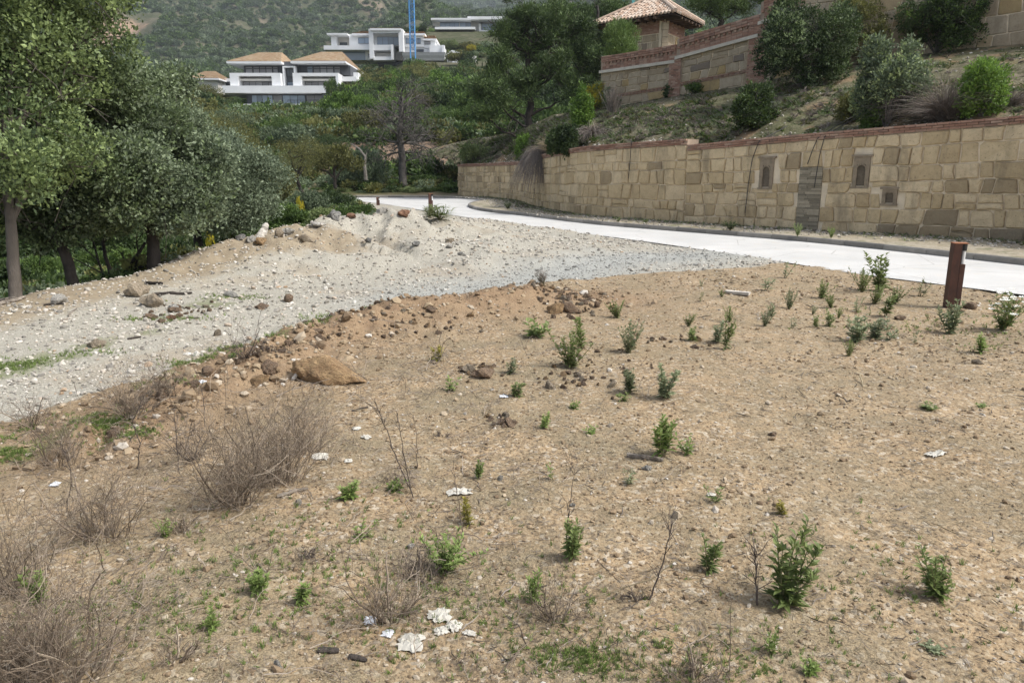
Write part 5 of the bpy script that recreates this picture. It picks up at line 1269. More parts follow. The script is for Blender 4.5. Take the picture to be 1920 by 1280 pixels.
fine_bush(978, 300, 58, 30, 'bright', 'narrow light green bush on the far wall top', 312, 400, .07)
fine_bush(895, 300, 34, 66, 'pale', 'light green bush above the far end of the wall', 313, 500, .09)
fine_bush(1150, 195, 20, 45, 'green', 'low green bush at the foot of the upper wall', 314, 200, .06)
fine_bush(1300, 165, 20, 40, 'green', 'small green tuft bush at the foot of the brick pier', 315, 160, .06)
fine_bush(1255, 178, 28, 22, 'dark', 'tiny dark bush beside the first brick pier', 316, 120, .06)
def overhang(u, v, hpx, wpx, mat, label, seed, n, size, ratio=.6):
    q = wpar(u); p = wall.at(q, .12); z = H+ray(u, v)[2]/ray(u, v)[1]*p[1]; s = 1/ppm(p[1]); rg = np.random.default_rng(seed); b = MB()
    L = [(a*wpx/2*s, b_*.35, (c-.5)*hpx*s, d*wpx/2*s, .35, f*hpx*s) for a, b_, c, d, e, f in rand_lobes(10, rg, 0, 1, 1., (.3, .45))]
    foliage(b, L, n, 9, .05, size, ratio, rg, .3, -.2, .3); o = b.build('hanging_shrub', MF[mat]); o.location = (p[0], p[1], z); tag(o, label, 'bush'); return o
overhang(1062, 262, 62, 62, 'dark', 'dark green bush spilling over the wall coping', 320, 900, .08)
def hay(P0, n, L, spread, mat, label, seed, down=.0, up=.8, w_=.008, name='dry_grass_clump', cat='dry grass', lean=(0, 0)):
    rg = np.random.default_rng(seed); b = MB()
    for _ in range(n):
        a = rg.uniform(0, 6.28); s = rg.uniform(0, 1)**.5*spread; d = np.array([math.cos(a)*s+lean[0], math.sin(a)*s+lean[1], up*rg.uniform(.5, 1.1)]); d = unit(d); l = L*rg.uniform(.5, 1.1)
        q = np.linspace(0, 1, 6)[:, None]; P = d*l*q; P[:, 2] -= (q[:, 0]**2)*down*l; P += rg.normal(size=(1, 3))*.06*L; P[:, :2] += rg.normal(size=2)*.02
        sd = unit(np.cross(d, rg.normal(size=3)))*w_; V = np.concatenate([P-sd*(1-q*.8), P+sd*(1-q*.8)]); m = 6
        b.add(V, [(i, i+1, m+i+1, m+i) for i in range(m-1)], rg.random())
    o = b.build(name, MF[mat]); o.location = tuple(P0); return tag(o, label, cat)
q = wpar(1012); p = wall.at(q, .05); hay((p[0], p[1], float(wtop(q))+.25), 900, 1.5, .6, 'ash', 'grey dead brush hanging down over the wall at the bend', 330, 1.3, .35, .012, lean=(-.25, -.45))
q = wpar(1022); p = wall.at(q, -.4); hay((p[0], p[1], float(wtop(q))+.2), 900, 1.25, .8, 'dry', 'tall straw coloured grass clump above the wall bend', 331, .4, .9, .012)
p = on_slope(1770, 222); hay(p, 1300, 1.7, 1., 'ash', 'large fan of dead grey brown brush left of the yellow green broom', 332, .35, .75, .007, lean=(-.25, 0))
p = on_slope(1895, 200); hay(p, 500, .9, .9, 'ash', 'grey dead brush right of the yellow green broom', 333, .4, .7, .007)
p = on_slope(1110, 255); hay(p, 700, 1.3, .9, 'ash', 'grey dead brush beside the upright yellow green shrub', 334, .6, .6, .012, lean=(-.2, 0))
p = on_slope(1148, 215); hay(p, 300, 1.3, .3, 'ash', 'upright grey dead stems under the yellow broom', 335, .1, 1., .01)
# ------------------------------------------------------------------ scattered stuff (geometry nodes instancing on measured points)
def rock_mesh(name, mat, seed, sub=1, squash=.7, rough=.28, rnd=None):
    import bmesh
    bm = bmesh.new(); bmesh.ops.create_icosphere(bm, subdivisions=sub, radius=1); rg = np.random.default_rng(seed); o = rg.uniform(0, 50, 3)
    cuts = [(unit(rg.normal(size=3)), rg.uniform(.45, .85)) for _ in range(9)]
    for v in bm.verts:
        p = np.array(v.co); 
        for n_, d_ in cuts:
            k = p@n_-d_
            if k > 0: p = p-n_*k*.92
        f = 1+rough*float(fbm(np.array([p[0]*1.8+o[0]+p[2]]), np.array([p[1]*1.8+o[1]-p[2]*.7]), 3, 9)[0]); p = p*f*np.array([1, rg.uniform(.99, 1.01), squash]); v.co = p
    me = bpy.data.meshes.new(name); bm.to_mesh(me); bm.free(); me.materials.append(mat)
    me.attributes.new('rnd', 'FLOAT', 'POINT').data.foreach_set('value', np.full(len(me.vertices), rg.random() if rnd is None else rnd))
    me.polygons.foreach_set('use_smooth', np.zeros(len(me.polygons), bool)); return me
def scatter(name, P, scale, protos, mat_dummy=None, rot=None, tilt=.3, seed=0, kind='stuff'):
    """one object whose points carry instances of a few prototype meshes"""
    rg = np.random.default_rng(seed); n = len(P); me = bpy.data.meshes.new(name); me.vertices.add(n); me.vertices.foreach_set('co', np.asarray(P, float).ravel())
    rr = np.stack([rg.normal(0, tilt, n), rg.normal(0, tilt, n), rg.uniform(0, 6.283, n)], 1)
    S = np.asarray(scale, float); S = np.repeat(S[:, None], 3, 1)*rg.uniform(.75, 1.25, (n, 3)) if S.ndim == 1 else S
    me.attributes.new('rot', 'FLOAT_VECTOR', 'POINT').data.foreach_set('vector', rr.ravel())
    me.attributes.new('scl', 'FLOAT_VECTOR', 'POINT').data.foreach_set('vector', S.ravel())
    me.attributes.new('which', 'INT', 'POINT').data.foreach_set('value', rg.integers(0, len(protos), n).astype(np.int32))
    o = link(name, me, None, kind)
    ng = bpy.data.node_groups.new(name, 'GeometryNodeTree'); ng.interface.new_socket('Geometry', in_out='INPUT', socket_type='NodeSocketGeometry'); ng.interface.new_socket('Geometry', in_out='OUTPUT', socket_type='NodeSocketGeometry')
    gi = ng.nodes.new('NodeGroupInput'); go = ng.nodes.new('NodeGroupOutput'); jn = ng.nodes.new('GeometryNodeJoinGeometry')
    def na(nm, dt): x = ng.nodes.new('GeometryNodeInputNamedAttribute'); x.data_type = dt; x.inputs[0].default_value = nm; return x.outputs[0]
    wh = na('which', 'INT'); ro = na('rot', 'FLOAT_VECTOR'); sc2 = na('scl', 'FLOAT_VECTOR')
    for i, pm in enumerate(protos):
        po = bpy.data.objects.new(name+'_piece', pm)
        oi = ng.nodes.new('GeometryNodeObjectInfo'); oi.inputs[0].default_value = po; oi.inputs['As Instance'].default_value = True
        cm = ng.nodes.new('FunctionNodeCompare'); cm.data_type = 'INT'; cm.operation = 'EQUAL'
        ii_ = [s for s in cm.inputs if s.enabled and s.type == 'INT']; ng.links.new(wh, ii_[0]); ii_[1].default_value = i
        ip = ng.nodes.new('GeometryNodeInstanceOnPoints'); ng.links.new(gi.outputs[0], ip.inputs['Points']); ng.links.new(cm.outputs[0], ip.inputs['Selection']); ng.links.new(oi.outputs['Geometry'], ip.inputs['Instance'])
        ng.links.new(ro, ip.inputs['Rotation']); ng.links.new(sc2, ip.inputs['Scale']); ng.links.new(ip.outputs[0], jn.inputs[0])
    ng.links.new(jn.outputs[0], go.inputs[0]); md = o.modifiers.new('scatter', 'NODES'); md.node_group = ng; return o
def polar(n, seed, r0, r1, a0=-40, a1=40, power=0.):
    rg = np.random.default_rng(seed); a = np.radians(rg.uniform(a0, a1, n)); r = np.exp(rg.uniform(math.log(r0), math.log(r1), n)); return r*np.sin(a), r*np.cos(a), rg
def peb_mat(name, stops, rough=.9):
    m, t, p = newmat(name); g = N(t); c = g.pos(); r = g.n('ObjectInfo').outputs['Random']; n1 = g.noise(c, 60, 3, .6)
    col = g.ramp(r, stops); col = g.mix(g.rng(n1, .35, .65, .0, .5), col, g.mix(.5, col, (.12, .09, .06))); g.put(p.inputs['Base Color'], col); p.inputs['Roughness'].default_value = rough; p.inputs['Specular IOR Level'].default_value = .2; return m
M_p1 = peb_mat('earth clods', [(0, (.17, .12, .075)), (.4, (.28, .205, .13)), (.75, (.38, .295, .195)), (.93, (.45, .385, .30)), (1, (.58, .54, .48))])
M_p2 = peb_mat('gravel stones', [(0, (.20, .19, .17)), (.35, (.40, .37, .32)), (.7, (.55, .51, .44)), (.9, (.66, .63, .57)), (1, (.40, .28, .18))])
M_p3 = peb_mat('grey gravel stones', [(0, (.20, .20, .185)), (.5, (.37, .365, .34)), (1, (.54, .53, .49))])
PR1 = [rock_mesh('clod', M_p1, s, 1, .7) for s in range(6)]; PR2 = [rock_mesh('gravel_stone', M_p2, s+10, 1, .6) for s in range(6)]; PR3 = [rock_mesh('gravel_stone', M_p3, s+20, 1, .6) for s in range(4)]
# loose crumbs and pebbles on the brown soil
x, y, rg = polar(52000, 1, 1.3, 16); m = masks(x, y); patch = .35+.65*sst(-.25, .3, fbm(x*1.3, y*1.3, 3, 90)); keep = (m['gravel'] < .4) & (rg.random(len(x)) < patch) & (flat(x, y) < .1) & (m['wild'] < .2); x, y = x[keep], y[keep]
r = np.hypot(x, y); sz = (.0017+.00095*r)*np.exp(rg.normal(0, .5, len(x))); sz = np.minimum(sz, .035)
scatter('soil_crumbs', np.stack([x, y, G(x, y)+sz*.2], 1), sz, PR1, seed=2)
x, y, rg = polar(16000, 3, 3., 16, -40, 15); m = masks(x, y); keep = (m['dirt'] > rg.uniform(.25, 1., len(x))); x, y = x[keep], y[keep]
sz = .011*np.exp(rg.normal(0, .6, len(x)))*(1+.06*y); sz = np.minimum(sz, .075); scatter('dug_earth_clods', np.stack([x, y, G(x, y)+sz*.25], 1), sz, PR1, seed=4)
x, y, rg = polar(70000, 5, 4., 27, -50, 30); m = masks(x, y); keep = (m['gravel'] > .35) & (flat(x, y) < .1) & (m['grey'] < rg.uniform(.2, .9, len(x))) & (rg.random(len(x)) < .45+.5*sst(-.2, .25, fbm(x*.9, y*.9, 3, 91))); x2, y2 = x[keep], y[keep]
sz = (.0045+.0012*np.hypot(x2, y2))*np.exp(rg.normal(0, .45, len(x2))); scatter('gravel', np.stack([x2, y2, G(x2, y2)+sz*.2], 1), np.minimum(sz, .05), PR2, seed=6)
keep = (m['gravel'] > .35) & (m['grey'] > rg.uniform(.1, .8, len(x))) & (flat(x, y) < .1); x2, y2 = x[keep], y[keep]
sz = (.004+.0008*np.hypot(x2, y2))*np.exp(rg.normal(0, .4, len(x2))); scatter('grey_gravel', np.stack([x2, y2, G(x2, y2)+sz*.2], 1), sz, PR3, seed=7)
# dry straws, bits of twig and leaf litter on the soil
def sliver(mat, L=1., w_=.06, bend=.1, seed=0):
    rg = np.random.default_rng(seed); b = MB(); q = np.linspace(-.5, .5, 4); P = np.stack([q*L, rg.normal(0, bend, 4)*.5, np.abs(rg.normal(0, bend, 4))*.5+.05], 1); b.tube(P, [w_*.5, w_, w_, w_*.3], 3, rg.random(), False); return b.mesh('straw', mat)
def blade_tuft(mat, seed, n=7, sp=.35):
    rg = np.random.default_rng(seed); b = MB()
    for _ in range(n):
        a = rg.uniform(0, 6.28); d = unit(np.array([math.cos(a)*sp, math.sin(a)*sp, rg.uniform(.5, 1)])); s = unit(np.cross(d, [0, 0, 1.]))*.05; L = rg.uniform(.6, 1.2); o = np.array([rg.normal(0, .12), rg.normal(0, .12), -.05])
        e = o+d*L; e[2] -= .1; mid = o+d*L*.55; mid[2] += .05; b.add([o-s, o+s, mid+s*.7, e, mid-s*.7], [(0, 1, 2, 3, 4)], rg.random())
    return b.mesh('tuft', mat)
MST = [sliver(MF['dry'], 1, .025, .08, i) for i in range(3)]+[sliver(MF['ash'], 1, .03, .12, i+5) for i in range(4)]+[sliver(M_barkd, 1, .03, .12, 11)]
x, y, rg = polar(52000, 9, 1.3, 13, -40, 40); m = masks(x, y); lit = sst(-.1, .3, fbm(x*1.2, y*1.2, 4, 92)+.1*(x < 0)); keep = (m['gravel'] < .3) & (rg.random(len(x)) < .15+.85*lit) & (flat(x, y) < .1) & (m['wild'] < .2); x, y = x[keep], y[keep]
sz = (.012+.0034*np.hypot(x, y))*np.exp(rg.normal(0, .5, len(x))); scatter('dry_straw_litter', np.stack([x, y, G(x, y)+.003], 1), sz, MST, tilt=.12, seed=10)
M_dry0 = rnd_mat('brown twig litter', [(0, (.12, .09, .07)), (.5, (.22, .18, .14)), (1, (.36, .30, .24))], 20, .15)
def twig_piece(seed, mat):
    rg = np.random.default_rng(seed); b = MB(); branchy(b, (0, 0, 0), (1, rg.normal()*.3, .12), 1., .02, 2, rg, .5, 4, .25, 3, (1, 3), -.05, .008, .5); return b.mesh('twig', mat)
x, y, rg = polar(3400, 61, 1.5, 9, -40, 22); m = masks(x, y); keep = (rg.random(len(x)) < m['twiggy']*.8*sst(-.15, .2, fbm(x*1.5, y*1.5, 3, 95))) & (m['gravel'] < .4); x, y = x[keep], y[keep]
scatter('dead_twig_litter', np.stack([x, y, G(x, y)+.008], 1), (.035+.014*np.hypot(x, y))*np.exp(rg.normal(0, .4, len(x))), [twig_piece(s, M_dry0) for s in range(6)], tilt=.15, seed=62)
GT = [blade_tuft(MF['weedb'], s) for s in range(3)]+[blade_tuft(MF['weed'], 5)]
def patch_pts(n, seed, spots):
    rg = np.random.default_rng(seed); P = []
    for (u, v, su, sv, k) in spots:
        c = at_z(u, v, 0); s = su/ppm(c[1]); t_ = sv/ppm(c[1])*c[1]/H*.9; mm = int(n*k); P.append(np.stack([c[0]+rg.normal(0, s, mm), c[1]+rg.normal(0, t_, mm)], 1))
    P = np.concatenate(P); return P[:, 0], P[:, 1], rg
x, y, rg = patch_pts(1000, 12, [(195, 800, 35, 16, 1.1), (140, 825, 40, 15, .5), (60, 800, 45, 16, .5), (370, 690, 30, 10, .7), (455, 665, 40, 7, .8), (560, 635, 30, 5, .5), (20, 850, 25, 10, .3), (320, 745, 25, 8, .3), (640, 595, 40, 4, .25), (100, 665, 60, 6, .4), (40, 680, 30, 8, .35), (320, 600, 50, 4, .3), (430, 560, 40, 4, .2), (1780, 600, 90, 20, .22), (1880, 640, 70, 16, .14), (1700, 610, 80, 16, .14), (270, 820, 25, 8, .25)])
k = fbm(x*3, y*3, 3, 93) > rg.uniform(-.45, .5, len(x)); x, y = x[k], y[k]
scatter('green_grass', np.stack([x, y, G(x, y)], 1), (.016+.0035*y)*rg.uniform(.5, 1.2, len(x)), GT, tilt=.25, seed=13)
x, y, rg = patch_pts(1000, 14, [(560, 1060, 220, 100, .4), (1300, 1240, 160, 50, .3), (850, 1150, 200, 70, .35), (1080, 1240, 60, 20, .2), (1650, 1100, 160, 100, .15), (250, 1180, 150, 60, .25)])
scatter('sparse_green_seedlings', np.stack([x, y, G(x, y)], 1), .018+.004*y, GT, tilt=.4, seed=15)
# low ground cover on the planted slope, pavement weeds, bank scrub
rg = np.random.default_rng(31); n = 15000; i = rg.uniform(0, nS-1, n); f = rg.uniform(.01, .99, n); P = slope_pt(i, f); P[:, 2] += .0
k = fbm(P[:, 0]*.9, P[:, 1]*.9, 4, 61)+.3*fbm(P[:, 0]*4, P[:, 1]*4, 2, 62) > -.08; P = P[k]
CV = [blade_tuft(MF['weedg'], 30+s, 12, 1.1) for s in range(3)]+[blade_tuft(MF['green'], 60+s, 12, 1.1) for s in range(2)]+[blade_tuft(MF['ash'], 40+s, 12, 1.2) for s in range(3)]+[blade_tuft(MF['olive'], 50, 12, 1.)]
f = f[k]; scatter('slope_ground_cover', P, (.09+.004*P[:, 1])*(1-.6*sst(.7, 1, f)), CV, tilt=.3, seed=32)
i = rg.uniform(0, nS-1, 2600); f = np.abs(rg.normal(0, .03, 2600)); P = slope_pt(i, f); scatter('slope_rubble', np.concatenate([P, slope_pt(rg.uniform(0, nS-1, 1200), rg.uniform(0, 1, 1200))]), .03+.03*rg.random(3800), PR2, seed=33)
q = rg.uniform(0, wpar(905), 1500); P = wall.at(q, 0.05+np.abs(rg.normal(0, .45, 1500))); scatter('pavement_weeds', np.column_stack([P, np.full(len(P), .13)]), .05+.05*rg.random(1500), GT[:2]+CV, tilt=.3, seed=34)
q = rg.uniform(0, wpar(905), 1600); P = wall.at(q, rg.uniform(0.05, 1.9, 1600)); scatter('pavement_rubble', np.column_stack([P, np.full(len(P), .14)]), .02+.03*rg.random(1600)**2, PR2, seed=35)
# rough scrub on the valley floor and the bank, one mass
x, y, rg = polar(9000, 36, 11, 60, -58, 4); m = masks(x, y); keep = (m['wild'] > .5) & (flat(x, y) < .2) & (np.hypot(x+8, y-42) > 0); x, y = x[keep], y[keep]
SB = [proto_bush(400+s, 6, 60, 8, .12, .22, 0., (.35, .55)).mesh('scrub', MF[mt]) for s, mt in enumerate(('green', 'dark', 'grey', 'olive', 'green'))]
keep = ~((y > 47) & (y < 50)); x, y = x[keep], y[keep]
big_ = np.where(y > 49.5, 1, .55)
scatter('valley_scrub', np.stack([x, y, G(x, y, False)-.1], 1)[:4200], (rg.uniform(.35, .8, len(x))*big_)[:4200], SB, tilt=.1, seed=37)
x, y, rg = polar(26000, 38, 57, 330, -42, 32); az = 960+1400*x/y; vv = G(x, y, False)
bank = (y < 67) & (az > 560) & (az < 900); keep = (~bank | (rg.random(len(x)) < .04)) & ~((az > 405) & (az < 665) & (y > 112) & (y < 150)) & ~((az > 600) & (az < 840) & (y > 180) & (y < 206)) & ~((az > 805) & (az < 960) & (y > 225) & (y < 266)) & ~((az > 740) & (az < 925) & (y > 168) & (y < 196)); x, y = x[keep], y[keep]
scatter('hillside_scrub', np.stack([x, y, G(x, y, False)-.2], 1), rg.uniform(.7, 1.7, len(x)), SB, tilt=.1, seed=39)
# far pine forest on the mountain side
FT = [proto_bush(500+s, 7, 45, 7, .16, .34, 0., (.35, .55)).mesh('far_tree', MF[mt]) for s, mt in enumerate(('pine', 'green', 'pine', 'green', 'grey', 'grey'))]
rg = np.random.default_rng(40); n = 60000; a = np.radians(rg.uniform(-40, 36, n)); r = np.sqrt(rg.uniform(240**2, 1240**2, n)); x, y = r*np.sin(a), r*np.cos(a)
dens = sst(-.38, .10, fbm(x/75, y/75, 4, 71)+.12*sst(350, 900, y)); pkd = np.hypot(x+345, (y-700)*.8) > 46; azf = 960+1400*x/y; keep = (rg.random(n) < .12+.88*dens) & pkd & ~((azf > 600) & (azf < 990) & (y < 275)); x, y = x[keep], y[keep]
s = rg.uniform(1.6, 4.2, len(x))*np.where(rg.random(len(x)) < .3, .5, 1)
scatter('far_forest', np.stack([x, y, G(x, y, False)-.4], 1), s, FT, tilt=.05, seed=41)
x, y, rg = polar(9000, 42, 1250, 2500, -10, 14); z = far_fn(x, y)[0]; scatter('far_forest', np.stack([x, y, z-1], 1), rg.uniform(6, 12, len(x)), FT, tilt=.05, seed=43)
# ------------------------------------------------------------------ weeds, one by one
def weed_mesh(seed, ns, mat, leafL=.16, lr=.22, splay=.35, dens=26, bare=.1, h=1., w_=.5):
    """unit-high plant: upright stems carrying narrow ascending leaves"""
    rg = np.random.default_rng(seed); F_ = MB(); S_ = MB()
    for k in range(ns):
        a = rg.uniform(0, 6.28); rr = rg.uniform(0, 1)**.6; L = h*(1-.45*rr*rg.random())*rg.uniform(.75, 1); d = np.array([math.cos(a)*rr*splay, math.sin(a)*rr*splay, 1.])
        q = np.linspace(0, 1, 6)[:, None]; P = d*q*L; P[:, :2] += (q**2)*rg.normal(0, .05, 2)+rg.normal(0, .02, 2); P[:, 2] -= .02
        S_.tube(P, np.linspace(.012, .004, 6), 3, rg.random(), False)
        n = int(dens*L*1.5); t_ = bare+(1-bare)*rg.random(n)**.85; C_ = np.stack([np.interp(t_, np.linspace(0, 1, 6), P[:, i]) for i in range(3)], 1); an = np.arange(n)*2.4+rg.uniform(0, 6)
        D = np.stack([np.cos(an), np.sin(an), .35+1.1*t_+rg.normal(0, .3, n)], 1); lsz = 1.35*leafL*(1.1-.5*t_)*rg.uniform(.8, 1.2, n)
        D = unit(D); sd = unit(np.cross(D, np.array([0, 0, 1.])+rg.normal(0, .25, (n, 3)))); Lv = lsz[:, None]; W = Lv*lr*.62; tip = C_+D*Lv; tip[:, 2] -= lsz*.28; m1 = C_+D*Lv*.4; m1[:, 2] += 0
        V = np.stack([C_, m1+sd*W, m1+np.array([0, 0, -.01])*0-np.cross(sd, D)*W*.35, m1-sd*W, tip], 1).reshape(-1, 3); B0 = np.arange(n)[:, None]*5
        rv = np.repeat(np.clip(.35+.4*t_+.18*rg.normal(size=n), 0, 1), 5)
        F_.add(V, np.concatenate([B0+[[0, 1, 2]], B0+[[1, 4, 2]], B0+[[0, 2, 3]], B0+[[3, 2, 4]]]), rv)
    return F_.mesh('leaves', MF[mat]), S_.mesh('stem', M_wstem)
M_wstem = plain_mat('weed stem', (.16, .15, .07), .8)
WP_ = {}
def weed(u, v, hp, wp, mat, label, style='tall', seed=None, group=None):
    p = ground_hit(u, v); s = 1/(1400/math.hypot(p[0], p[1], p[2]-H)); key = (style, mat, seed if seed is not None else int(u) % 4)
    if key not in WP_:
        sd = hash(key[2]) % 1000+len(mat)*7
        WP_[key] = dict(tall=lambda: weed_mesh(sd, 5, mat, .17, .24, .28, 30), bush=lambda: weed_mesh(sd, 16, mat, .13, .26, .75, 26), sparse=lambda: weed_mesh(sd, 3, mat, .17, .26, .4, 14), rosette=lambda: weed_mesh(sd, 9, mat, .38, .3, 1.2, 8, .02),
                        grass=lambda: weed_mesh(sd, 26, mat, .5, .06, .8, 7, .02), big=lambda: weed_mesh(sd, 8, mat, .15, .26, .34, 34), needle=lambda: weed_mesh(sd, 22, mat, .12, .13, .8, 30))[style]()
    h = hp*s*1.06; w0 = dict(tall=.42, bush=1.15, sparse=.6, rosette=1.5, grass=1.2, big=.55, needle=1.2)[style]; w_ = wp*s/w0*1.3
    t = thing('weed', label, 'weed', (p[0], p[1], p[2]-.004), random.uniform(0, 6.28), group, (w_, w_, h)); a_, b_ = WP_[key]; t.rotation_euler = (random.gauss(0, .12), random.gauss(0, .12), t.rotation_euler[2]); link('leaves', a_, t); link('stem', b_, t); return t
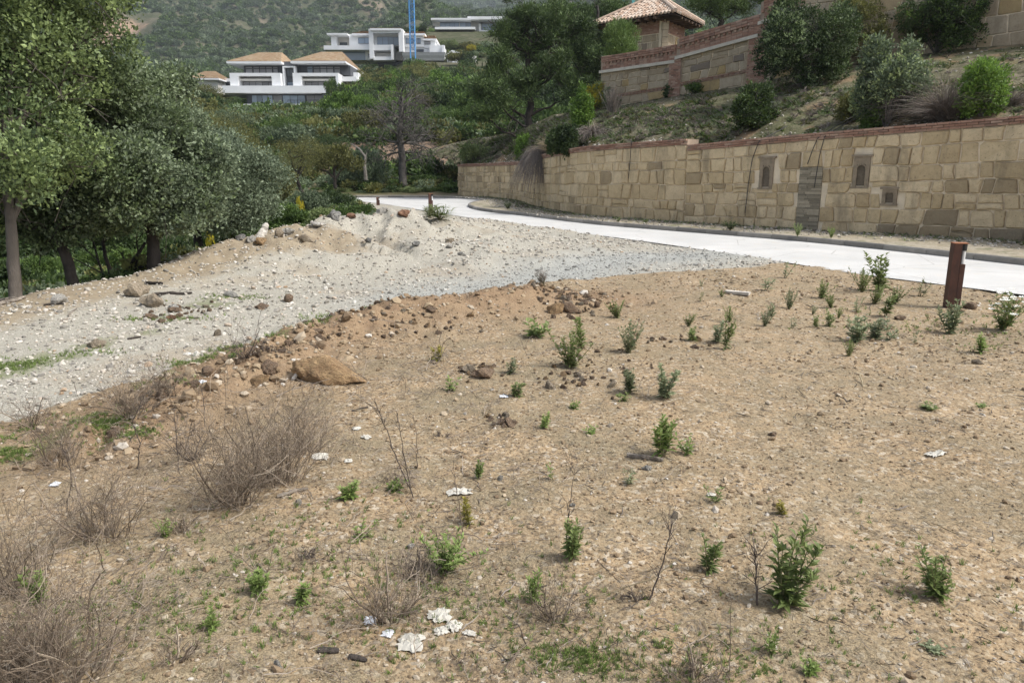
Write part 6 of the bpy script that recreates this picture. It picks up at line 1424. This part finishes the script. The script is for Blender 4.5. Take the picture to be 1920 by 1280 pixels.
WL = [
 (1068, 690, 72, 78, 'weed', 'bush', 'largest round dark green weed bush in the middle of the lot, beside the dug earth'), (1092, 655, 70, 26, 'weed', 'tall', 'upright green shoot rising behind the largest round weed bush'),
 (1180, 662, 66, 54, 'weedg', 'bush', 'rounded grey green weed right of the largest weed bush'), (1157, 597, 36, 38, 'weed', 'bush', 'small round green weed near the end of the dug earth bank'),
 (1298, 640, 30, 18, 'weed', 'tall', 'lower half of a leaning pair of weeds left of the twin shoots'), (1290, 612, 26, 26, 'weed', 'bush', 'small leafy weed just above the leaning one'),
 (1358, 655, 66, 18, 'weed', 'tall', 'slim tall green shoot with a grey twin at its side'), (1342, 642, 44, 20, 'weedg', 'tall', 'paler grey green twin left of the slim tall shoot'), (1368, 604, 34, 22, 'weed', 'bush', 'compact weed above the slim twin shoots'),
 (1434, 612, 30, 22, 'weedg', 'bush', 'bluish green weed leaning right, below the plank'), (1446, 592, 26, 12, 'weedg', 'tall', 'thin shoot touching the bluish green weed'), (1480, 580, 40, 28, 'weedg', 'bush', 'round bluish green weed by itself between plank and shrub cluster'),
 (1470, 521, 34, 22, 'weedg', 'sparse', 'thin weed at the edge of the road left of the cluster'), (1433, 545, 28, 34, 'weedg', 'sparse', 'wispy weed between the plank and the road edge'), (1353, 557, 16, 14, 'weed', 'bush', 'tiny weed at the left end of the grey plank'), (1311, 566, 20, 10, 'weed', 'sparse', 'tiny dark shoot left of the plank'), (1316, 537, 18, 14, 'weedg', 'sparse', 'faint tiny shoot beyond the plank'),
 (1540, 560, 34, 34, 'weed', 'bush', 'rounded weed left of the tall cluster'), (1558, 578, 30, 24, 'weed', 'bush', 'second rounded weed touching the one left of the cluster'), (1615, 548, 44, 36, 'weed', 'bush', 'broad left part of the tallest weed cluster by the road'), (1649, 545, 68, 36, 'weed', 'big', 'tallest conical weed of the cluster by the road'),
 (1640, 570, 38, 34, 'weed', 'bush', 'front weed of the tallest cluster'), (1676, 570, 34, 34, 'weed', 'bush', 'bright leafy weed on the near right of the tallest cluster'), (1659, 593, 44, 20, 'weed', 'tall', 'narrow weed in front of the tallest cluster'), (1608, 586, 36, 20, 'weedg', 'sparse', 'scraggly weed below the left of the tallest cluster'),
 (1606, 641, 48, 32, 'weedg', 'big', 'leafy weed left of three in a row in front of the cluster'), (1638, 635, 40, 22, 'weedg', 'tall', 'middle weed of three in a row in front of the cluster'), (1667, 637, 38, 34, 'weedg', 'sparse', 'right weed of three in a row in front of the cluster'), (1591, 669, 32, 22, 'weed', 'bush', 'dark little weed below the row of three'),
 (1726, 556, 32, 28, 'weedg', 'sparse', 'loose weed between the tall cluster and the bollard'), (1780, 625, 60, 30, 'weedg', 'big', 'weed standing right in front of the bollard'), (1840, 662, 38, 22, 'weedb', 'tall', 'light green shoot below the white flowered bush'), (1715, 645, 26, 12, 'weedg', 'sparse', 'small reddish shoot right of the row of three'),
 (1554, 612, 30, 14, 'weed', 'tall', 'small dark weed, right one of the little pair below the rounded weeds'), (1530, 614, 24, 12, 'weed', 'tall', 'small dark weed, left one of the little pair below the rounded weeds'), (1524, 590, 18, 14, 'weedg', 'bush', 'tiny round weed above the little pair'), (1572, 597, 22, 14, 'weed', 'bush', 'tiny weed just right of the little pair'), (1486, 616, 22, 16, 'weedg', 'sparse', 'faint weed below the round bluish green weed'),
 (1243, 856, 92, 48, 'weedb', 'big', 'bright green leafy weed beside the weathered stick'), (1290, 852, 46, 36, 'weedb', 'sparse', 'smaller airy weed touching the bright green one by the stick'), (1246, 746, 66, 36, 'weedg', 'big', 'grey green upright weed with a shadow in the middle of the lot'), (1181, 738, 54, 34, 'weedg', 'big', 'pale grey green weed left of the upright one'), (1168, 752, 18, 26, 'weed', 'rosette', 'low leaves at the foot of the pale grey green weed'),
 (968, 743, 34, 22, 'weed', 'tall', 'small green shoot beyond the white plastic scrap in mid lot'), (958, 702, 34, 18, 'weedg', 'tall', 'small grey shoot beside the pair of brown stones'), (1110, 812, 16, 26, 'weedb', 'rosette', 'flat bright rosette above the bright green weed'), (1076, 766, 16, 24, 'weedb', 'rosette', 'flat bright rosette nearer the dug earth'), (1018, 802, 38, 14, 'weedb', 'tall', 'single bright shoot left of the flat rosettes'),
 (842, 733, 34, 30, 'weedb', 'sparse', 'light green sprawling weed left of the brown stones'), (817, 677, 34, 22, 'yel', 'tall', 'yellowing weed on the dug earth'), (1004, 632, 34, 56, 'weed', 'rosette', 'sprawling weed patch under the broken rocks of the earth bank'),
 (1465, 1138, 150, 74, 'weed', 'big', 'largest foreground weed with glossy narrow leaves'), (1326, 1072, 76, 30, 'weed', 'tall', 'slim foreground weed left of the largest one'), (1757, 1122, 78, 48, 'weed', 'big', 'foreground weed standing alone toward the right corner'), (1340, 942, 44, 30, 'weed', 'sparse', 'small weed between the stick and the slim foreground weed'), (1467, 966, 28, 18, 'yel', 'tall', 'tiny yellow tipped weed above the largest foreground weed'),
 (1071, 1046, 90, 38, 'weed', 'big', 'tall weed right of centre in the foreground among dry stems'), (830, 1068, 76, 90, 'weedb', 'bush', 'leafy green weed growing through dark dry twigs'), (880, 985, 66, 22, 'yel', 'tall', 'thin weed with orange lower leaves below the white paper'), (680, 1012, 50, 44, 'weedb', 'sparse', 'light green weed left of the thin orange one'),
 (485, 1112, 56, 38, 'weedb', 'big', 'small bright weed alone in the lower left foreground'), (563, 1128, 56, 26, 'weedb', 'tall', 'thin bright weed right of the lower left one'), (400, 1182, 56, 20, 'weedb', 'tall', 'thin weed nearest the lower left corner'), (652, 934, 44, 28, 'weedb', 'tall', 'bright weed right of the large dry bush'), (310, 1007, 34, 30, 'weedb', 'bush', 'small bright weed under the left dry bushes'),
 (74, 1128, 56, 34, 'weedb', 'big', 'bright weed inside the dry brush at the left edge'), (1000, 1128, 84, 24, 'weedb', 'tall', 'tall thin weed beside the twiggy tuft in the foreground'), (897, 897, 42, 16, 'weedb', 'tall', 'thin pale shoot above the white paper'), (740, 922, 26, 38, 'weedb', 'rosette', 'low bright weed at the foot of the tall bare stems'), (1178, 908, 34, 30, 'weedg', 'sparse', 'faint weed left below the weathered stick'),
 (1740, 768, 12, 34, 'weed', 'rosette', 'flat green tuft alone on the right side of the lot'), (1838, 764, 10, 18, 'weed', 'rosette', 'smallest flat tuft near the right edge'), (1746, 1218, 16, 38, 'weedg', 'rosette', 'grey green flat rosette in the lower right corner'), (1037, 900, 44, 20, 'weedb', 'sparse', 'thin weed left of the faint one'), (780, 610, 1, 1, 'weed', 'tall', ''),
 (1445, 1225, 40, 30, 'weedb', 'rosette', 'bright low weed below the largest foreground weed'), (1520, 1262, 30, 38, 'weedb', 'rosette', 'bright low weed at the bottom edge'), (440, 672, 14, 26, 'weedb', 'rosette', 'low green weed at the gravel edge'),
 (806, 408, 20, 22, 'weedg', 'grass', 'small grass tuft in front of the far bollard'), (824, 412, 26, 52, 'weed', 'grass', 'broad green grass tuft on the gravel beside the far bollard'), (1018, 537, 30, 22, 'ash', 'grass', 'dry grey tuft at the edge of the gravel'), (1063, 1030, 1, 1, 'weed', 'tall', '')]
MF['yel'] = foliage_mat('yellowing weed leaves', (.16, .17, .04), (.42, .36, .08), .3)
random.seed(5)
for (u, v, h_, w_, mt, st, lb) in WL:
    if lb: weed(u, v, h_, w_, mt, lb, st)
t = weed(1880, 618, 66, 62, 'weed', 'leafy bush dotted with white flowers right of the bollard', 'bush', 7); t.name = 'flowering_bush'; t['category'] = 'bush'
rg = np.random.default_rng(3); b = MB()
for _ in range(26):
    a = rg.uniform(0, 6.28); r_ = rg.uniform(.05, .40); c = np.array([math.cos(a)*r_, math.sin(a)*r_, rg.uniform(.5, 1.0)*(1-.3*r_)]); k = 6
    for j in range(k): d = np.array([math.cos(j*6.28/k), math.sin(j*6.28/k), .25]); e = np.array([-d[1], d[0], 0]); b.add([c, c+d*.05+e*.02, c+d*.075, c+d*.05-e*.02], [(0, 1, 2, 3)], rg.random())
link('flowers', b.mesh('flowers', MF['white']), t)
def pave_weed(u, v, hp, wp, mat, style, label):
    p = at_z(u, v, .14); s = 1/ppm(p[1]); key = (style, mat, 1)
    if key not in WP_: WP_[key] = weed_mesh(88, 18 if style != 'tall' else 6, mat, .15, .22, .8 if style != 'tall' else .3, 28)
    w0 = 1.15 if style != 'tall' else .42; t = thing('weed', label, 'weed', tuple(p), 0, None, (wp*s/w0, wp*s/w0, hp*s)); link('leaves', WP_[key][0], t); link('stem', WP_[key][1], t)
for a in ((1369, 431, 20, 38, 'dark', 'needle', 'dense dark low bush on the pavement at the wall foot'), (1495, 442, 28, 24, 'pale', 'bush', 'pale flowering weed on the pavement by the slate panel'), (1558, 446, 24, 20, 'weedb', 'bush', 'light green weed on the pavement right of the slate panel'), (952, 392, 16, 20, 'dark', 'needle', 'small dark bush on the far pavement'), (1159, 416, 10, 16, 'weed', 'bush', 'tiny weed on the pavement near the hose'), (1210, 418, 9, 20, 'weed', 'bush', 'second tiny weed along the wall foot')): pave_weed(*a)
# ------------------------------------------------------------------ dry bushes
def dry_bush(u, v, hp, wp, n, label, seed, mat=None, depth=2, lean=.8, r0=.0021, name='dry_bush'):
    p = ground_hit(u, v); s = math.hypot(p[0], p[1], p[2]-H)/1400; h, w_ = hp*s, wp*s; rg = np.random.default_rng(seed); b = MB()
    for _ in range(max(3, n//9)):
        a = rg.uniform(0, 6.28); branchy(b, np.array([math.cos(a), math.sin(a)*.6, 0])*w_*.08, (math.cos(a)*.8, math.sin(a)*.6, 1), h*rg.uniform(.5, .95), r0*2.3, 2, rg, .5, 5, .22, 4, (1, 3), .05, .0012, .5)
    for _ in range(n):
        a = rg.uniform(0, 6.28); rr = rg.uniform(0, 1)**.6; o = np.array([math.cos(a), math.sin(a)*.6, 0])*rr*w_*.22; d = unit(np.array([math.cos(a)*rr*lean*w_/h*.6, math.sin(a)*rr*lean*.5, 1])+rg.normal(size=3)*.18)
        branchy(b, o, d, h*rg.uniform(.25, .85)*(1-.2*rr), r0*rg.uniform(.6, 1.2), depth, rg, .5, 4, .2, 3, (2, 4), .10, .0006, .5)
    o = b.build(name, mat or M_dry); o.location = tuple(p); return tag(o, label, 'dry bush')
M_dry = rnd_mat('dry brown twigs', [(0, (.10, .078, .058)), (.5, (.20, .155, .115)), (1, (.36, .295, .225))], 20, .15)
M_dryd = rnd_mat('dark dry twigs', [(0, (.06, .048, .042)), (1, (.15, .12, .10))], 20, .15)
for a in ((440, 950, 180, 150, 105, 'largest dry brown twiggy bush in the left foreground', 1), (520, 905, 165, 170, 120, 'right hand half of the largest dry bush, leaning toward the road', 2), (575, 850, 110, 90, 50, 'pale outer twigs at the right side of the largest dry bush', 3),
          (250, 783, 100, 100, 70, 'dry brown bush at the edge of the gravel', 4), (310, 745, 75, 70, 40, 'smaller dry bush behind the one at the gravel edge', 5), (110, 872, 100, 110, 60, 'dry bush beside the bright grass on the left', 6), (60, 800, 60, 80, 25, 'thin dry bush at the left edge of the gravel', 7),
          (200, 1010, 150, 160, 75, 'tangled grey brown bush below the dry bush by the grass', 8), (30, 1110, 180, 150, 60, 'dry brush at the left edge around a bright weed', 9), (120, 1275, 210, 260, 120, 'largest tangle of dry brush in the lower left corner', 10), (20, 1290, 170, 150, 60, 'dry brush cut off by the lower left corner', 11), (330, 1240, 60, 90, 20, 'thin low dry twigs right of the lower left tangle', 12),
          (460, 672, 70, 46, 26, 'small dark dry shrub on green growth at the gravel edge', 13), (500, 660, 22, 80, 26, 'low dark brush strip beside the small dry shrub', 14), (730, 1165, 150, 140, 55, 'spiky dry twig bush above the white rubbish', 15), (790, 1085, 60, 120, 36, 'dark twigs around the leafy green weed', 16),
          (1045, 1165, 95, 110, 34, 'dry twig tuft with straw stalks in the lower middle', 17), (590, 1050, 26, 120, 26, 'flat dark patch of dead twigs in the left foreground', 18), (750, 905, 26, 120, 24, 'low dead twigs at the foot of the tall bare stems', 19), (1300, 1280, 70, 150, 36, 'dry brush at the bottom edge, right of centre', 20), (1190, 1125, 26, 90, 16, 'flat dark dead twigs near the curved straw stalk', 21), (830, 820, 14, 90, 16, 'flat dark streak of dead twigs in the middle of the lot', 22), (360, 865, 60, 60, 22, 'thin dark twigs behind the largest dry bush', 23), (340, 1000, 40, 80, 14, 'sparse twigs below the largest dry bush', 24)):
    u, v, h_, w_, n, lb, sd = a; dry_bush(u, v, h_*.92, w_*1.15, int(n*.58), lb, sd, M_dryd if 'dark' in lb else None)
def stalk(pts, r, label, mat, twigs=8, name='dry_weed', cat='dry weed', seed=0):
    """pts: (u, v, height above ground or None for on the ground)"""
    p0 = ground_hit(pts[0][0], pts[0][1]); P = [p0]+[at_y(u, v, p0[1]+dy) for u, v, dy in pts[1:]]; P = np.array(P); rg = np.random.default_rng(seed); b = MB(); n = len(P); q = np.linspace(0, n-1, 5*n); Q = np.stack([np.interp(q, range(n), P[:, i]) for i in range(3)], 1)
    Q[1:] += rg.normal(0, .002, (len(Q)-1, 3)); Q[:, 2] = np.maximum(Q[:, 2], G(Q[:, 0], Q[:, 1])+r*.5) if len(Q) < 400 else Q[:, 2]
    b.tube(Q-p0, np.linspace(r, r*.35, len(Q)), 5, .3)
    for _ in range(twigs): k = rg.integers(len(Q)//4, len(Q)); d = unit(unit(Q[k]-Q[k-1])+rg.normal(size=3)*.7); branchy(b, Q[k]-p0, d, rg.uniform(.03, .09), r*.45, 1, rg, .4, 3, .1, 3, (1, 2), .1, .0008)
    o = b.build(name, mat); o.location = tuple(p0); return tag(o, label, cat)
stalk([(772, 925, 0), (748, 870, 0), (722, 800, .02), (706, 760, .03)], .004, 'tall bare leaning stem, left one of a pair', M_dryd, 14, seed=1)
stalk([(775, 935, 0), (762, 880, 0), (752, 820, 0), (745, 775, 0)], .0035, 'tall bare stem, right one of a pair', M_dryd, 12, seed=2)
stalk([(782, 880, 0), (781, 820, 0), (777, 780, .02)], .003, 'thin faint bare stem right of the tall pair', M_dry, 8, seed=3)
stalk([(868, 1000, 0), (858, 930, 0), (850, 880, 0)], .003, 'thin bare stem beside the white paper', M_dry, 6, seed=4)
stalk([(1420, 1135, 0), (1418, 1080, 0), (1416, 1030, 0)], .005, 'short black spiky stem beside the largest foreground weed', M_dryd, 20, seed=5)
stalk([(1218, 1125, 0), (1245, 1050, .02), (1262, 975, .03)], .004, 'dark dead stem curving up right of centre', M_dryd, 14, seed=6)
stalk([(1062, 1010, 0), (1068, 950, 0), (1078, 880, .02)], .003, 'dark thin stem rising from the tall weed', M_dryd, 10, seed=7)
stalk([(1368, 1275, 0), (1369, 1190, 0), (1369, 1110, 0)], .0022, 'pale upright straw at the bottom edge', M_dry, 0, seed=8)
stalk([(1070, 1130, 0), (1150, 1110, .02), (1230, 1080, .06), (1280, 1040, .10), (1300, 1005, .14)], .0035, 'long curved yellow straw stalk', MF['dry'], 0, seed=9)
stalk([(1120, 1050, 0), (1140, 1110, -.1), (1160, 1170, -.2)], .0025, 'thin brown stem lying near the straw stalk', M_dry, 3, seed=10)
stalk([(940, 1262, 0), (965, 1230, .05), (1000, 1190, .16)], .004, 'pale twig lying in the lower middle', M_dry, 2, seed=11)
stalk([(258, 880, 0), (262, 830, 0), (248, 790, 0), (270, 740, 0)], .004, 'forked dark stem behind the left dry bushes', M_dryd, 16, seed=12)
stalk([(335, 885, 0), (330, 820, 0), (326, 770, 0)], .0035, 'dark stem left of the largest dry bush', M_dryd, 14, seed=13)
stalk([(125, 960, 0), (135, 890, 0), (120, 840, 0)], .0035, 'dark stem above the left edge brush', M_dryd, 12, seed=14)
stalk([(385, 800, 0), (380, 740, 0), (370, 700, 0)], .003, 'thin twig standing above the largest dry bush', M_dryd, 10, seed=15)
stalk([(295, 1055, 0), (310, 1030, .05), (345, 1012, .12)], .005, 'pale forked twig lying left of centre', M_dry, 2, seed=16)
# ------------------------------------------------------------------ rocks, sticks, rubbish
def rock_mat(name, a, b_, c_):
    m, t, p = newmat(name); g = N(t); c = g.coord(); n1 = g.noise(c, 2.2, 6, .65); n2 = g.noise(c, 9, 6, .7)
    col = g.mix(g.rng(n1, .38, .62), a, b_); col = g.mix(g.rng(n2, .52, .68, 0, .7), col, c_); col = g.mix(g.rng(n2, .42, .33, 0, .6), col, tuple(x*.6 for x in a)); g.put(p.inputs['Base Color'], col); p.inputs['Roughness'].default_value = .9
    g.put(p.inputs['Normal'], g.bump(n2, .7, .08, g.bump(n1, .6, .2))); return m
RM = dict(orange=rock_mat('ochre rock', (.38, .24, .12), (.56, .38, .20), (.27, .14, .08)), tan=rock_mat('tan rock', (.42, .34, .24), (.52, .43, .32), (.32, .21, .12)), white=rock_mat('whitish rock', (.55, .52, .46), (.68, .65, .59), (.42, .34, .25)), brown=rock_mat('red brown rock', (.27, .175, .11), (.37, .26, .17), (.42, .33, .23)), grey=rock_mat('grey rock', (.30, .29, .27), (.42, .41, .38), (.22, .2, .18)), rust=rock_mat('orange brick rubble', (.30, .15, .09), (.40, .23, .14), (.30, .14, .08)))
RKM = {}
def rock(u, v, wp, hp, mat, label, seed=0, name='rock', sink=.26, cat='rock', rz=None):
    p = ground_hit(u, v); s = math.hypot(p[0], p[1], p[2]-H)/1400; key = (seed % 6, mat, wp > 60)
    if key not in RKM: RKM[key] = rock_mesh('rock', RM[mat], 700+seed % 6*3, 4 if wp > 60 else 3, 1., .42)
    o = link(name, RKM[key]); w_ = wp*s/2/.82; h_ = hp*s/2/.75; o.scale = (w_, w_*.75, h_); o.location = (p[0], p[1]+w_*.45, p[2]+h_*(.75-sink*1.5)); o.rotation_euler = (0, 0, random.uniform(-.5, .5) if rz is None else rz); return tag(o, label, cat)
for i, (u, v, w_, h_, mt, lb) in enumerate((
 (610, 724, 112, 50, 'orange', 'largest flat topped ochre boulder at the foot of the dug earth bank'), (254, 556, 40, 30, 'tan', 'pale pinkish boulder on the berm, the largest there'), (286, 576, 40, 24, 'tan', 'pale flat rock just below the largest berm boulder'), (104, 570, 28, 16, 'white', 'whitish rock on the left part of the berm'),
 (176, 652, 28, 16, 'tan', 'tan rock on the left gravel track'), (212, 826, 30, 22, 'brown', 'red brown stone on the bright grass at left'), (572, 455, 26, 15, 'tan', 'ochre rock near the berm crest right of the white log'), (490, 461, 26, 16, 'orange', 'ochre rock below the white log'), (757, 408, 20, 14, 'rust', 'red orange rock crowning the gravel heap'),
 (538, 567, 20, 14, 'brown', 'brown stone in the middle of the gravel track'), (488, 580, 24, 12, 'brown', 'flat brown stone left of the middle stone on the track'), (406, 630, 14, 14, 'tan', 'small square stone lying on the gravel track'), (432, 558, 26, 11, 'white', 'whitish flat rock at the foot of the berm'), (278, 598, 20, 12, 'brown', 'brown rock below the pale berm rocks, left one'), (322, 600, 16, 10, 'rust', 'orange stone below the pale berm rocks'), (320, 582, 18, 10, 'white', 'small white rock beside the pale flat rock'), (300, 606, 14, 9, 'brown', 'small brown rock between two others under the berm'),
 (1042, 588, 30, 22, 'orange', 'light broken rock in the dug earth'), (1070, 588, 38, 22, 'brown', 'dark broken rock in the dug earth'), (905, 708, 46, 24, 'brown', 'brown flat stone in the middle of the lot'), (880, 700, 24, 18, 'tan', 'pale angular stone left of the brown flat one'), (384, 704, 24, 16, 'brown', 'stone above the small white plastic bag'), (500, 700, 34, 24, 'brown', 'clod of earth left of the ochre boulder'), (486, 722, 30, 18, 'orange', 'small ochre rock left below the boulder'), (600, 640, 20, 14, 'brown', 'dark clod on top of the dug earth bank'), (596, 626, 24, 10, 'brown', 'flat dark clod at the upper end of the earth bank'),
 (940, 797, 14, 14, 'brown', 'dark stone in the middle ground below the green shoot'), (925, 798, 10, 8, 'brown', 'tiny dark stone left of the other'), (690, 455, 12, 8, 'grey', 'grey stone on the heap slope'), (843, 455, 16, 10, 'tan', 'tan stone on the right flank of the heap'), (866, 480, 14, 8, 'white', 'white stone low on the heap flank'), (843, 465, 14, 9, 'white', 'pale stone just below the tan one on the heap'), (780, 462, 14, 10, 'grey', 'grey stone in the middle of the heap'), (655, 408, 22, 8, 'rust', 'patch of orange brick rubble on the berm crest'), (625, 412, 22, 20, 'grey', 'grey concrete lump on the berm crest'), (715, 402, 22, 14, 'white', 'white stone at the crest left of the red orange rock'), (683, 400, 20, 10, 'white', 'white stone beside the brick rubble'), (595, 425, 30, 10, 'white', 'flat white stone on the berm crest'), (540, 440, 26, 12, 'white', 'white rock right of the white log'), (520, 445, 20, 14, 'tan', 'tan lump behind the white log'), (470, 455, 24, 14, 'white', 'white rubble at the left foot of the white log'), (450, 452, 16, 12, 'grey', 'grey rubble left of the white log'),
 (1836, 684, 14, 9, 'tan', 'small pale stone right of centre near the light green shoot'), (1450, 818, 16, 9, 'brown', 'brown stone alone right of the bright weed'), (1690, 600, 16, 8, 'brown', 'brown clod left of the bollard foot'), (1820, 580, 18, 12, 'brown', 'earth clod right of the bollard foot'), (1214, 882, 16, 9, 'white', 'white pebble below the weathered stick'), (938, 902, 10, 11, 'white', 'round white pebble right of the white paper'), (520, 1258, 14, 18, 'white', 'white shard near the bottom edge left of centre'), (770, 1028, 16, 12, 'white', 'white pebble left of the leafy weed'), (1075, 950, 10, 8, 'white', 'white pebble near the dark thin stem'), (558, 948, 12, 12, 'white', 'small white pebble below the largest dry bush'), (1300, 1290, 10, 8, 'white', 'white pebble at the bottom edge'))):
    rock(u, v, w_, h_, mt, lb, i)
# crumbled rocks lining the earth bank
x, y, rg = patch_pts(100, 50, [(300, 770, 22, 14, .4), (330, 750, 25, 10, .3), (520, 690, 28, 14, .35), (560, 660, 30, 12, .2), (480, 710, 20, 8, .2), (610, 620, 20, 10, .3), (1090, 570, 30, 8, .6), (1040, 580, 30, 10, .6), (900, 700, 30, 10, .3), (740, 620, 80, 10, .5), (950, 790, 25, 8, .12), (1260, 640, 40, 8, .2), (1130, 680, 60, 18, .25), (1080, 720, 70, 16, .25), (560, 440, 60, 10, .4), (500, 440, 30, 6, .4), (640, 415, 50, 5, .4), (330, 590, 40, 8, .3)])
PRB = [rock_mesh('clod', RM[k_], 800+i_, 2, .75) for i_, k_ in enumerate(('brown', 'orange', 'brown', 'tan', 'brown'))]
scatter('broken_clods', np.stack([x, y, G(x, y)+.01], 1), np.minimum(.10, .012*np.exp(rg.normal(0, .45, len(x)))*(1+.13*y)), PRB, tilt=.5, seed=51)
def log(u0, v0, u1, v1, rpx, mat, label, name='stick', lift=.3, kinks=.12, seed=0, up1=0.):
    a = ground_hit(u0, v0); c = ground_hit(u1, v1) if not up1 else at_y(u1, v1, a[1]+up1); rg = np.random.default_rng(seed); s = math.hypot(a[0], a[1])/1400; r_ = rpx*s; n = 9; L = np.linalg.norm(c-a)
    P = np.array([a*(1-t_)+c*t_ for t_ in np.linspace(0, 1, n)]); P[1:-1] += rg.normal(size=(n-2, 3))*L*kinks*.15*[1, 1, .3]
    if not up1: P[:, 2] = G(P[:, 0], P[:, 1])+r_*(.5+lift)
    b = MB(); b.tube(P-a, r_*np.array([.8, 1, 1.05, .95, 1, .9, .85, .8, .55]), 8, .5, True, rough=.12, rg=rg); o = b.build(name, mat); o.location = tuple(a); return tag(o, label, 'stick' if name == 'stick' else name.replace('_', ' '))
M_oldw = bark_mat('weathered wood', (.24, .20, .16), (.40, .35, .29), 30); M_charw = bark_mat('charred wood', (.04, .032, .027), (.10, .08, .065), 30); M_whitew = bark_mat('bleached wood', (.50, .46, .40), (.66, .62, .56), 12, .3)
log(1175, 856, 1243, 866, 5.5, M_oldw, 'weathered grey stick lying at the foot of the bright green weed', seed=1)
log(596, 1222, 636, 1224, 6, M_charw, 'charred stick in the bottom foreground, left of two pieces', seed=2); log(655, 1232, 688, 1243, 5, M_charw, 'charred stick in the bottom foreground, right of two pieces', seed=3)
log(484, 452, 500, 420, 7, M_whitew, 'short white log sticking up out of the berm rubble', 'log', up1=.25, seed=4); log(585, 421, 604, 424, 4, M_whitew, 'short white stick lying on the berm crest', seed=5)
log(275, 533, 305, 535, 3, M_charw, 'dark stick beside the largest berm boulder', seed=6); log(290, 554, 360, 551, 3, M_charw, 'long dark branch lying across the berm', seed=7, kinks=.3)
log(0, 575, 48, 560, 3.5, M_oldw, 'pale branch lying across the left edge of the berm, upper one', seed=8, kinks=.3); log(0, 566, 30, 562, 3, M_oldw, 'short pale branch at the left edge of the berm', seed=9)
log(115, 605, 145, 578, 1.6, M_oldw, 'thin pale twig on the left part of the berm', seed=10); log(215, 522, 260, 519, 2, M_oldw, 'pale root at the foot of the thick trunk', seed=11); log(82, 574, 120, 572, 2, M_charw, 'dark twig under the whitish rock', seed=12); log(548, 714, 562, 690, 3, M_whitew, 'pale splinter standing at the left side of the ochre boulder', up1=.02, seed=13); log(520, 935, 578, 918, 4, M_oldw, 'pale flat wood strip lying below the largest dry bush', seed=14, kinks=.1); log(660, 772, 690, 766, 2, M_charw, 'thin dark forked twig above the tall bare stems', seed=15); log(240, 637, 265, 633, 2, M_charw, 'dark twig on the gravel track', seed=16)
pp = [ground_hit(1360, 550), ground_hit(1405, 556)]; b = MB(); d = pp[1]-pp[0]; L = np.linalg.norm(d); b.box(0, L, -.05, .05, 0, .035); o = b.build('plank', M_whitew); o.location = (pp[0][0], pp[0][1], pp[0][2]+.005); o.rotation_euler = (0, 0, math.atan2(d[1], d[0])); tag(o, 'short grey white plank lying on the bare soil near the road', 'plank')
M_paper = plain_mat('dirty white paper', (.50, .475, .415), .85, 12, .12); M_plastic = plain_mat('white plastic', (.58, .59, .61), .35, 8, .06)
def crumple(u, v, wp, hp, label, seed, mat=None, name='paper_scrap', tall=.35):
    p = ground_hit(u, v); s = math.hypot(p[0], p[1], H)/1400*.88; w_ = wp*s; dpt = min(hp*s*2.2, w_*1.1); n = 9; xs, ys = np.meshgrid(np.linspace(-.5, .5, n), np.linspace(-.5, .5, n), indexing='ij'); rg = np.random.default_rng(seed)
    e = 1+.35*rg.normal(size=(n, n))*0.35; X = xs*w_*e+rg.normal(size=(n, n))*w_*.03; Y = ys*dpt*e+rg.normal(size=(n, n))*w_*.03; Z = np.abs(fbm(xs*5+seed, ys*5, 3, seed))*w_*tall+rg.random((n, n))*w_*.05+.004
    r_ = np.hypot(xs, ys); Z *= np.clip(1.35-r_*1.9, .12, 1); V = np.stack([X, Y, Z], -1).reshape(-1, 3); F = [(i*n+j, (i+1)*n+j, (i+1)*n+j+1, i*n+j+1) for i in range(n-1) for j in range(n-1) if np.hypot(xs[i, j]+.06, ys[i, j]+.06) < .53+.1*rg.random()]
    b = MB(); b.add(V, F, .5); o = b.build(name, mat or M_paper); o.location = (p[0], p[1]+dpt*.3, p[2]+.004); o.rotation_euler = (0, 0, rg.uniform(-.6, .6)); return tag(o, label, 'rubbish')
for a in ((768, 1218, 52, 36, 'large crumpled white paper in the lower foreground', 1), (824, 1166, 42, 24, 'crumpled off white paper behind the large one', 2), (850, 1182, 34, 16, 'torn off white paper right of the crumpled ones', 3), (826, 1190, 26, 12, 'small paper piece between the crumpled ones', 4), (862, 928, 52, 14, 'bright white flat paper scrap above the leafy weeds', 5), (1760, 855, 42, 8, 'pale flat scrap alone on the right side of the lot', 6), (652, 868, 16, 16, 'cream scrap near the largest dry bush', 8), (598, 862, 32, 16, 'grey paper strip at the right foot of the largest dry bush', 9), (686, 822, 24, 7, 'thin white strip of paper left of the bare stems', 10), (880, 1192, 26, 7, 'last small paper bit right of the torn one', 12), (668, 806, 16, 8, 'small white scrap above the thin strip', 13), (1335, 930, 18, 6, 'tiny pale scrap by the small weed', 15)): crumple(*a)
for a in ((374, 720, 22, 15, 'small white plastic bag at the gravel edge', 7), (944, 746, 18, 8, 'white plastic scrap in the middle of the lot', 11), (726, 1195, 22, 12, 'bluish white plastic wrapper left of the large paper', 14), (100, 913, 16, 9, 'white plastic scrap in the left brush', 16), (692, 1170, 24, 14, 'grey crumpled wrapper left of the white rubbish', 17)): crumple(*a, mat=M_plastic, name='plastic_scrap')
# ------------------------------------------------------------------ air
hz = bpy.data.materials.new('haze'); hz.use_nodes = True; t = hz.node_tree; t.nodes.clear(); o_ = t.nodes.new('ShaderNodeOutputMaterial'); pv_ = t.nodes.new('ShaderNodeVolumePrincipled')
pv_.inputs['Color'].default_value = (.80, .87, .95, 1); pv_.inputs['Density'].default_value = .0002; pv_.inputs['Anisotropy'].default_value = .2
t.links.new(pv_.outputs[0], o_.inputs['Volume'])
b = MB(); b.box(-2400, 2400, -60, 2800, -8, 760); b.build('haze', hz, None, kind='stuff')
